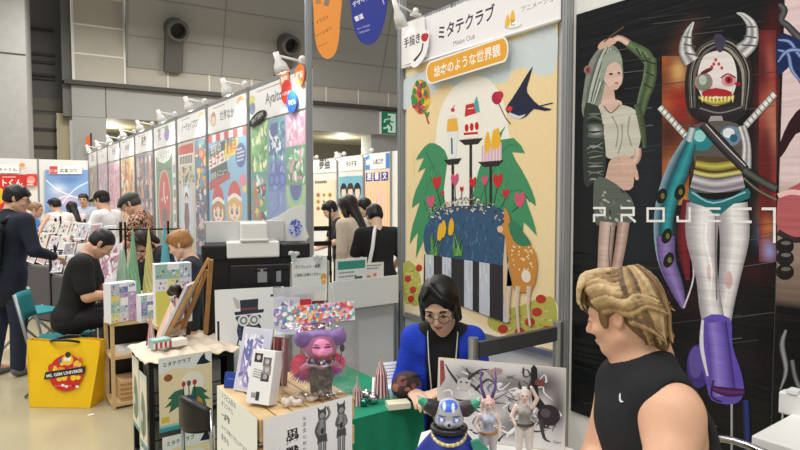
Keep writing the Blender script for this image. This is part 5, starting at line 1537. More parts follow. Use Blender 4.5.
for i in range(26):
    t_ = R(-200 + 220 * i / 25); m.col(*((206, 184, 96) if i % 2 else (226, 222, 206))); m.ball(V((.040 * math.cos(t_), .036 * math.sin(t_) - .006, .130 + .016 * math.sin(t_))), .0052, 7, 5)
m.build('bead_necklace', mat('bead_gloss', None, .2, .4), dt, smooth=True)
m = MB(T); m.col(30, 28, 34); m.tube([V((.040 * math.cos(t), .036 * math.sin(t) - .002, .142)) for t in (2 * math.pi * j / 24 for j in range(24))], .007, 8, closed=True); m.build('collar', VCOL, dt, smooth=True)
m = MB(T); m.col(60, 150, 130); m.prism([V((.050, -.03, .12)), V((.070, -.034, .128)), V((.094, -.034, .104)), V((.100, -.03, .07)), V((.085, -.03, .062)), V((.062, -.032, .085))], V((0, .012, 0))); m.build('shield', VCOL, dt, bevel=.003)

# ---------------------------------------------------- slim figures
def slim(px, py, D, z, name, lab, hgt, hairc, bodyc, legc, extra=0, horns=False, armup=False, belt=(60, 50, 56)):
    p, T = fig_T(px, py, D, z, extra); s_ = hgt
    T = T @ Matrix.Scale(s_, 4)
    t = thing(name, lab, 'figurine', p)
    m = MB(T); m.lathe([(.17, 0), (.17, .03), (.15, .04), (0, .04)], (0, 0, 0), n=24); m.build('base', WHITEP, t, smooth=False)
    S = SDF(T); S.col(*legc); S.chain([(-.05, 0, .05), (-.055, .0, .25), (-.05, 0, .46)], [.026, .036, .058], .02); S.chain([(.05, .01, .05), (.06, .01, .25), (.05, 0, .46)], [.026, .036, .058], .02)
    S.ell((-.05, -.03, .055), (.025, .05, .02)); S.ell((.05, -.03, .055), (.025, .05, .02))
    S.col(*bodyc); S.ell((0, 0, .5), (.09, .065, .06), k=.03); S.cone((0, 0, .53), (0, 0, .64), .058, .068, k=.03); S.ell((0, -.015, .66), (.082, .065, .055), k=.03)
    S.ell((-.035, -.06, .655), (.032, .03, .032), k=.015); S.ell((.035, -.06, .655), (.032, .03, .032), k=.015)
    S.col(230, 206, 196); S.cone((0, 0, .7), (0, 0, .77), .024, .024, k=.015); S.ell((0, -.004, .83), (.055, .058, .068), k=.01)
    if armup: S.chain([(.09, 0, .70), (.135, -.02, .80), (.07, -.03, .93)], [.026, .022, .018], .01); S.chain([(-.09, 0, .70), (-.14, -.02, .60), (-.10, -.06, .52)], [.026, .022, .018], .01)
    else: S.chain([(.09, 0, .70), (.13, .0, .60), (.12, -.05, .48)], [.026, .022, .018], .01); S.chain([(-.09, 0, .70), (-.14, 0, .60), (-.11, -.07, .54)], [.026, .022, .018], .01)
    S.build('body', VCOL, .011 * s_, t, spots=[((-.02, -.055, .838), (.012, .03, .008), (60, 40, 60)), ((.02, -.055, .838), (.012, .03, .008), (60, 40, 60)), ((0, -.06, .80), (.012, .03, .004), (190, 80, 80))])
    S = SDF(T); S.col(*hairc); S.ell((0, .015, .855), (.068, .066, .062), k=.01); S.cone((-.055, .0, .85), (-.065, .01, .74), .024, .010, k=.015); S.cone((.055, .0, .85), (.065, .01, .74), .024, .010, k=.015); S.cone((0, .05, .85), (0, .06, .70), .04, .015, k=.02)
    S.box((0, -.075, .835), (.035, .03, .04), .01, op='sub'); S.build('hair', VCOL, .011 * s_, t)
    m = MB(T); m.col(*belt); m.tube([V((.098 * math.cos(q), .075 * math.sin(q), .515)) for q in (2 * math.pi * j / 24 for j in range(24))], .014, 8, closed=True); m.build('belt', VCOL, t, smooth=True)
    if horns:
        for sx in (-1, 1): m = MB(T); m.col(110, 84, 150); m.tube([V((sx * .04, 0, .90)), V((sx * .075, 0, 1.0)), V((sx * .085, .01, 1.12)), V((sx * .075, .02, 1.24))], [.022, .018, .012, .003], 10); m.build('horn', VCOL, t, smooth=True)
    else:
        for sx in (-1, 1): m = MB(T); m.col(70, 70, 72); m.tube([V((sx * .04, 0, .90)), V((sx * .06, 0, .95)), V((sx * .05, 0, 1.0))], [.018, .014, .003], 8); m.build('ear', VCOL, t, smooth=True)
    return t
slim(488, 440, 1.46, .896, 'slim_figure', 'slim figurine with pale pink hair and tall violet horns', .225, (238, 190, 186), (176, 184, 206), (206, 200, 204), 10, True, belt=(170, 120, 50))
slim(524, 440, 1.50, .896, 'slim_figure', 'grey and white figurine raising one arm before the ink painting', .235, (206, 200, 198), (150, 146, 142), (222, 216, 210), 5, False, True)
# ---------------------------------------------------- ink painting board
A0, A1 = P(436, 360, 1.70), P(566, 371, 1.59)
U = V((A1.x - A0.x, A1.y - A0.y, 0)); B0 = V((A0.x, A0.y, .896))
lean = V((-U.y, U.x, 0)).normalized() * .03
hz_ = 1.123 - .896
a = sheet(B0 - lean * 0, U, V((0, 0, hz_)) + lean, 130, 95)
slab(a, [a.fn(0, 0), a.fn(130, 0), a.fn(130, 95), a.fn(0, 95)], .008, (214, 196, 166))
ink = [(.25, .8, .12, .12, (110, 108, 110), .8), (.1, .6, .1, .2, (150, 148, 150), .7), (.6, .75, .2, .12, (96, 94, 98), .8), (.85, .8, .12, .16, (70, 68, 72), .85), (.95, .5, .06, .25, (60, 60, 64), .85), (.45, .5, .15, .12, (140, 138, 142), .7), (.72, .4, .12, .1, (110, 108, 112), .7), (.5, .2, .2, .1, (130, 128, 132), .7), (.9, .2, .08, .1, (200, 198, 200), .5), (.62, .25, .1, .15, (90, 90, 94), .7), (.28, .3, .15, .1, (206, 206, 208), .6)]
a.field(.6, .6, 129.4, 94.4, 40, 30, blobs((222, 220, 220), ink)); a.k = 30
rn = random.Random(31)
for i in range(60):
    x, y = rn.uniform(6, 122), rn.uniform(8, 88); pts = [(x, y)]
    for _ in range(3): x = min(126, max(4, x + rn.uniform(-12, 12))); y = min(91, max(4, y + rn.uniform(-10, 10))); pts.append((x, y))
    a.rib(pts, [rn.uniform(.3, 1), rn.uniform(.8, 3), rn.uniform(.8, 2.4), .3], rn.choice([(40, 40, 44), (70, 70, 74), (236, 234, 234), (120, 118, 122), (226, 224, 224), (24, 24, 28)]))
for q in ([(22, 66), (34, 74), (30, 86)], [(34, 74), (44, 84), (54, 86)], [(22, 66), (12, 80), (8, 88)], [(40, 60), (52, 74), (60, 70)]): a.rib(q, [3, 2, .8], (54, 52, 56))
a.ell(28, 66, 7, 8, (190, 186, 186)); a.ell(25, 68, 1.4, 1, (30, 30, 34)); a.ell(31, 68, 1.4, 1, (30, 30, 34))
a.poly([(96, 92), (102, 92), (104, 60), (116, 46), (112, 42), (98, 52)], (28, 28, 32), 2); a.ell(114, 40, 11, 12, (36, 34, 38)); a.ell(111, 42, 5, 5, (80, 74, 78)); a.rib([(106, 34), (110, 14), (116, 10)], [4, 3, 1], (60, 56, 60)); a.ell(105, 76, 5, 4, (120, 60, 60)); a.ell(60, 84, 8, 4, (170, 140, 142), 20)
a.poly([(2, 92), (6, 92), (8, 70), (3, 60)], (150, 70, 60), 1)
a.text('Sumi', (119, 9), (126, 9), (60, 60, 64))
tag(a.build('ink_painting', PRINT), 'black and white ink wash painting board standing behind the figurines', 'painting')

# ---------------------------------------------------- green table of the next booth
GT = table('display_table', 'table under the bright green cloth in front of the seated woman', 1.01, 1.525, 1.935, 2.60, 0.715, WHITEP, STEEL)
gx0, gx1, gy0, gy1, gz = 1.002, 1.532, 1.927, 2.61, 0.724
m = MB()
per = []
def rim(u):
    L = [(gx0, gy0), (gx1, gy0), (gx1, gy1), (gx0, gy1)]; k = int(u * 4) % 4; f = u * 4 - int(u * 4); a_, b_ = L[k], L[(k + 1) % 4]; return V((a_[0] + (b_[0] - a_[0]) * f, a_[1] + (b_[1] - a_[1]) * f, 0))
m.box((gx0, gy0, gz - .006), (gx1, gy1, gz))
def skirt(u, v):
    p = rim(min(u, .99999)); c = V(((gx0 + gx1) / 2, (gy0 + gy1) / 2, 0)); d = (p - c).normalized(); w_ = .012 * v * math.sin(u * 130) + .012 * v; q = p + d * w_; return V((q.x, q.y, gz - .66 * v - .001))
m.grid(skirt, 160, 8); tag(m.build('tablecloth', GREENC, smooth=False, fixn=False), 'bright green cloth over the small table in front of the woman', 'tablecloth')
gzt = gz + .001
def pyramid(px, py, D, z, w, h, lab, cols, name='striped_cone', seg=4, rz=.3, grp=None):
    p = P(px, py, D); p.z = z; t = rz; m = MB(Matrix.Translation(p) @ Matrix.Rotation(t, 4, 'Z'))
    n = 24
    for i in range(n):
        a0_, a1_ = 2 * math.pi * i / n, 2 * math.pi * (i + 1) / n
        def sq(a_):
            if seg > 8: return 1
            k = math.pi / seg; return math.cos(k) / math.cos(((a_) % (2 * k)) - k)
        r0, r1 = w * sq(a0_), w * sq(a1_); c = rgb(cols[i % len(cols)])
        m.add([(r0 * math.cos(a0_), r0 * math.sin(a0_), 0), (r1 * math.cos(a1_), r1 * math.sin(a1_), 0), (0, 0, h)], [(0, 1, 2)], c)
        m.add([(r0 * math.cos(a0_), r0 * math.sin(a0_), 0), (r1 * math.cos(a1_), r1 * math.sin(a1_), 0), (0, 0, 0)], [(1, 0, 2)], c)
    return tag(m.build(name, PRINT), lab, 'paper ornament', grp)
STR = [(150, 60, 74), (236, 206, 206), (120, 40, 56), (240, 220, 216)]
def ornament(px, py, D, lab, h=.085):
    p = P(px, py, D); p.z = gzt; t = thing('striped_ornament', lab, 'paper ornament', p)
    m = MB(Matrix.Translation(p)); n = 24
    for i in range(n):
        a0_, a1_ = 2 * math.pi * i / n, 2 * math.pi * (i + 1) / n; c = rgb(STR[i % 4]); w_ = .024 + .08 * h - .004
        vs = [(w_ * math.cos(a0_), w_ * math.sin(a0_), .0), (w_ * math.cos(a1_), w_ * math.sin(a1_), .0), (w_ * .75 * math.cos(a1_), w_ * .75 * math.sin(a1_), h * .6), (w_ * .75 * math.cos(a0_), w_ * .75 * math.sin(a0_), h * .6), (0, 0, h)]
        m.add(vs, [(0, 1, 2, 3), (3, 2, 4)], c)
    m.build('paper_body', PRINT, t)
    m = MB(Matrix.Translation(p)); m.col(206, 178, 140); m.tube([V((0, 0, h - .004)), V((.006, 0, h + .012)), V((.003, 0, h + .024)), V((-.004, 0, h + .014)), V((0, 0, h - .004))], .0014, 6); m.build('cord_loop', VCOL, t)
    return t
ornament(381, 384, 2.55, 'striped paper ornament with a cord loop, nearest the white sheets', .17); ornament(357, 388, 2.45, 'striped paper ornament beside the edge of the film bag', .10)
for i, (px, py, D, r_) in enumerate(((366, 392, 2.5, .026), (357, 398, 2.46, .022), (373, 398, 2.46, .024), (364, 402, 2.43, .018))):
    p = P(px, py, D); p.z = gzt + r_ * .96
    m = MB(); m.ball(p, (r_, r_, r_ * .95), 16, 10); tag(m.build('glass_ball', mat('teal_chrome', (70, 140, 136), .08, .95) if i % 2 else STEEL, smooth=True), ['silver ball rear of the group on the green cloth', 'teal mirrored ball left in the group on the green cloth', 'silver ball right in the group on the green cloth', 'teal mirrored ball nearest the table edge'][i], 'ball', 'mirrored balls on the green cloth')
p = P(388, 376, 2.62); S_ = lambda a: [a.lines((.1, .85), (.9, .85), 5, (0, -.12), (120, 120, 126), .3, 6), a.rect(.5, .1, .85, .3, (200, 200, 206))]
upright('paper_sheet', 'white printed sheet propped up left of the seated woman', 'paper', V((P(398, 384, 2.66).x, P(398, 384, 2.66).y, gzt)), .14, .13, .002, (240, 240, 240), facing(400, 20), R(38), S_)
upright('paper_sheet', 'white sheet lying flatter beneath the propped printed sheet', 'paper', V((P(386, 388, 2.6).x, P(386, 388, 2.6).y, gzt)), .13, .12, .002, (236, 236, 238), facing(392, 0), R(74), None)
def cbox(lab, px, py, D, w, d, h, top, side, z=gzt):
    p = P(px, py, D); t = Matrix.Translation(V((p.x, p.y, z))) @ Matrix.Rotation(facing(px, 15), 4, 'Z'); m = MB(t); m.col(*side); m.box((-w / 2, -d / 2, 0), (w / 2, d / 2, h)); m.col(*top); m.box((-w / 2 + .001, -d / 2 + .001, h), (w / 2 - .001, d / 2 - .001, h + .001)); return tag(m.build('card_box', PRINT), lab, 'box', 'small boxes on the green cloth')
cbox('flat box with a pale blue top on the green cloth', 401, 388, 2.56, .11, .075, .022, (120, 186, 206), (216, 226, 226)); cbox('flat cream box nearest the green table edge', 398, 396, 2.42, .095, .06, .022, (226, 220, 196), (232, 230, 216))
# dark patterned pouch held on the table edge by the woman
p = V((1.482, 1.985, gzt)); t = thing('patterned_pouch', 'dark round floral pouch on the table before the seated woman', 'pouch', p)
S = SDF(Matrix.Translation(p)); S.col(70, 54, 56); S.ell((0, 0, .058), (.072, .055, .054), k=.01); S.ell((.0, -.004, .10), (.05, .04, .02), k=.02)
r3 = random.Random(9); S.build('pouch', CLOTH, .005, t, spots=[((r3.uniform(-.08, .08), -.05 + r3.uniform(-.02, .04), r3.uniform(.01, .11)), r3.uniform(.012, .022), r3.choice([(130, 80, 76), (50, 44, 60), (110, 96, 100), (160, 110, 90), (40, 36, 40)])) for _ in range(50)])
m = MB(Matrix.Translation(p)); m.tube([V((-.05, -.03, .10)), V((0, -.042, .112)), V((.05, -.03, .10))], .004, 6); m.build('zip', BLACKP, t)

# ---------------------------------------------------- leaflet holder and notices on the white partition
wy = BND[1]
t = thing('leaflet_holder', 'long white leaflet box fixed on the low white partition', 'leaflet holder', (1.75, wy - .05, .99))
m = MB(); m.box((1.53, wy - .075, .99), (1.965, wy - .069, 1.152)); m.build('front', WHITEP, t, bevel=.002)
m = MB(); m.box((1.53, wy - .069, .99), (1.965, wy - .028, .996)); m.box((1.53, wy - .031, .996), (1.965, wy - .025, 1.13)); m.box((1.53, wy - .069, .996), (1.536, wy - .031, 1.14)); m.box((1.959, wy - .069, .996), (1.965, wy - .031, 1.14)); m.build('box', WHITEP, t)
hh = lambda a, c=(64, 150, 136): [a.rect(.06, .78, .94, .95, c), a.lines((.1, .7), (.8, .7), 3, (0, -.08), (120, 130, 130), .4, 3), a.rect(.6, .5, .85, .62, (90, 110, 100)), a.rect(.06, .05, .94, .4, (206, 226, 220))]
upright('leaflet', 'green headed leaflet in the white holder', 'leaflet', (1.655, wy - .052, .998), .20, .27, .004, (236, 240, 238), 0, R(-2), hh)
upright('leaflet', 'white leaflet with an orange flower in the white holder', 'leaflet', (1.80, wy - .045, .998), .15, .235, .003, (240, 238, 234), 0, R(-2), lambda a: [a.ell(.3, .62, .14, .09, (232, 170, 80)), a.ell(.6, .70, .08, .05, (240, 150, 120)), a.lines((.1, .92), (.9, .92), 2, (0, -.07), (130, 120, 116), .4, 2)])
# clipped notice
p0 = P(293, 292, 2.95); NY = BND[1] - .028
t_ = 0.0
upright('notice', 'white notice reading パンフレット・名刺 hung on clear clips', 'notice', onY(310, 293, NY), .205, .19, .002, (240, 240, 240), t_, R(0),
        lambda a: [a.text('パンフレット・名刺', (.06, .72), (.80, .70), (46, 46, 50), 1.2, .035), a.text('ご自由にお取りください', (.06, .50), (.82, .48), (46, 46, 50), 1.2, .035), a.ell(.90, .42, .09, .10, (236, 170, 60)), a.ell(.90, .28, .07, .09, (240, 190, 90)), a.ell(.9, .36, .03, .03, (250, 240, 200))])
for i, (px, py) in enumerate(((294, 258), (318, 261))):
    p = onY(px, py, NY - .006); t = thing('clip', ['clear clip on the left corner of the hanging notice', 'clear clip on the right corner of the hanging notice'][i], 'clip', p, t_, 'clear clips on the notice')
    m = MB(Matrix.Translation(p) @ Matrix.Rotation(t_, 4, 'Z')); m.box((-.012, -.008, -.012), (.012, .012, .018)); m.build('jaw', mat('clear_plastic', (226, 230, 232), .15, alpha=.55), t, bevel=.003)
    m = MB(Matrix.Translation(p) @ Matrix.Rotation(t_, 4, 'Z')); m.lathe([(.009, -.014), (.012, -.004), (.012, .004), (.009, .014)], (-.014, 0, .026), (1, 0, 0), 12); m.lathe([(.009, -.014), (.012, -.004), (.012, .004), (.009, .014)], (.014, 0, .022), (1, 0, 0), 12); m.build('grip', mat('clear_plastic'), t)
pA, pB = onY(291, 263, NY + .010), onY(328, 263, NY + .010); pB.z = pA.z
m = MB(); m.tube([pA, pB], .004, 8); m.tube([V((pB.x, pB.y, 0)), pB], .006, 8); m.tube([V((pA.x, pA.y, 0)), pA], .006, 8); tag(m.build('notice_stand', STEEL), 'thin metal stand holding the clipped notice', 'stand')
# art books in the acrylic rack behind the bag
q = P(302, 318, 2.62)
st = thing('acrylic_stand', 'acrylic stand with art books behind the film bag', 'stand', V((q.x, q.y, gzt)))
tr_ = Matrix.Translation(V((q.x, q.y, 0))) @ Matrix.Rotation(facing(302, 8), 4, 'Z')
m = MB(tr_); m.box((-.12, -.05, .995), (.12, .07, 1.0)); m.box((-.12, .066, 1.0), (.12, .07, 1.19)); m.build('tray', mat('clear_plastic'), st)
m = MB(tr_ @ Matrix.Translation((0, 0, gzt))); m.lathe([(.09, 0), (.09, .012), (.012, .02), (.012, .994 - gzt)], n=20); m.build('pedestal', STEEL, st)
def onst(x, y): p = tr_ @ V((x, y, 1.001)); return p
upright('art_print', 'violet blue print on the acrylic stand', 'print', onst(-.06, .0), .105, .15, .005, (214, 214, 236), facing(302, 8), R(8), lambda a: ph(a, 5))
upright('art_book', 'red art book on the acrylic stand', 'book', onst(.018, -.01), .05, .14, .012, (184, 46, 60), facing(302, 8), R(8), redbook)
upright('art_book', 'dark maroon book rightmost on the acrylic stand', 'book', onst(.075, -.01), .055, .13, .016, (110, 36, 44), facing(302, 8), R(8), lambda a: a.rect(.2, .2, .5, .8, (150, 70, 76)))

# ---------------------------------------------------- printer
pt = P(257, 243, 3.15); rz = facing(257, 4)
T = Matrix.Translation(V((pt.x, pt.y, 0))) @ Matrix.Rotation(rz, 4, 'Z')
W2 = .285; zt_ = 1.352
pt_t = thing('printer', 'large black printer seen from behind with a white paper tray on top', 'printer', T @ V((0, .2, .86)), rz)
m = MB(T); m.box((-W2, 0, .86), (W2, .42, zt_ - .06)); m.build('body', BLACKP, pt_t, bevel=.012)
m = MB(T); m.box((-W2 - .003, -.012, zt_ - .09), (-W2 + .125, .42, zt_)); m.build('shoulder', BLACKP, pt_t, bevel=.012)
m = MB(T); m.box((W2 - .165, -.012, zt_ - .085), (W2 + .004, .42, zt_)); m.build('shoulder', BLACKP, pt_t, bevel=.012)
m = MB(T); m.box((-W2 + .14, -.016, .88), (W2 - .02, 0.004, 1.24)); m.build('rear_cover', mat('satin_black', (30, 30, 33), .35), pt_t, bevel=.008)
m = MB(T)
for i in range(5): m.box((-.02 + i * .05, -.02, 1.20), (.015 + i * .05, -.0165, 1.212))
m.build('vent', BLACKM, pt_t)
for lo_, hi_ in (((.0, -.0185, 1.14), (.05, -.0165, 1.215)), ((.10, -.0185, 1.14), (.125, -.0165, 1.20)), ((.19, -.0185, 1.14), (.23, -.0165, 1.22)), ((.17, -.0185, 1.06), (.22, -.0165, 1.10))): m = MB(T); m.box(lo_, hi_); m.build('label', mat('grey_label', (150, 152, 154), .5), pt_t)
m = MB(T); m.box((-W2 + .126, -.03, zt_ - .075), (W2 - .167, .30, zt_ + .012)); m.build('lid', WHITEP, pt_t, bevel=.008)
m = MB(T); m.box((-W2 + .01, .11, zt_ - .0), (.16, .125, zt_ + .12)); m.box((-W2 + .01, .11, zt_), (-W2 + .025, .3, zt_ + .11)); m.build('paper_tray', mat('milky_plastic', (206, 208, 208), .4), pt_t, bevel=.004)
m = MB(T); m.box((-.085, -.035, zt_ + .012), (.055, .12, zt_ + .115)); m.box((-.092, -.04, zt_ + .012), (.062, .0, zt_ + .03)); m.build('feed_guide', WHITEP, pt_t, bevel=.008)
m = MB(T); out = smooth_loop([(.0, 0), (.0, .105), (.06, .118), (.13, .145), (.20, .185), (.26, .205), (.285, .20), (.28, .16), (.283, .08), (.283, 0)], 3)
m.prism([V((x, .13, zt_ + z)) for x, z in out], V((0, .012, 0))); m.build('output_wing', WHITEP, pt_t)
a = Art(lambda u, v: T @ V((.225 + .042 * u, .127, zt_ + .075 + .055 * v)), T.to_3x3() @ V((0, -1, 0)), .00002)
a.prism([T @ V((.225 + .042 * math.cos(k), .1296, zt_ + .075 + .055 * math.sin(k))) for k in (2 * math.pi * i / 20 for i in range(20))], T.to_3x3() @ V((0, -.0015, 0))); a.c[:] = [rgb(206, 214, 240)] * len(a.c); a.k = 20
r4 = random.Random(2)
for i in range(40):
    x, y = r4.uniform(-.8, .8), r4.uniform(-.8, .8)
    if x * x + y * y < .7: a.ell(x, y, .12, .10, r4.choice([(70, 90, 200), (110, 130, 220), (50, 70, 180)]), 0, 8)
a.build('sticker', PRINT, pt_t)
m = MB(T)
m.col(24, 24, 26); m.box((-W2, -.03, .0), (W2, .44, .85)); tag(m.build('printer_stand', mat('black_cloth', (20, 20, 22), .9, noise=.1)), 'black draped stand under the large printer', 'stand')
# owl canvas
q = P(251, 349, 2.97); q.z = .846
cz_ = q.z
def owl(a):
    a.rect(.0, .0, 1, 1, (236, 237, 238)); a.rect(.025, .12, .055, .46, (24, 26, 34)); nv = (44, 50, 70)
    a.poly([(.30, .52), (.32, .40), (.30, .26), (.34, .10), (.46, .06), (.60, .10), (.66, .26), (.62, .40), (.64, .52)], nv, 3); a.poly([(.27, .60), (.70, .62), (.69, .56), (.28, .54)], nv); a.poly([(.36, .60), (.35, .80), (.62, .81), (.61, .61)], nv); a.rect(.355, .62, .615, .66, (120, 70, 60)); a.poly([(.30, .66), (.25, .86), (.33, .80), (.35, .68)], (196, 190, 186), 2)
    for x in (.40, .55): a.ell(x, .44, .085, .10, (226, 228, 230)); a.ell(x, .44, .055, .07, (120, 124, 134)); a.ell(x, .44, .03, .04, (236, 236, 238))
    a.poly([(.46, .40), (.50, .40), (.48, .32)], (190, 150, 70)); a.ell(.55, .20, .075, .09, (170, 130, 60)); a.ell(.55, .20, .045, .055, (226, 200, 140))
    for i in range(18): a.ell(.34 + (i % 6) * .05, .30 - (i // 6) * .07, .022, .03, ((70, 84, 116), (30, 36, 54), (120, 104, 70))[i % 3])
    a.rib([(.33, .14), (.30, .02), (.34, .0)], .02, (40, 40, 44), 0); a.rib([(.44, .10), (.42, .03)], .02, (120, 90, 50), 0)
    a.poly([(.84, .86), (.84, 1), (.97, 1), (.97, .86)], nv); a.rect(.80, .83, 1, .87, nv)
upright('owl_canvas', 'white canvas painted with a top hatted clockwork owl', 'canvas', q, .345, .29, .02, (236, 237, 238), facing(251, 6), R(6), owl)
m = MB(Matrix.Translation(V((q.x, q.y, 0))) @ Matrix.Rotation(facing(251, 6), 4, 'Z')); m.box((-.115, -.05, .0), (.155, .028, .845)); tag(m.build('white_plinth', WHITE, bevel=.004), 'white plinth under the owl canvas', 'plinth')

# ---------------------------------------------------- the poster rack with cloth, easel and paper goods
RX0, RX1, RY0, RY1, RZ = .60, .965, 2.71, 3.03, .862
rt = thing('wire_rack', 'black wire shelf rack hung with small banner posters', 'rack', ((RX0 + RX1) / 2, (RY0 + RY1) / 2, 0))
for x_ in (RX0, RX1):
    for y_ in (RY0, RY1): m = MB(); m.box((x_ - .011, y_ - .011, 0), (x_ + .011, y_ + .011, RZ)); m.build('post', BLACKM, rt)
for z_ in (.845, .60, .36, .12):
    m = MB(); m.box((RX0 + .01, RY0 - .01, z_), (RX1 - .01, RY0 + .01, z_ + .014)); m.box((RX0 + .01, RY1 - .01, z_), (RX1 - .01, RY1 + .01, z_ + .014)); m.box((RX0 - .01, RY0 + .01, z_), (RX0 + .01, RY1 - .01, z_ + .014)); m.box((RX1 - .01, RY0 + .01, z_), (RX1 + .01, RY1 - .01, z_ + .014)); m.build('rail', BLACKM, rt)
    m = MB(); m.box((RX0 + .012, RY0 + .012, z_ + .002), (RX1 - .012, RY1 - .012, z_ + .012)); m.build('shelf', mat('grey_shelf', (140, 142, 144), .6), rt)
for z_ in (.72, .66, .50, .44, .28):
    m = MB(); m.box((RX0 + .012, RY0 + .011, z_), (RX1 - .012, RY0 + .017, z_ + .004)); m.build('rail', BLACKM, rt)
m = MB(); m.box((RX0 + .03, RY0 + .05, .374), (RX1 - .03, RY1 - .03, .58)); m.build('storage_bin', mat('grey_bin', (150, 152, 154), .6), rt, bevel=.01)
m = MB(); m.box((RX0 + .03, RY0 + .05, .614), (RX1 - .03, RY1 - .03, .82)); m.build('storage_bin', mat('grey_bin'), rt, bevel=.01)


def mini(a):
    """small banner poster of the booth"""
    a.rect(0, 0, 1, 1, (238, 222, 186)); a.poly([(0, .78), (.3, .84), (.6, .80), (1, .84), (1, 1), (0, 1)], (232, 234, 236)); a.text('ミタテクラブ', (.08, .875), (.60, .895), (40, 40, 60), 1.1, .02)
    a.poly([(.70, .84), (.78, .93), (.86, .99), (.88, .90), (.98, .84), (.86, .83)], (30, 34, 54), 1); a.ell(.17, .72, .08, .05, (150, 90, 50)); a.ell(.62, .60, .22, .16, (246, 240, 228))
    for s_ in (-1, 1):
        c = .53; a.poly([(c, .30), (c + s_ * .10, .54), (c + s_ * .25, .52), (c + s_ * .38, .44), (c + s_ * .30, .42), (c + s_ * .44, .32), (c + s_ * .32, .34), (c + s_ * .36, .24), (c + s_ * .2, .3)], (56, 110, 86), 1)
    for x in (.45, .55, .66): a.rib([(x, .56), (x, .38)], .02, (40, 36, 40), 0); a.ell(x, .60, .04, .04, (190, 60, 60) if x != .55 else (90, 90, 96))
    a.poly([(.40, .40), (.50, .44), (.62, .42), (.66, .34), (.64, .26), (.42, .26)], (50, 74, 120), 2); a.poly([(.40, .28), (.66, .26), (.66, .12), (.40, .14)], (50, 46, 50))
    for i in range(3): a.rect(.43 + i * .08, .14, .46 + i * .08, .27, (210, 210, 216))
    a.poly([(.72, .40), (.80, .34), (.82, .22), (.72, .24), (.69, .30)], (206, 140, 60), 1); a.rib([(.75, .24), (.74, .12)], .03, (206, 180, 150), 0); a.rect(.03, .12, .18, .20, (226, 190, 90)); a.rect(0, 0, 1, .055, (60, 150, 160)); a.rect(0, .055, 1, .09, (150, 206, 206))


upright('mini_poster', 'upper small poster reading ミタテクラブ on the front of the rack', 'poster', (.742, RY0 - .040, .555), .235, .335, .003, (238, 222, 186), 0, R(0), mini)
upright('mini_poster', 'lower small poster reading ミタテクラブ on the rack, under the upper one', 'poster', (.752, RY0 - .040, .195), .235, .335, .003, (238, 222, 186), 0, R(0), mini)
for i, (y_, z_) in enumerate(((2.94, .50), (2.79, .46), (2.80, .10))):
    upright('mini_poster', ['small poster on the left side of the rack, farther from us', 'small poster on the left side of the rack, at its front corner', 'small poster low on the left side of the rack'][i], 'poster', (RX0 - .016, y_, z_), .135, .34, .003, (236, 226, 200), R(-90), R(0), lambda a: [a.rect(0, 0, 1, 1, (232, 226, 206)), a.poly([(.1, .2), (.3, .7), (.5, .74), (.8, .6), (.9, .3), (.6, .15)], (120, 140, 120), 2), a.rib([(.5, .1), (.5, .6)], .08, (70, 84, 76), 0), a.rect(0, .92, 1, 1, (206, 216, 216)), a.rect(0, 0, 1, .06, (90, 160, 160)), a.ell(.3, .4, .1, .08, (220, 226, 220))])
# cloth over the rack top
m = MB()
def clt(u, v):
    x = RX0 - .03 + (RX1 - RX0 + .07) * u; y = RY0 - .028 + (RY1 - RY0 + .055) * v
    ed = max(0, .06 - u * (RX1 - RX0 + .1)) + max(0, .05 - (1 - u) * (RX1 - RX0 + .1)) + max(0, .035 - v * (RY1 - RY0 + .06))
    return V((x, y, RZ + .020 + .006 * math.sin(23 * u + 9 * v) * math.sin(17 * v + 4 * u) + (.006 * math.sin(40 * u)) - min(ed * .4, .012)))
m.grid(clt, 44, 34); tag(m.build('cloth', CREAMC, smooth=True, solid=.003, fixn=False), 'crumpled cream cloth spread over the wire rack top', 'cloth')
RT = RZ + .03
# easel with a pale canvas
e0, e1, e2, e3 = P(163, 352, 2.80), P(209, 258, 2.86), P(206, 352, 3.0), P(181, 347, 3.0)
for q in (e0, e2, e3): q.z = RZ + .036
et = thing('easel', 'wooden table easel on the cream cloth seen from the side', 'easel', (e0 + e2) / 2)
for q in (e0, e3): m = MB(); m.beam(q, e1 + (V((0, 0, 0)) if q is e0 else RGT * -.012 + V((0, 0, -.06))), .022, .014); m.build('leg', WOODE, et, bevel=.002)
m = MB(); m.beam(e2, e1 + RGT * .0 - V((0, 0, .01)) + FWD * .03, .022, .014); m.build('leg', WOODE, et, bevel=.002)
mid = e0.lerp(e1, .18); m = MB(); m.beam(mid, e3.lerp(e1, .18), .018, .012); m.build('crossbar', WOODE, et)
c0, c1 = P(168, 341, 2.80), P(194, 286, 2.84); c2 = P(182, 340, 2.99)
w_ = (c2 - c0) * .9; w_.z = 0; a = sheet(c0 - RGT * .030, w_, c1 - c0, 1, 1); slab(a, [a.fn(0, 0), a.fn(1, 0), a.fn(1, 1), a.fn(0, 1)], .014, (206, 204, 206)); a.rect(.05, .05, .95, .95, (226, 224, 224)); tag(a.build('canvas', PRINT), 'pale grey edged canvas leaning on the table easel', 'canvas')
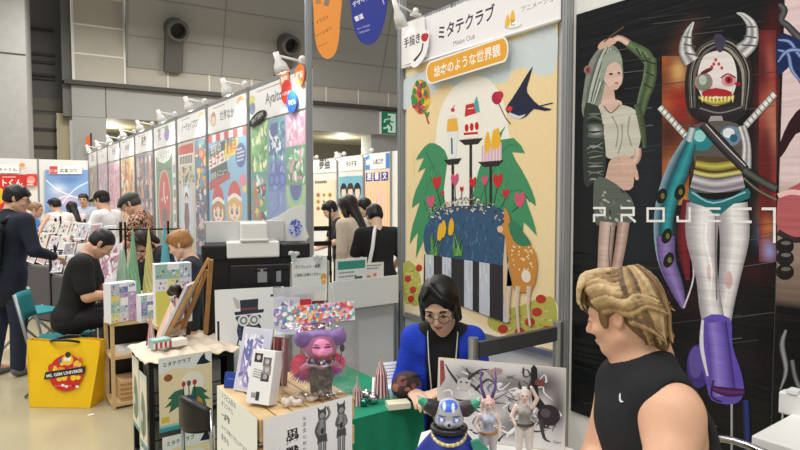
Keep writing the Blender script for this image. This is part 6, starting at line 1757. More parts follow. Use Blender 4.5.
# paper goods on the cloth
rzt = RZ + .034
pyramid(151, 352, 2.78, rzt, .026, .155, 'slim striped paper cone beside the easel foot', STR, grp=None)
pyramid(172, 318 + 30, 3.02, rzt, .10, .17, 'large pale pink paper pyramid behind the easel', [(226, 196, 180), (236, 210, 196), (214, 182, 166), (230, 200, 186)], 'paper_pyramid', 4, .5)
for i, (px, py, D, w_, h_, c) in enumerate(((160, 350, 2.72, .085, .04, (150, 190, 190)), (172, 347, 2.82, .08, .012, (120, 130, 110)), (178, 350, 2.76, .07, .03, (240, 236, 230)))):
    p = P(px, py, D); tT = Matrix.Translation(V((p.x, p.y, rzt + .004))) @ Matrix.Rotation(facing(px, 20), 4, 'Z'); m = MB(tT); m.col(*c); m.box((-w_ / 2, -.03, 0), (w_ / 2, .03, h_)); 
    if i == 0:
        for k in range(8): m.col(*((170, 60, 70) if k % 2 else (240, 226, 222))); m.box((-w_ / 2 + k * w_ / 8, -.031, 0), (-w_ / 2 + (k + 1) * w_ / 8, -.03, h_ * .7))
    tag(m.build('postcard_pack', PRINT), ['striped and pale blue card pack at the front of the cream cloth', 'olive card pack lying flat on the cream cloth', 'white card pack by the easel foot on the cream cloth'][i], 'card pack')
# round striped pot with dark flowers
p = P(182, 300, 3.35); t = thing('striped_pot', 'small striped pot with a dark bloom behind the easel', 'pot', p)
m = MB(Matrix.Translation(V((p.x, p.y, p.z - .10))))
for k in range(16): m.col(*STR[k % 4]); a0_, a1_ = 2 * math.pi * k / 16, 2 * math.pi * (k + 1) / 16; m.add([(.04 * math.cos(a0_), .04 * math.sin(a0_), 0), (.04 * math.cos(a1_), .04 * math.sin(a1_), 0), (.045 * math.cos(a1_), .045 * math.sin(a1_), .12), (.045 * math.cos(a0_), .045 * math.sin(a0_), .12), (0, 0, 0)], [(0, 1, 2, 3), (0, 4, 1)])
m.build('pot', PRINT, t)
S = SDF(Matrix.Translation(p)); S.col(52, 34, 30)
for k in range(9): S.ell((rn.uniform(-.05, .05), rn.uniform(-.04, .04), .03 + rn.uniform(0, .045)), .026, k=.008)
S.build('bloom', VCOL, .007, t)
m = MB(); m.lathe([(.05, 0), (.05, .01), (.012, .02), (.012, p.z - .101)], (p.x, p.y, 0), n=16); m.build('pedestal', STEEL, t)

# ---------------------------------------------------- the folding chair before the rack
ct = P(192, 415, 2.25); cr = facing(192, -35)
cr = facing(192, -62); T = Matrix.Translation(V((ct.x, ct.y, 0))) @ Matrix.Rotation(cr, 4, 'Z') @ Matrix.Diagonal((.8, .8, 1, 1))
t = thing('folding_chair', 'black plastic folding chair with steel tubes in front of the rack', 'chair', T @ V((0, 0, 0)), cr)
m = MB(T); m.grid(lambda u, v: V((-.14 + .28 * u, .02 - .05 * math.sin(math.pi * u), .70 + .13 * v + .05 * (2 * u - 1) ** 2 * (1 - v) - .03 * (2 * u - 1) ** 2)), 14, 5); m.build('backrest', BLACKP, t, smooth=True, solid=.022, fixn=False)
for sx in (-1, 1):
    m = MB(T); m.tube([V((sx * .135, .02, .80)), V((sx * .15, .03, .45)), V((sx * .16, -.16, .02))], .010, 8); m.build('frame_tube', STEEL, t, smooth=True)
    m = MB(T); m.tube([V((sx * .13, -.18, .43)), V((sx * .13, .18, .02))], .010, 8); m.build('leg', STEEL, t, smooth=True)
m = MB(T); m.box((-.14, -.20, .425), (.14, .04, .445)); m.build('seat', BLACKP, t, bevel=.008)
q = P(207, 432, 2.1); m = MB(Matrix.Translation(q)); tq = thing('camera_lens', 'black round lens hood at the lower left edge of the crate', 'lens', q) if False else None

# ---------------------------------------------------- behind the blond man
st_ = onX(765, 440, 1.90); 
table('side_table', 'white table corner at the lower right behind the man', 1.72, 2.02, .40, .70, .94, WHITEP, WHITEP, (1.96, 1.99))
T = Matrix.Translation(V((1.50, .66, 0))) @ Matrix.Rotation(R(52), 4, 'Z')
pc = onX(790, 402, XW - .03)
t = thing('power_box', 'white power adapter box hanging on the wall at the right edge', 'adapter', pc)
m = MB(); m.box((XW - .06, pc.y - .05, pc.z - .035), (XW - .016, pc.y + .022, pc.z + .035)); m.build('case', WHITEP, t, bevel=.006)
m = MB(); m.box((XW - .064, pc.y - .03, pc.z + .036), (XW - .02, pc.y + .0, pc.z + .046)); m.build('plug', WHITEP, t)
m = MB(); m.tube([V((XW - .035, pc.y + .016, pc.z - .034)), V((XW - .04, pc.y + .018, pc.z - .09)), V((XW - .04, pc.y + .004, pc.z - .13)), V((XW - .036, pc.y + .012, pc.z - .16)), V((XW - .036, pc.y - .002, pc.z - .13)), V((XW - .036, pc.y - .004, pc.z - .035))], .0025, 6); m.build('cable', WHITEP, t, smooth=True)

# ---------------------------------------------------- wooden shelf, goods and frame of the neighbouring stall
SX0, SX1, SY0, SY1, SZ = .775, 1.20, 4.74, 5.04, .66
t = thing('wooden_shelf', 'small open wooden shelf unit right of the yellow bag', 'shelf', ((SX0 + SX1) / 2, (SY0 + SY1) / 2, 0))
for x_ in (SX0, SX1 - .025):
    for y_ in (SY0, SY1 - .025): m = MB(); m.box((x_, y_, 0), (x_ + .025, y_ + .025, SZ)); m.build('post', WOODL, t)
for z_ in (.02, .38, .635): m = MB(); m.box((SX0 + .001, SY0 + .001, z_), (SX1 - .001, SY1 - .001, z_ + .022)); m.build('board', WOODL, t)
m = MB(); m.box((SX0 + .03, SY1 - .02, .045), (SX1 - .03, SY1 - .012, .63)); m.build('back_panel', BLACKP, t)
tbox('paper_stack', 'stack of white papers on the middle board of the wooden shelf', 'papers', (.84, 4.78, .403), (1.10, 5.0, .435), PAPER)
t = thing('basket', 'tan wooden box on the lowest board of the shelf', 'box', (.93, 4.9, .043))
m = MB(); m.box((.84, 4.77, .043), (1.03, 4.99, .20)); m.build('body', WOODL, t, bevel=.004); m = MB()
for k in range(4): m.box((.838, 4.766, .06 + k * .035), (1.032, 4.77, .075 + k * .035))
m.build('slat_band', WOODE, t)


PATT = [(226, 222, 236), (150, 160, 210), (120, 130, 190), (236, 226, 150), (190, 206, 220), (160, 200, 190), (240, 240, 246), (196, 170, 206)]
def patch(seed, yellow=None):
    def f(a):
        r2 = random.Random(seed)
        nx, ny = 3, 4
        for i in range(nx):
            for j in range(ny):
                b = r2.choice(PATT); a.rect(i / nx, j / ny, (i + 1) / nx, (j + 1) / ny, b)
                for _ in range(9):
                    r_ = r2.uniform(.012, .04); a.ell(i / nx + r2.uniform(.15, .85) / nx, j / ny + r2.uniform(.15, .85) / ny, r_, r_ * .8, r2.choice([(90, 96, 170), (240, 240, 250), (230, 214, 120), (120, 170, 200), (206, 120, 150)]), 0, 7)
        if yellow: a.rect(yellow[0], yellow[1], yellow[2], yellow[3], (232, 222, 110))
        a.rect(.36, .42, .66, .62, (246, 246, 248)); a.rect(.33, .90, .66, 1.0, (240, 242, 248))
    return f
def good(lab, px0, px1, pyb, pyt, D, seed, z, th=.1, yel=None, ex=0):
    c = P((px0 + px1) / 2, pyb, D); w_ = (px1 - px0) / FOC * D; h_ = (pyb - pyt) / FOC * D
    upright('pattern_box', lab, 'box', V((c.x, c.y, z)), w_, h_, th, (232, 232, 240), facing((px0 + px1) / 2, ex), 0, patch(seed, yel), 'patterned boxes of the neighbouring stall')
tt = table('display_table', 'neighbouring stall table behind the patterned boxes', 1.0, 1.47, 5.22, 5.72, .74, WHITEP, STEEL, (1.28, 1.42))
good('pale patchwork box standing on the wooden shelf', 107.5, 134, 323, 284, 4.42, 3, SZ + .001, .10, (.0, .55, .33, .68), 30)
good('low violet patchwork box beside the pale patchwork box', 139, 157, 318, 291, 4.42, 5, SZ + .001, .08, None, 25)
SH = table('display_table', 'narrow low table carrying the tall yellow fronted box', 1.0, 1.21, 4.30, 4.66, .69, WOODL, WOODL)
good('tall yellow fronted patchwork box behind the easel', 156, 190, 322, 263, 4.25, 8, .691, .10, (.0, .0, .42, .55), 12)
def cone(lab, px, pyb, pyt, D, r_, c0, c1, seed, z=.741):
    p = P(px, pyb, D); h_ = (pyb - pyt) / FOC * D; p.z = z; m = MB(Matrix.Translation(p)); r2 = random.Random(seed)
    top = P(px, pyt, D).z - z
    def f(u, v):
        a_ = 2 * math.pi * u; rr = r_ * (1 - v * .97) * (1 + .10 * (1 if int(u * 16 + v * 9) % 2 else -1)); return V((rr * math.cos(a_), rr * math.sin(a_), top * v))
    m.grid(f, 32, 18, lambda u, v: rgb(c0 if int(u * 16 + v * 9) % 2 else c1)); return tag(m.build('paper_cone', PRINT, fixn=False), lab, 'paper cone')
cone('pale green folded paper cone, left of the three', 134, 296, 226, 5.05, .058, (150, 196, 160), (112, 170, 130), 1)
cone('cream yellow folded paper cone in the middle of the three', 150, 298, 226, 5.15, .060, (226, 214, 140), (190, 180, 120), 2)
cone('teal paper cone beside the black wire frame', 166, 296, 219, 5.2, .062, (110, 186, 196), (96, 170, 184), 3)
p = P(119, 284, 4.75); 
S = SDF(Matrix.Translation(V((P(123, 290, 5.08).x, P(123, 290, 5.08).y, .741)))); S.col(170, 206, 186); S.cone((0, 0, .06), (0, 0, .24), .06, .04, k=.02); S.cone((0, 0, .22), (0, 0, .40), .045, .02, k=.02); tag(S.build('glass_vase', mat('pale_green_glass', (190, 224, 204), .1, alpha=.6), .01), 'pale green glass vase left of the paper cones', 'vase')
t = thing('wire_display_stand', 'thin black wire display stand behind the paper cones', 'stand', P(147, 290, 4.95))
fa, fb = P(125, 222, 5.2), P(168, 221, 5.34)
for q in (fa, fb): m = MB(); m.box((q.x - .008, q.y - .008, 0.741), (q.x + .008, q.y + .008, q.z)); m.build('upright', BLACKM, t)
ra, rb_ = P(99, 229.5, 5.16), P(181, 229, 5.38); m = MB(); m.beam(ra, rb_, .014); m.build('crossbar', BLACKM, t)

# ---------------------------------------------------- yellow bag, teal chairs, floor scrap
b0, b1 = onZ(34, 407, 0), onZ(99, 408, 0)
c = (b0 + b1) / 2 + V((.02, .10, 0)); ang = math.atan2((b1 - b0).y, (b1 - b0).x); T = Matrix.Translation(c) @ Matrix.Rotation(ang, 4, 'Z')
t = thing('tote_bag', 'large yellow shopping bag with a round red emblem on the floor', 'bag', c, ang)
YB = mat('yellow_woven_plastic', (246, 200, 20), .4, noise=.06, nscale=5, bump=.35, bscale=9)
wB, wT, dB, HB = .235, .285, .10, .50
def side(u, v):
    w_ = wB + (wT - wB) * v ** .8; d_ = dB * (1 - .75 * v); k = u * 4; i = int(k) % 4; f = k - int(k); cs = [(-w_, -d_), (w_, -d_), (w_, d_), (-w_, d_)]; a_, b_ = cs[i], cs[(i + 1) % 4]
    x, y = a_[0] + (b_[0] - a_[0]) * f, a_[1] + (b_[1] - a_[1]) * f; return V((x, y + .012 * math.sin(7 * u * 3 + 4 * v) * v, .004 + HB * v + .008 * math.sin(x * 12) * v))
m = MB(T); m.grid(side, 48, 14); m.box((-wB, -dB, .002), (wB, dB, .006)); m.build('body', YB, t, smooth=False, solid=.004, fixn=False)
fy = lambda v: -dB * (1 - .75 * v) - .008
a = Art(lambda x, z: T @ V((x, fy(z / HB) - .012, z)), T.to_3x3() @ V((0, -1, 0)), .00003)
r2 = random.Random(4)
a.ell(.045, .265, .135, .135, (206, 40, 36), 0, 32)
for i in range(16):
    x, y = r2.uniform(-.05, .14), r2.uniform(.2, .36); a.ell(x, y, r2.uniform(.014, .034), r2.uniform(.012, .03), r2.choice([(240, 200, 60), (236, 150, 60), (60, 100, 190), (240, 236, 230), (230, 120, 130), (246, 210, 40)]))
a.ell(.05, .36, .045, .04, (240, 200, 60)); a.ell(.05, .40, .022, .022, (50, 50, 52)); a.ell(.035, .365, .012, .014, (250, 250, 250)); a.ell(.062, .365, .012, .014, (250, 250, 250)); a.ell(-.08, .30, .02, .03, (210, 60, 60)); a.ell(.15, .36, .014, .02, (220, 90, 60))
for i in range(7): a.ell(-.03 + i * .028, .165 + .004 * (i % 3), .014, .010, r2.choice([(240, 236, 230), (220, 90, 80), (180, 30, 30)]))
a.poly([(-.125, .212), (.19, .262), (.197, .318), (-.118, .268)], (40, 40, 46)); a.text('ME. GEM UNIVERSE', (-.105, .228), (.175, .274), (244, 244, 240), 1.0, .03)
a.build('emblem', PRINT, t)
for s_, yy in ((-1, -.026), (1, .026)):
    m = MB(T); m.tube([V((-.10, yy, .49)), V((-.09, yy + .02 * s_, .50)), V((-.04, yy + .05 * s_, .515)), V((.06, yy + .05 * s_, .515)), V((.11, yy + .02 * s_, .50)), V((.12, yy, .49))], .010, 8); m.build('strap', BLACKP, t, smooth=True)
p = onZ(91, 415, 0); m = MB(); m.box((p.x - .02, p.y - .014, .001), (p.x + .02, p.y + .014, .004)); tag(m.build('paper_scrap', PAPER), 'tiny white paper scrap on the floor by the yellow bag', 'scrap')


def camp_chair(lab, c, rz, sc_=1.0):
    T = Matrix.Translation(c) @ Matrix.Rotation(rz, 4, 'Z') @ Matrix.Scale(sc_, 4)
    t = thing('folding_chair', lab, 'chair', c, rz)
    GT_ = mat('grey_tube', (150, 156, 158), .35, .7)
    m = MB(T); m.box((-.22, -.20, .40), (.22, .20, .425)); m.build('seat', TEAL, t, bevel=.01)
    m = MB(T); m.grid(lambda u, v: V((-.22 + .44 * u, -.23 - .04 * math.sin(math.pi * u) - .05 * v, .60 + .22 * v)), 10, 4); m.build('backrest', TEAL, t, solid=.02, smooth=True, fixn=False)
    for sx in (-1, 1):
        m = MB(T); m.tube([V((sx * .23, -.29, .84)), V((sx * .23, -.20, .42)), V((sx * .23, .20, .012))], .013, 8); m.build('leg', GT_, t, smooth=True)
        m = MB(T); m.tube([V((sx * .215, .22, .42)), V((sx * .215, -.24, .012))], .013, 8); m.build('leg', GT_, t, smooth=True)
    return t
MANP = P(72, 330, 4.9); MANP.z = 0
MRZ = math.atan2(-.25, .97) - math.pi / 2
camp_chair('teal folding chair under the man in the black shirt', MANP - V((.97, -.25, 0)) * .07, MRZ)
p = P(36, 300, 6.1); p.z = 0; camp_chair('empty teal folding chair behind the seated man', p, R(-60))

# ---------------------------------------------------- print racks along the left of the aisle
def print_rack(lab, px, D, seed, n=9, rz=0.0):
    c = P(px, 300, D); c.z = 0; T = Matrix.Translation(c) @ Matrix.Rotation(rz, 4, 'Z'); t = thing('print_rack', lab, 'rack', c, rz)
    r2 = random.Random(seed)
    for x_ in (-.34, .34):
        for y_ in (-.2, .2): m = MB(T); m.beam((x_, y_, 0), (x_, y_, 1.0 + (y_ + .2) * .8), .022); m.build('post', BLACKM, t)
    for k in range(3):
        z0 = .72 + k * .18; y0 = -.18 + k * .15
        m = MB(T); m.beam((-.36, y0, z0), (.36, y0, z0), .016); m.beam((-.36, y0 + .06, z0 + .16), (.36, y0 + .06, z0 + .16), .012); m.build('ledge', ALU, t)
    j = 0
    for k in range(3):
        for i in range(3):
            z0 = .73 + k * .18; y0 = -.18 + k * .15
            Tm = T @ Matrix.Translation((-.24 + .24 * i, y0 - .030, z0 + .008)) @ Matrix.Rotation(R(-20), 4, 'X') @ Matrix.Rotation(R(r2.uniform(-9, 9)), 4, 'Y')
            sz_ = r2.uniform(.85, 1.2)
            a = Art(lambda u, v, Tm=Tm, sz_=sz_: Tm @ V((-.1 + .2 * u, -.003, .012 + .18 * sz_ * v)), Tm.to_3x3() @ V((0, -1, 0)))
            slab(a, [a.fn(0, 0), a.fn(1, 0), a.fn(1, 1), a.fn(0, 1)], .003, (232, 230, 232)); b = r2.choice([(206, 196, 202), (220, 212, 210), (190, 194, 202), (206, 170, 172), (160, 158, 164), (214, 208, 196)]); a.rect(.06, .08, .94, .92, b)
            for _ in range(7): a.ell(r2.uniform(.2, .8), r2.uniform(.2, .8), r2.uniform(.05, .14), r2.uniform(.05, .12), r2.choice([(240, 236, 236), (120, 90, 100), (206, 120, 110), (70, 70, 84), (160, 140, 180)]), 0, 8)
            tag(a.build('art_print', PRINT), 'small framed print on the display racks by the aisle', 'print', 'prints on the aisle racks'); j += 1
    m = MB(T); m.box((-.36, -.2, .02), (.36, .2, .69)); m.build('cloth_front', mat('rack_cloth', (92, 88, 92), .9), t)
    return t
print_rack('print rack in front of the man in the white shirt', 87, 6.7, 1, rz=R(-62)); print_rack('print rack between the teal chair and the far visitors', 57, 7.7, 2, rz=R(-66)); print_rack('print rack farthest down the aisle', 38, 8.9, 3, rz=R(-70))
tt = table('display_table', 'stall table in front of the man with the flat cap', 0.86, 1.18, 6.1, 6.85, .74, WHITEP, STEEL)
upright('art_board', 'large leaning clear sleeved print in front of the flat cap man', 'print', V((.98, 6.30, .742)), .30, .42, .01, (222, 216, 222), R(-60), R(16), lambda a: ph(a, 12, ((214, 206, 214), (160, 150, 170), (236, 230, 236), (190, 120, 140))))
upright('art_board', 'second leaning sleeved print farther along the same table', 'print', V((1.0, 6.66, .742)), .30, .42, .01, (222, 216, 222), R(-60), R(16), lambda a: ph(a, 14, ((220, 212, 216), (150, 150, 176), (236, 230, 236), (110, 100, 120))))
# dark wire stand in the gap
q = P(319, 250, 6.2); q.z = 0; t = thing('magazine_stand', 'dark wire magazine stand standing in the gap beside the visitors', 'stand', q)
T = Matrix.Translation(q) @ Matrix.Rotation(facing(319, 10), 4, 'Z')
for x_ in (-.13, .13): m = MB(T); m.beam((x_, 0, 0), (x_, .05, 1.45), .02); m.beam((x_, .30, 0), (x_, .05, 1.42), .02); m.build('frame', BLACKM, t)
for k in range(6): m = MB(T); m.box((-.13, -.05 + .01 * k, .45 + k * .16), (.13, .03, .455 + k * .16 + .006)); m.box((-.13, -.05, .45 + k * .16), (.13, -.045, .50 + k * .16)); m.build('shelf', BLACKM, t)

# =================================================================== PEOPLE
def head_sdf(S, H, skin, f=1.0, nose=1.0, jaw=1.0):
    """face looks along +y of H; H's origin is the middle of the head"""
    T0 = S.T; S.T = H @ Matrix.Scale(f, 4)
    S.col(*skin)
    S.ell((0, -.012, .032), (.074, .094, .084), k=.02)
    S.ell((0, .022, -.030), (.060 * jaw, .066, .078), k=.03)
    S.ell((0, .058, -.088), (.026 * jaw, .022, .018), k=.025)
    S.cone((-.050 * jaw, .0, -.055), (-.020, .05, -.086), .018, .018, k=.02); S.cone((.050 * jaw, .0, -.055), (.020, .05, -.086), .018, .018, k=.02)
    S.ell((0, .070, .022), (.052, .018, .014), k=.014)
    for sx in (-1, 1):
        S.ell((sx * .031, .094, .004), (.019, .014, .011), k=.014, op='sub')
        S.ell((sx * .031, .076, .003), (.0155, .0125, .0105), k=.004)
        S.ell((sx * .040, .062, -.028), (.020, .018, .016), k=.016)
        S.ell((sx * .075, -.010, -.004), (.010, .018, .030), rotm(12, 0, sx * 18), k=.006); S.ell((sx * .082, -.004, -.002), (.005, .010, .018), k=.005, op='sub')
        S.ell((sx * .010, .090, -.034), (.0075, .008, .006), k=.006)
    S.cone((0, .084, .010), (0, .102 * nose + .002, -.026), .007, .0105, k=.010)
    S.ell((0, .0805, -.058), (.021, .012, .0055), k=.005); S.ell((0, .0795, -.0665), (.018, .012, .0060), k=.005)
    S.T = T0


def face_spots(H, f=1.0, iris=(40, 30, 26), brow=(50, 40, 36), lip=(176, 96, 90), closed=False, lipw=.02):
    M = H @ Matrix.Scale(f, 4); q = lambda x, y, z: tuple(M @ V((x, y, z)))
    return M


def hand_sdf(S, w, d, nrm, side, f=1.0, curl=35, k=.006, spread=6):
    """w wrist point, d direction of the fingers, nrm back-of-hand normal, side +1 right hand"""
    d = V(d).normalized(); n = (V(nrm) - d * V(nrm).dot(d)).normalized(); x = d.cross(n) * side   # x towards the thumb
    w = V(w)
    S.cone(w, w + d * .045 * f, .022 * f, .026 * f, k=.01, flat=(n, .62))
    S.ell(w + d * .060 * f, (.001, .001, .001), k=.001) if False else None
    S.cone(w + d * .04 * f + x * .014 * f, w + d * .085 * f + x * .022 * f, .020 * f, .016 * f, k=.012, flat=(n, .62)); S.cone(w + d * .04 * f - x * .014 * f, w + d * .080 * f - x * .022 * f, .020 * f, .014 * f, k=.012, flat=(n, .62))
    for i, (off, L) in enumerate(((.026, .072), (.009, .080), (-.009, .074), (-.025, .058))):
        b = w + d * (.088 - .004 * abs(i - 1)) * f + x * off * f
        dd = d.copy(); r_ = .0092 * f
        for j in range(3):
            ang = R(curl * (.6 + .4 * j)); dd = (Matrix.Rotation(-ang * .75, 3, x * side) if False else Matrix.Rotation(0, 3, x)) @ dd
            dd = (dd * math.cos(ang) - n * math.sin(ang) if j == 0 else dd * math.cos(ang * .9) - (n * dd.dot(d) + d * 0) * math.sin(ang * .9) - d * (-dd.dot(n)) * 0).normalized()
            e = b + dd * L * f * (.45, .32, .25)[j]; S.cone(b, e, r_, r_ * .9, k=.003); b = e; r_ *= .9
    tb = w + d * .022 * f + x * .024 * f; t1 = tb + (d * .6 + x * .75 - n * .25).normalized() * .036 * f; t2 = t1 + (d * .9 + x * .25 - n * .3).normalized() * .030 * f
    S.cone(tb, t1, .0135 * f, .0105 * f, k=.010); S.cone(t1, t2, .0105 * f, .0085 * f, k=.003)


HAIRDEF = dict(short=1)


def hair_sdf(S, H, style, col, f=1.0, rs=5):
    T0 = S.T; S.T = H @ Matrix.Scale(f, 4); S.col(*col); rn = random.Random(rs)
    if style in ('short', 'crop'):
        g = .006 if style == 'short' else .0
        S.ell((0, -.018, .040), (.080 + g, .097 + g, .083 + g), k=.01); S.ell((0, -.045, -.01), (.074 + g, .062 + g, .060), k=.02)
        S.box((0, .095, -.045), (.10, .06, .075), .02, rotm(-14, 0, 0), op='sub', k=.012)
        S.box((0, -.02, -.105), (.1, .12, .055), .01, op='sub', k=.01)
        if style == 'short':
            for i in range(16): a = rn.uniform(-1, 1); S.cone((a * .05, .03, .105), (a * .062 + rn.uniform(-.01, .01), .078, .062 + rn.uniform(-.012, .012)), .014, .007, k=.008)
        for sx in (-1, 1): S.ell((sx * .070, .012, .0), (.010, .016, .026), k=.01)
    elif style == 'bob':
        S.ell((0, -.014, .038), (.088, .104, .090), k=.01); S.cone((0, -.05, .03), (0, -.055, -.085), .074, .060, k=.03, flat=((0, 1, 0), .85))
        for sx in (-1, 1): S.cone((sx * .066, .012, .03), (sx * .074, .012, -.095), .030, .021, k=.02); S.cone((sx * .05, .055, .075), (sx * .074, .052, -.03), .022, .012, k=.015)
        S.ell((0, .092, -.03), (.058, .06, .086), op='sub', k=.008)
        for i in range(11): x = -.05 + .01 * i; S.cone((x * .55 - .018, .045, .116), (x, .088 - abs(x) * .3, .050 - abs(x) * .25), .012, .009, k=.010)
    elif style == 'parted':
        S.ell((0, -.014, .040), (.086, .103, .088), k=.01); S.cone((0, -.05, .03), (0, -.055, -.060), .076, .064, k=.03, flat=((0, 1, 0), .85))
        for sx in (-1, 1): S.cone((sx * .070, .0, .03), (sx * .078, .004, -.070), .026, .020, k=.02)
        S.ell((0.004, .102, -.022), (.061, .058, .094), op='sub', k=.008)
        for i in range(9): f = i / 8; S.cone((.022, .040 - .02 * f, .124), (-.034 - .034 * f, .080 - .050 * f, .092 - .062 * f), .010, .008, k=.008); S.cone((.022, .040 - .02 * f, .124), (.054 + .016 * f, .072 - .050 * f, .088 - .066 * f), .010, .008, k=.008)
        for sx in (-1, 1): S.cone((sx * .068, .040, .02), (sx * .078, .030, -.066), .012, .009, k=.012)
    elif style == 'long':
        S.ell((0, -.014, .038), (.088, .104, .090), k=.01)
        S.cone((0, -.05, .02), (0, -.085, -.30), .082, .055, k=.04, flat=((0, 1, 0), .7))
        for sx in (-1, 1): S.chain([(sx * .062, .02, .03), (sx * .078, .01, -.08), (sx * .07, -.02, -.24)], [.030, .026, .014], .02)
        S.ell((0, .10, -.04), (.056, .06, .10), op='sub', k=.01)
        for i in range(9): x = -.045 + .011 * i; S.cone((x * .5, .045, .116), (x, .088 - abs(x) * .3, .055 - abs(x) * .2), .012, .008, k=.010)
    elif style == 'bun':
        S.ell((0, -.016, .040), (.084, .100, .086), k=.01); S.ell((0, -.095, .02), (.045, .04, .05), k=.02)
        S.box((0, .095, -.045), (.10, .058, .085), .02, rotm(-12, 0, 0), op='sub', k=.012); S.box((0, 0, -.105), (.1, .2, .05), .01, op='sub', k=.01)
        for sx in (-1, 1): S.cone((sx * .074, .03, .04), (sx * .078, .02, -.06), .012, .006, k=.01)
    S.T = T0


SKN = (222, 176, 148)


def person(label, pos, face, H=1.70, seat=None, lean=3, headrot=(0, 0, 0), arms=None, skin=SKN, hair=('short', (28, 24, 24)), top=dict(col=(40, 40, 44), sleeve='short'),
           legs=dict(col=(40, 44, 60)), shoes=(60, 60, 64), h=.011, hh=.008, face_d=None, twist=0, build=1.0, group=None, glasses=None, hat=None, smile=False, hideleg=False):
    """standing or seated figure; pos on the floor, face = world direction it faces"""
    s = H / 1.70
    rz = math.atan2(face[1], face[0]) - math.pi / 2
    B = Matrix.Translation(V(pos)) @ Matrix.Rotation(rz, 4, 'Z') @ Matrix.Scale(s, 4)
    t = thing('person', label, 'person', V(pos), rz, group)
    hz0 = .90 if seat is None else (seat / s + .075)
    TT = B @ Matrix.Translation((0, 0, hz0)) @ Matrix.Rotation(R(twist), 4, 'Z') @ Matrix.Rotation(R(-lean), 4, 'X')
    inv = B.inverted()
    tp = lambda x, y, z: inv @ (TT @ V((x, y, z)))      # torso coordinates -> body coordinates
    b = build
    sh = {1: tp(.175 * b, -.005, .465), -1: tp(-.175 * b, -.005, .465)}
    HC = TT @ Matrix.Translation((0, .012, .565)) @ Matrix.Rotation(R(headrot[2]), 4, 'Y') @ Matrix.Rotation(R(headrot[1]), 4, 'Z') @ Matrix.Rotation(R(-headrot[0]), 4, 'X') @ Matrix.Translation((0, .022, .105))
    HC = Matrix.LocRotScale(HC.translation, HC.to_3x3().normalized().to_quaternion(), None)
    arms = arms or {}
    A = {}
    for sd in (1, -1):
        d = arms.get(sd)
        if d is None: d = ((sd * .235, -.01, .19), (sd * .245, .06, -.06))
        A[sd] = (tp(*d[0]) if len(d[0]) == 3 else inv @ V(d[0][:3]), tp(*d[1]))
    # legs
    L = {}
    for sd in (1, -1):
        if seat is None: L[sd] = (V((sd * .095, 0, .88)), V((sd * .11, .03, .49)), V((sd * .11, -.02 + .03 * sd, .09)))
        else: L[sd] = (V((sd * .095, 0, hz0 + .0)), V((sd * .14, .43, hz0 + .02)), V((sd * .13, .40, .09)))

    def torso(S, g, nk=True):
        S.T = TT
        S.ell((0, .0, .0), (.155 * b + g, .115 * b + g, .12 + g), k=.04)
        S.cone((0, .005, .06), (0, .015, .30), .128 * b + g, .150 * b + g, k=.05, flat=((0, 1, 0), .72))
        S.cone((-.095 * b, .0, .40), (.095 * b, .0, .40), .092 * b + g, k=.06, flat=((0, 1, 0), .9))
        for sd in (1, -1): S.cone((sd * .05, -.01, .485), (sd * .165 * b, -.005, .455), .045 + g, .058 * b + g, k=.04)
        S.T = B

    S = SDF(B); S.col(*skin)
    torso(S, 0)
    S.T = TT; S.cone((0, -.012, .47), (0, .018, .60), .056 * (1 + (b - 1) * .6), .050, k=.035); S.T = B
    for sd in (1, -1):
        e, w = A[sd]
        S.cone(sh[sd], e, .052 * b, .040 * b, k=.03); S.cone(e, w, .040 * b, .027, k=.015)
        d = (w - e).normalized(); nrm = V((0, 0, 1)) if abs(d.z) < .7 else V((sd, .2, 0)); hand_sdf(S, w, d, nrm, -sd if abs(d.z) < .7 else sd, curl=30)
        a0, a1, a2 = L[sd]
        if not hideleg: S.cone(a0, a1, .078, .054, k=.03); S.cone(a1, a2, .052, .038, k=.015); S.cone(a2, a2 + V((0, .13, -.045)), .036, .03, k=.02)
    S.T = Matrix(); 
    head_sdf(S, HC, skin, s)
    M = HC @ Matrix.Scale(s, 4)
    sp = []
    for sx in (-1, 1):
        sp += [(tuple(M @ V((sx * .031, .086, .002))), .0095 * s, (46, 34, 32)), (tuple(M @ V((sx * .031, .088, .022))), .0085 * s, (70, 54, 48)), (tuple(M @ V((sx * .040, .084, .021))), .008 * s, (70, 54, 48)), (tuple(M @ V((sx * .022, .088, .022))), .008 * s, (70, 54, 48))]
    for x in (-.014, -.005, .005, .014): sp.append((tuple(M @ V((x, .090, -.0625))), .0072 * s, (250, 246, 240) if smile and abs(x) < .01 else (180, 100, 94)))
    S.T = Matrix()
    S.build('body', SKIN, h if hh is None else min(h, hh), t, spots=sp)
    # hair
    if hair:
        S = SDF(); hair_sdf(S, HC, hair[0], hair[1], s); S.build('hair', HAIRM if False else mat('hair_paint', None, .45, noise=.25, nscale=70, stretch=(1, 1, .3)), hh, t)
    # top
    S = SDF(B); S.col(*top['col']); g = .014
    torso(S, g)
    S.T = TT
    if top.get('collar'): S.cone((0, -.012, .46), (0, .004, .535), .070, .064, k=.02)
    S.T = B
    sl = top.get('sleeve', 'short')
    for sd in (1, -1):
        e, w = A[sd]
        if sl == 'long': S.cone(sh[sd], e, .066 * b, .054, k=.03); S.cone(e, e.lerp(w, .93), .054, .038, k=.02)
        elif sl == 'short': S.cone(sh[sd], sh[sd].lerp(e, .72), .066 * b, .062 * b, k=.03)
    if top.get('hem'):
        S.T = B @ Matrix.Translation((0, 0, hz0)); S.cone((0, 0, .02), (0, 0, -top['hem']), .165 * b, .17 * b, k=.04, flat=((0, 1, 0), .75)); S.T = B
    S.T = TT; S.ell((0, .03, .575), (.058, .075, .06), op='sub', k=.006); S.T = B
    fn = None
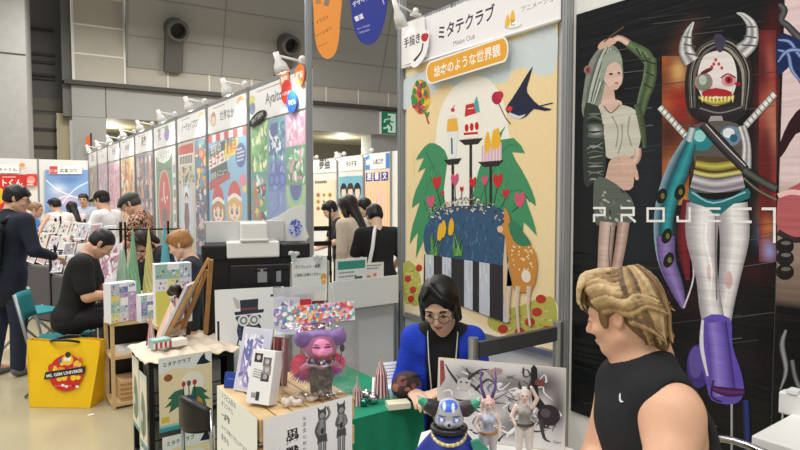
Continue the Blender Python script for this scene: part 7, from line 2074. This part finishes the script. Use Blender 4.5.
    if top.get('pattern'):
        PC = np.array([rgb(c) for c in top['pattern']], dtype=np.float32)
        IT = np.array(TT.inverted())
        def fn(vs, cols):
            q = vs @ IT[:3, :3].T + IT[:3, 3]; w_ = np.sin(95 * q[:, 0] + 2.2 * np.sin(70 * q[:, 2])) + np.sin(88 * q[:, 2] + 2 * np.sin(60 * q[:, 0])) + np.sin(80 * q[:, 1] + 1.5 * np.sin(75 * q[:, 2]))
            return PC[np.clip(((w_ + 2.2) / 4.4 * len(PC)).astype(int), 0, len(PC) - 1)]
    S.build('shirt', CLOTH, h, t, fn=fn)
    if top.get('logo'): top['logo'](TT, t)
    # trousers and shoes
    if not hideleg:
        S = SDF(B); S.col(*legs['col'])
        S.ell((0, 0, hz0 - .02), (.165 * b, .125 * b, .11), k=.03)
        for sd in (1, -1):
            a0, a1, a2 = L[sd]; S.cone(a0, a1, .095, .070, k=.04); S.cone(a1, a2 + V((0, 0, -.0)), .068, .058, k=.02)
        S.build('trousers', CLOTH, h, t)
        for sd in (1, -1):
            a2 = L[sd][2]; S = SDF(B); S.col(*shoes); S.ell(a2 + V((0, -.005, -.03)), (.044, .055, .055), k=.02); S.cone(a2 + V((0, .02, -.050)), a2 + V((0, .15, -.058)), .040, .032, k=.02); S.plane(a2 + V((0, 0, -.088)), (0, 0, -1)); S.build('shoe', CLOTH, .009, t)
    if glasses:
        M = HC @ Matrix.Scale(s, 4); m = MB(M); m.col(*glasses)
        for sx in (-1, 1):
            m.tube([V((sx * .032 + .022 * math.cos(q), .101 - .004 * abs(math.cos(q)), .0 + .018 * math.sin(q))) for q in (2 * math.pi * i / 16 for i in range(16))], .0018, 6, closed=True); m.tube([V((sx * .054, .097, .004)), V((sx * .076, .06, .006)), V((sx * .080, -.01, .004))], .0018, 6)
        m.tube([V((-.011, .103, .002)), V((.011, .103, .002))], .0018, 6); m.build('glasses', VCOL, t)
    if hat: hat(HC @ Matrix.Scale(s, 4), t)
    return t, TT, HC, B


# ---- flat cap, baseball cap
def flat_cap(M, t):
    S = SDF(M); S.col(70, 76, 74); S.ell((0, -.012, .058), (.095, .112, .058), rotm(8, 0, 0), k=.01); S.ell((0, .070, .050), (.085, .066, .030), rotm(-14, 0, 0), k=.025); S.ell((0, .112, .026), (.068, .040, .010), rotm(-22, 0, 0), k=.012); S.plane((0, 0, .012), (0, .12, -1)); S.build('flat_cap', CLOTH, .007, t)
def ball_cap(M, t):
    S = SDF(M); S.col(22, 22, 24); S.ell((0, -.012, .045), (.086, .104, .080), k=.01); S.plane((0, 0, .016), (0, .05, -1)); S.ell((0, .12, .034), (.066, .062, .010), rotm(-8, 0, 0), k=.008); S.build('cap', CLOTH, .006, t)


def gpos(px, D):
    p = P(px, 225, D); return V((p.x, p.y, 0))
LEFT = -RGT; F2 = V((FWD.x, FWD.y, 0)).normalized()
def fdir(l, f): d = LEFT * l + F2 * f; return (d.x, d.y)


# ---- standing man with the backpack, far left
t, TT, HC, B = person('person in a navy jacket with a black backpack, standing at the left edge', gpos(3, 5.15), fdir(-.30, .95), 1.74, None, 6, (14, -48, 0), {1: ((.30, .02, .21), (.28, .24, .16)), -1: ((-.27, .0, .20), (-.20, .24, .08))},
    hair=('short', (24, 22, 24)), top=dict(col=(28, 34, 52), sleeve='long', hem=.10, collar=True), legs=dict(col=(36, 44, 66)), shoes=(112, 112, 116), glasses=(40, 36, 36), build=1.12)
S = SDF(TT); S.col(24, 24, 28); S.box((0, -.20, .22), (.15, .075, .22), .06, k=.02); S.box((0, -.275, .14), (.11, .03, .10), .025, k=.02); S.build('backpack', CLOTH, .012, t)
for sx in (-1, 1): m = MB(TT); m.tube([V((sx * .09, -.13, .44)), V((sx * .10, -.02, .535)), V((sx * .105, .10, .44)), V((sx * .12, .125, .28)), V((sx * .13, -.02, .10)), V((sx * .12, -.13, .06))], .017, 8); m.build('strap', BLACKP, t, smooth=True)

# ---- seated man in black
t, TT, HC, B = person('person in a black T-shirt with a lanyard, seated and bent over the patterned boxes', MANP, (.97, -.25), 1.76, .505, 13, (34, 4, 0), {1: ((.25, .10, .24), (.16, .28, .27)), -1: ((-.24, .12, .24), (-.14, .29, .27))},
    hair=('crop', (26, 24, 24)), top=dict(col=(24, 24, 27), sleeve='short'), legs=dict(col=(30, 30, 34)), shoes=(40, 40, 42), build=1.2, h=.010)
m = MB(TT); m.col(150, 60, 60); m.tube([V((-.085, .02, .515)), V((-.09, .085, .47)), V((-.05, .15, .30)), V((.0, .16, .16)), V((.05, .15, .30)), V((.09, .085, .47)), V((.085, .02, .515)), V((.05, -.07, .50)), V((-.05, -.07, .50))], .006, 6, closed=True); m.build('lanyard', VCOL, t, smooth=True)
S = SDF(TT); S.col(150, 150, 154); S.chain([(-.075, .05, .50), (-.06, -.05, .53), (.06, -.05, .53), (.075, .05, .50)], [.022, .026, .026, .022], .02); S.build('neck_towel', CLOTH, .008, t)

# ---- stall keeper with short brown hair and the one behind the cones
person('person with short light brown hair and dark clothes, smiling beside the printer', gpos(205, 4.7), fdir(.97, -.1), 1.58, .57, 14, (14, 0, 0), None, (232, 190, 164), ('short', (166, 116, 66)), dict(col=(40, 46, 56), sleeve='long'), smile=True, hideleg=True, h=.010)
person('person with dark hair looking down, behind the teal paper cone', gpos(175, 5.95), fdir(.75, -.6), 1.58, .58, 22, (30, 0, 0), None, SKN, ('bob', (44, 28, 26)), dict(col=(44, 44, 56), sleeve='long'), hideleg=True)
# ---- men along the wall
person('person in a grey flat cap and a red brown patterned shirt, looking down', gpos(147, 6.3), fdir(.96, -.1), 1.70, None, 8, (24, 0, 0), {1: ((.24, .10, .24), (.14, .32, .18)), -1: ((-.24, .10, .24), (-.16, .30, .16))}, hair=('crop', (70, 66, 64)), top=dict(col=(120, 50, 44), sleeve='short', pattern=[(70, 34, 34), (120, 46, 40), (212, 190, 160), (140, 56, 46), (60, 30, 32), (200, 170, 140)], hem=.08, collar=True), legs=dict(col=(50, 50, 56)), glasses=(60, 56, 56), hat=flat_cap)
person('person in a black cap and a white T-shirt, standing farther along the wall', gpos(110, 7.5), fdir(.95, .25), 1.72, None, 6, (10, 0, 0), {1: ((.25, .08, .24), (.18, .30, .10)), -1: ((-.25, .08, .24), (-.2, .30, .10))}, hair=('crop', (24, 22, 22)), top=dict(col=(236, 236, 238), sleeve='short', hem=.10), legs=dict(col=(50, 52, 60)), glasses=(40, 36, 36), hat=ball_cap, build=.95)
far = [('person with short dark hair and a light shirt, facing us far down the aisle', 86, 11.0, (-.1, -1), 1.70, 'short', (30, 26, 26), (190, 206, 224), (0, 10, 0)),
       ('person with long dark hair in a white blouse, bending left far away', 76, 10.5, (.8, .4), 1.56, 'long', (26, 22, 24), (226, 220, 216), (20, 0, 0)),
       ('person with short black hair in a white shirt, far behind the white rack', 61, 9.4, (.9, .2), 1.62, 'short', (24, 22, 24), (232, 232, 232), (14, 0, 0)),
       ('person with tied back light brown hair in a blue top, raising a hand', 29, 8.2, (-.9, .3), 1.56, 'bun', (150, 116, 88), (70, 130, 200), (6, 0, 0)),
       ('person with dark hair seen between the two left visitors', 21, 10.5, (.5, -.8), 1.60, 'bob', (28, 24, 24), (90, 110, 150), (6, 0, 0))]
for lab, px, D, fd, hgt, st, hc, tc, hr in far:
    arm = {1: ((.22, .14, .30), (.10, .20, .52))} if 'raising' in lab else None
    person(lab, gpos(px, D), fdir(*fd), hgt, None, 5, hr, arm, SKN, (st, hc), dict(col=tc, sleeve='short'), h=.014, hh=.012)

# ---- visitors in the gap
person('person with black hair in dark clothes, looking down, left in the gap', gpos(342, 7.4), fdir(.9, -.3), 1.60, None, 8, (24, 0, 0), {1: ((.23, .1, .24), (.12, .30, .18)), -1: ((-.23, .1, .24), (-.12, .30, .18))}, (232, 194, 170), ('short', (22, 20, 22)), dict(col=(36, 36, 42), sleeve='short'), h=.012, hh=.009)
person('person with long dark hair in a beige top, turned away in the gap', gpos(360, 5.9), fdir(.75, .7), 1.66, None, 10, (16, 14, 0), None, (232, 194, 170), ('long', (36, 26, 26)), dict(col=(222, 208, 190), sleeve='long', hem=.12), legs=dict(col=(206, 190, 170)), h=.011, hh=.009)
person('person with black hair standing behind the two women in the gap', gpos(372, 6.9), fdir(.6, -.3), 1.62, None, 5, (14, 0, 0), None, (230, 190, 166), ('short', (24, 22, 22)), dict(col=(60, 60, 70), sleeve='short'), h=.012, hh=.010)
t, TT, HC, B = person('person in a black T-shirt with a white shoulder strap, back turned in the gap', gpos(380, 5.35), fdir(.35, .95), 1.58, None, 9, (26, 0, 0), {1: ((.25, .05, .21), (.2, .25, .10)), -1: ((-.25, .05, .21), (-.2, .25, .10))}, (232, 194, 170), ('short', (20, 18, 20)), dict(col=(26, 26, 30), sleeve='short', hem=.14), legs=dict(col=(30, 30, 34)), h=.010, hh=.008)
m = MB(TT); m.tube([V((.05, .10, .52)), V((-.02, -.0, .56)), V((-.075, -.12, .46)), V((-.11, -.155, .32)), V((-.16, -.14, .12)), V((-.2, -.06, -.02)), V((-.2, .05, .0)), V((-.12, .16, .2))], .018, 8, closed=True); m.build('bag_strap', WHITEP, t, smooth=True)

# =================================================================== SEATED WOMAN OF THE NEAR BOOTH
wp = gpos(444, 2.70)
t, TT, HC, B = person('person with a black bob and glasses, seated in a blue cardigan, reading', wp, (-.72, -.80), 1.62, .465, 13, (15, -8, 4), {1: ((.19, .06, .255), (.13, .21, .295)), -1: ((-.19, .06, .27), (-.02, .20, .30))},
    (232, 192, 168), None, dict(col=(28, 28, 32), sleeve='none', hem=.0), legs=dict(col=(40, 40, 46)), h=.007, hh=.0045, build=.80, hideleg=True)
s_ = 1.62 / 1.70
M = HC @ Matrix.Scale(s_, 4)
S = SDF(); hair_sdf(S, HC, 'parted', (20, 18, 20), s_); S.build('hair', mat('black_hair', (14, 12, 13), .42, noise=.3, nscale=60, stretch=(1, 1, .2), bump=.15, bscale=80), .0045, t)
# cardigan: open front shell over shoulders and arms
S = SDF(TT); S.col(28, 66, 190)
for sd in (1, -1):
    S.cone((sd * .080, -.01, .28), (sd * .080, -.005, .42), .078, .078, k=.03, flat=((0, 1, 0), 1.3)); S.cone((sd * .05, -.01, .485), (sd * .135, -.005, .455), .050, .058, k=.04); S.cone((sd * .085, 0, .05), (sd * .085, 0, .3), .078, .08, k=.03, flat=((0, 1, 0), 1.35))
    S.cone((sd * .138, -.005, .455), (sd * .19, .06, .255), .060, .050, k=.03); S.cone((sd * .19, .06, .255), (.13 if sd > 0 else -.04, .19, .295), .050, .038, k=.02)
S.box((0, .17, .3), (.074, .17, .45), .03, op='sub', k=.01); S.ell((0, .0, .57), (.070, .09, .075), op='sub', k=.01)
S.build('cardigan', mat('blue_knit', (26, 62, 196), .85, noise=.12, nscale=60, bump=.3, bscale=120), .007, t)
# glasses, brows, lids, lips
m = MB(M); m.col(60, 44, 42)
for sx in (-1, 1):
    m.tube([V((sx * .034 + .024 * math.cos(q), .104 - .006 * max(0, sx * math.cos(q)), -.004 + .021 * math.sin(q))) for q in (2 * math.pi * i / 24 for i in range(24))], .0016, 7, closed=True); m.tube([V((sx * .058, .098, .004)), V((sx * .078, .06, .008)), V((sx * .082, -.01, .004))], .0016, 6)
m.tube([V((-.010, .107, .0)), V((0, .109, .003)), V((.010, .107, .0))], .0016, 6); m.build('glasses', VCOL, t, smooth=True)
for sx in (-1, 1):
    m = MB(M); m.col(40, 30, 30); m.tube([V((sx * .016, .0885, .022)), V((sx * .030, .0885, .027)), V((sx * .047, .080, .022))], [.0016, .0024, .001], 6); m.build('eyebrow', VCOL, t, smooth=True)
    m = MB(M); m.col(30, 24, 24); m.tube([V((sx * .018, .0865, -.003)), V((sx * .031, .0905, -.005)), V((sx * .045, .083, -.002))], [.001, .0018, .001], 6); m.build('eyelash', VCOL, t, smooth=True)
m = MB(M); m.col(186, 84, 88); m.tube([V((-.020, .087, -.061)), V((-.008, .0925, -.058)), V((0, .0925, -.0595)), V((.008, .0925, -.058)), V((.020, .087, -.061))], [.001, .0034, .0030, .0034, .001], 8); m.tube([V((-.018, .087, -.063)), V((0, .0915, -.068)), V((.018, .087, -.063))], [.001, .0042, .001], 8); m.build('lips', VCOL, t, smooth=True)
# white lanyard cords
m = MB(TT); m.col(226, 226, 226)
for sx in (-1, 1): m.tube([V((sx * .062, -.03, .535)), V((sx * .070, .05, .51)), V((sx * .062, .125, .42)), V((sx * .05, .150, .28)), V((sx * .04, .150, .10))], .0028, 6)
m.build('lanyard', VCOL, t, smooth=True)
m = MB(TT); m.col(20, 20, 22)
for z in (.44, .38, .32, .26): m.ball(V((0, .134 + (.44 - z) * .10, z)), .0055, 8, 5)
m.build('button', VCOL, t, smooth=True)
tbox('stool', 'plain stool under the seated woman', 'stool', (wp.x - .10, wp.y - .15, 0), (wp.x + .20, wp.y + .15, .42), BLACKP, bevel=.01)

# =================================================================== BLOND MAN IN THE FOREGROUND
MSK = (224, 176, 146)
hc = P(622, 315, 1.54)                     # middle of the head
def fr3(l, f, u=0.0): return LEFT * l + F2 * f + V((0, 0, u))
shN, shF = P(672, 414, 1.38), P(622, 392, 1.66)     # near and far shoulder joints
nk0 = P(640, 353, 1.53); ch = P(650, 420, 1.46)
tm = thing('person', 'person with wavy blond hair in a black sleeveless shirt, seated in profile at the right', 'person', (1.40, .86, 0))
# head frame
hd = fr3(.80, .60).normalized(); yaw_ = math.atan2(hd.y, hd.x) - math.pi / 2
HM = Matrix.Translation(hc) @ Matrix.Rotation(yaw_, 4, 'Z') @ Matrix.Rotation(R(4), 4, 'Y') @ Matrix.Rotation(R(-17), 4, 'X')
TD = fr3(.95, -.30).normalized()            # torso faces picture left, a little to us
ax = (shN - shF); ax = V((ax.x, ax.y, ax.z))
mid = (shN + shF) / 2
hip = P(690, 580, 1.50)
S = SDF(); S.col(*MSK)
head_sdf(S, HM, MSK, .93, 1.0, 1.05)
S.T = Matrix()
jaw_in = HM @ V((0, -.015, -.06))
S.cone(nk0 + V((0, 0, -.03)), jaw_in, .058, .052, k=.03); S.cone(HM @ V((0, -.055, .0)), nk0 + V((0, 0, -.01)) - TD * .03, .050, .054, k=.03)
up = (mid - hip).normalized()
tn = TD - up * TD.dot(up); tn.normalize()
def tor(S, g):
    S.T = Matrix()
    S.cone(hip, hip.lerp(mid, .55), .145 + g, .145 + g, k=.05, flat=(tn, .72)); S.cone(hip.lerp(mid, .5), hip.lerp(mid, .82), .148 + g, .140 + g, k=.06, flat=(tn, .68))
    a_, b_ = shF.lerp(shN, .24), shF.lerp(shN, .76)
    S.cone(a_ - up * .06, b_ - up * .06, .098 + g, .098 + g, k=.06, flat=(tn, .88)); S.cone(a_ + up * .015, b_ + up * .015, .054 + g, .054 + g, k=.05)
    S.cone(nk0 - up * .035, shN.lerp(nk0, .22) + up * .018, .055 + g, .050 + g, k=.05); S.cone(nk0 - up * .035, shF.lerp(nk0, .22) + up * .018, .055 + g, .050 + g, k=.05)
tor(S, 0)
elN, wrN = P(668, 500, 1.28), P(600, 520, 1.22)
elF, wrF = P(598, 460, 1.62), P(596, 500, 1.40)
S.ell(shN, (.067, .067, .070), k=.03); S.cone(shN, elN, .065, .052, k=.03); S.cone(elN, wrN, .050, .033, k=.015); S.ell(shF, (.064, .064, .066), k=.03); S.cone(shF, elF, .062, .050, k=.03); S.cone(elF, wrF, .048, .032, k=.015)
S.cone(shN.lerp(elN, .25) - tn * .022, shN.lerp(elN, .75) - tn * .012, .045, .038, k=.02)
for w_, e_, sd in ((wrN, elN, -1), (wrF, elF, 1)): hand_sdf(S, w_, (w_ - e_), V((0, 0, 1)), -sd, 1.0, 35)
kn = {}
for sd, off in ((1, fr3(.0, .10)), (-1, fr3(0, -.10))):
    h0 = hip + off; k0 = h0 + TD * .42 + V((0, 0, -.07)); f0 = V((k0.x, k0.y, .09)) - TD * .03; kn[sd] = (h0, k0, f0); S.cone(h0, k0, .085, .058, k=.03); S.cone(k0, f0, .056, .04, k=.02); S.cone(f0, f0 + TD * .14 - V((0, 0, .045)), .036, .03, k=.02)
S.build('body', SKIN, .0052, tm)
# shirt
S = SDF(); S.col(24, 25, 29); tor(S, .013)
S.T = Matrix(); S.cone(shN.lerp(shF, .10) + up * .035, shN.lerp(shF, .3) + up * .035, .058, .058, k=.03); S.cone(shF.lerp(shN, .10) + up * .03, shF.lerp(shN, .3) + up * .03, .056, .056, k=.03)
S.ell(shN - up * .035 + ax.normalized() * .045 + tn * .004, (.078, .078, .122), k=.008, op='sub'); S.ell(shF - up * .035 - ax.normalized() * .045, (.078, .078, .118), k=.008, op='sub')
ncol = nk0 + up * .045 + tn * .02
S.ell(ncol, (.074, .074, .066), k=.006, op='sub')
S.build('sleeveless_shirt', mat('black_jersey', (25, 26, 31), .9, noise=.06, nscale=8, bump=.35, bscale=7), .0055, tm)
bpy.context.view_layer.update()
so = [c for c in tm.children if c.name.startswith('sleeveless')][0]
dg = bpy.context.evaluated_depsgraph_get(); iv = so.matrix_world.inverted(); ro, rd_ = iv @ CAMP, (iv.to_3x3() @ ray(622, 398)).normalized()
ok, lo_, no_, _ = so.ray_cast(ro, rd_)
if ok:
    lo_, no_ = so.matrix_world @ lo_, (so.matrix_world.to_3x3() @ no_).normalized(); xa = V((0, 0, 1)).cross(no_).normalized(); ya = no_.cross(xa)
    m = MB(); m.col(236, 236, 236); pts = smooth_loop([(-.010, .009), (-.012, .0), (-.008, -.009), (.002, -.011), (.014, -.004), (.002, -.006), (-.004, -.002), (-.005, .004)], 3)
    m.prism([lo_ + no_ * .0012 + xa * x + ya * y for x, y in pts], no_ * .0012); m.build('chest_mark', PRINT, tm)
# crescent mark on the chest
lp = None
# trousers, shoes
S = SDF(); S.col(36, 38, 46); S.ell(hip, .165, k=.03)
for sd in (1, -1): h0, k0, f0 = kn[sd]; S.cone(h0, k0, .10, .074, k=.04); S.cone(k0, f0, .07, .058, k=.02)
S.build('trousers', CLOTH, .012, tm)
for sd in (1, -1): f0 = kn[sd][2]; S = SDF(); S.col(70, 70, 74); S.ell(f0 + V((0, 0, -.03)), (.05, .05, .052), k=.02); S.cone(f0 + TD * .02 - V((0, 0, .05)), f0 + TD * .15 - V((0, 0, .055)), .04, .032, k=.02); S.build('shoe', CLOTH, .01, tm)
# hair: cap plus swept wavy locks
S = SDF(HM @ Matrix.Scale(.93, 4)); S.col(120, 94, 60)
S.ell((0, -.020, .045), (.088, .104, .084), k=.01); S.ell((0, -.062, -.012), (.076, .056, .074), k=.03); S.cone((0, -.075, -.03), (0, -.082, -.088), .060, .030, k=.03, flat=((0, 1, 0), .8))
S.box((0, .098, -.052), (.12, .060, .080), .02, rotm(-10, 0, 0), op='sub', k=.012)
for sx in (-1, 1): S.ell((sx * .088, .004, -.030), (.024, .034, .036), op='sub', k=.010); S.ell((sx * .074, .030, .002), (.010, .012, .030), k=.01)
r7 = random.Random(17)
T1, T2 = [(172, 142, 98), (140, 110, 70), (200, 174, 130), (98, 74, 48), (182, 152, 108)], None
def lock(pts, r0, c):
    S.col(*c); q = smooth_loop(pts, 3, False); n_ = len(q)
    for i in range(n_ - 1): f0, f1 = i / (n_ - 1), (i + 1) / (n_ - 1); rr = lambda f: r0 * (.55 + .6 * math.sin(math.pi * min(1, f * 1.05 + .12))) * (1 - .45 * f); S.cone(q[i], q[i + 1], rr(f0), rr(f1), k=.0025)
for i in range(17):      # fringe: from the crown forward and curling
    x = -.075 + .0094 * i; w_ = r7.uniform(-.012, .012)
    lock([(x * .55, -.01, .128), (x * .8 + w_, .048, .126 + r7.uniform(-.004, .008)), (x + w_ * 1.5, .088 - abs(x) * .25, .100 + r7.uniform(-.008, .010)), (x * 1.05 - w_, .108 - abs(x) * .3, .066 + r7.uniform(-.010, .012)), (x * 1.1, .104 - abs(x) * .3, .046 + r7.uniform(-.012, .012))], r7.uniform(.008, .0115), r7.choice(T1))
for sx in (-1, 1):       # side waves swept back over the ear
    for i in range(12):
        z = .118 - .0115 * i; y0 = .070 - .004 * i; o = .0
        rad = .088 * math.sqrt(max(.08, 1 - ((z - .045) / .092) ** 2)) + .003
        wv = r7.uniform(.004, .010)
        if z > .005: lock([(sx * rad * .80, y0, z + .004), (sx * rad * .99, y0 - .045, z + wv), (sx * (rad * 1.01), y0 - .085, z - wv - .004), (sx * rad * .86, y0 - .125, z - .012 + wv), (sx * rad * .5, y0 - .165, z - .03)], r7.uniform(.008, .011), r7.choice(T1))
        else: lock([(sx * .080, -.028 - .002 * i, .02 - .004 * i), (sx * .084, -.050, -.008 - .006 * (i - 9)), (sx * .070, -.086, -.035 - .008 * (i - 9)), (sx * .05, -.108, -.075 - .006 * (i - 9))], .0095, r7.choice(T1))
for i in range(22):      # back of the head, flicking at the nape
    a_ = R(-72 + 144 * i / 21); sx = math.sin(a_); cy = -math.cos(a_)
    lock([(sx * .045, -.03 + cy * .045, .124), (sx * .082, -.022 + cy * .085, .078 + r7.uniform(-.006, .006)), (sx * .086, -.024 + cy * .094, .022 + r7.uniform(-.008, .008)), (sx * .074, -.030 + cy * .088, -.035 + r7.uniform(-.01, .01)), (sx * .058, -.036 + cy * .078, -.085 + r7.uniform(-.012, .008))], r7.uniform(.0085, .0115), r7.choice(T1))
S.build('hair', mat('blond_hair', None, .5, noise=.28, nscale=45, stretch=(1, 1, .5), bump=.35, bscale=110), .0032, tm)
# face details on the side we see
M = HM @ Matrix.Scale(.93, 4)
for sx in (-1, 1):
    m = MB(M); m.col(110, 80, 54); m.tube([V((sx * .014, .090, .024)), V((sx * .030, .0895, .030)), V((sx * .050, .079, .024))], [.002, .003, .001], 6); m.build('eyebrow', VCOL, tm, smooth=True)
    m = MB(M); m.col(36, 28, 26); m.tube([V((sx * .018, .0855, .000)), V((sx * .031, .0905, .000)), V((sx * .046, .081, .000))], [.001, .0022, .001], 6); m.build('eyelash', VCOL, tm, smooth=True)
m = MB(M); m.col(206, 146, 126); m.tube([V((-.020, .084, -.060)), V((-.008, .0905, -.0585)), V((.008, .0905, -.0585)), V((.020, .084, -.060))], [.001, .0024, .0024, .001], 8); m.tube([V((-.018, .084, -.064)), V((0, .0895, -.066)), V((.018, .084, -.064))], [.001, .003, .001], 8); m.build('lips', VCOL, tm, smooth=True)

for nm_, q, z_ in (('stool under the stall keeper with light brown hair', gpos(205, 4.7), .40), ('stool under the person behind the paper cones', gpos(175, 5.95), .40)):
    tbox('stool', nm_, 'stool', (q.x - .15, q.y - .15, 0), (q.x + .15, q.y + .15, z_), BLACKP, bevel=.01)

# chrome framed chair under the blond man
q = V((hip.x, hip.y, 0)); cr = math.atan2(TD.y, TD.x) - math.pi / 2
T = Matrix.Translation(q) @ Matrix.Rotation(cr, 4, 'Z')
t = thing('chrome_chair', 'chair with a curved chrome back tube under the blond man', 'chair', q, cr)
zs = hip.z - .17
m = MB(T); m.box((-.21, -.20, zs - .045), (.21, .22, zs)); m.build('seat', BLACKP, t, bevel=.015)
m = MB(T); m.tube(smooth_loop([(-.20, -.12, zs - .03), (-.22, -.17, zs + .20), (-.18, -.215, zs + .43), (0, -.23, zs + .48), (.18, -.215, zs + .43), (.22, -.17, zs + .20), (.20, -.12, zs - .03)], 5, False), .0105, 10); m.build('back_tube', STEEL, t, smooth=True)
for sx in (-1, 1):
    for sy in (-1, 1): m = MB(T); m.tube([V((sx * .18, sy * .16, zs - .046)), V((sx * .21, sy * .20, .005))], .0105, 8); m.build('leg', STEEL, t)
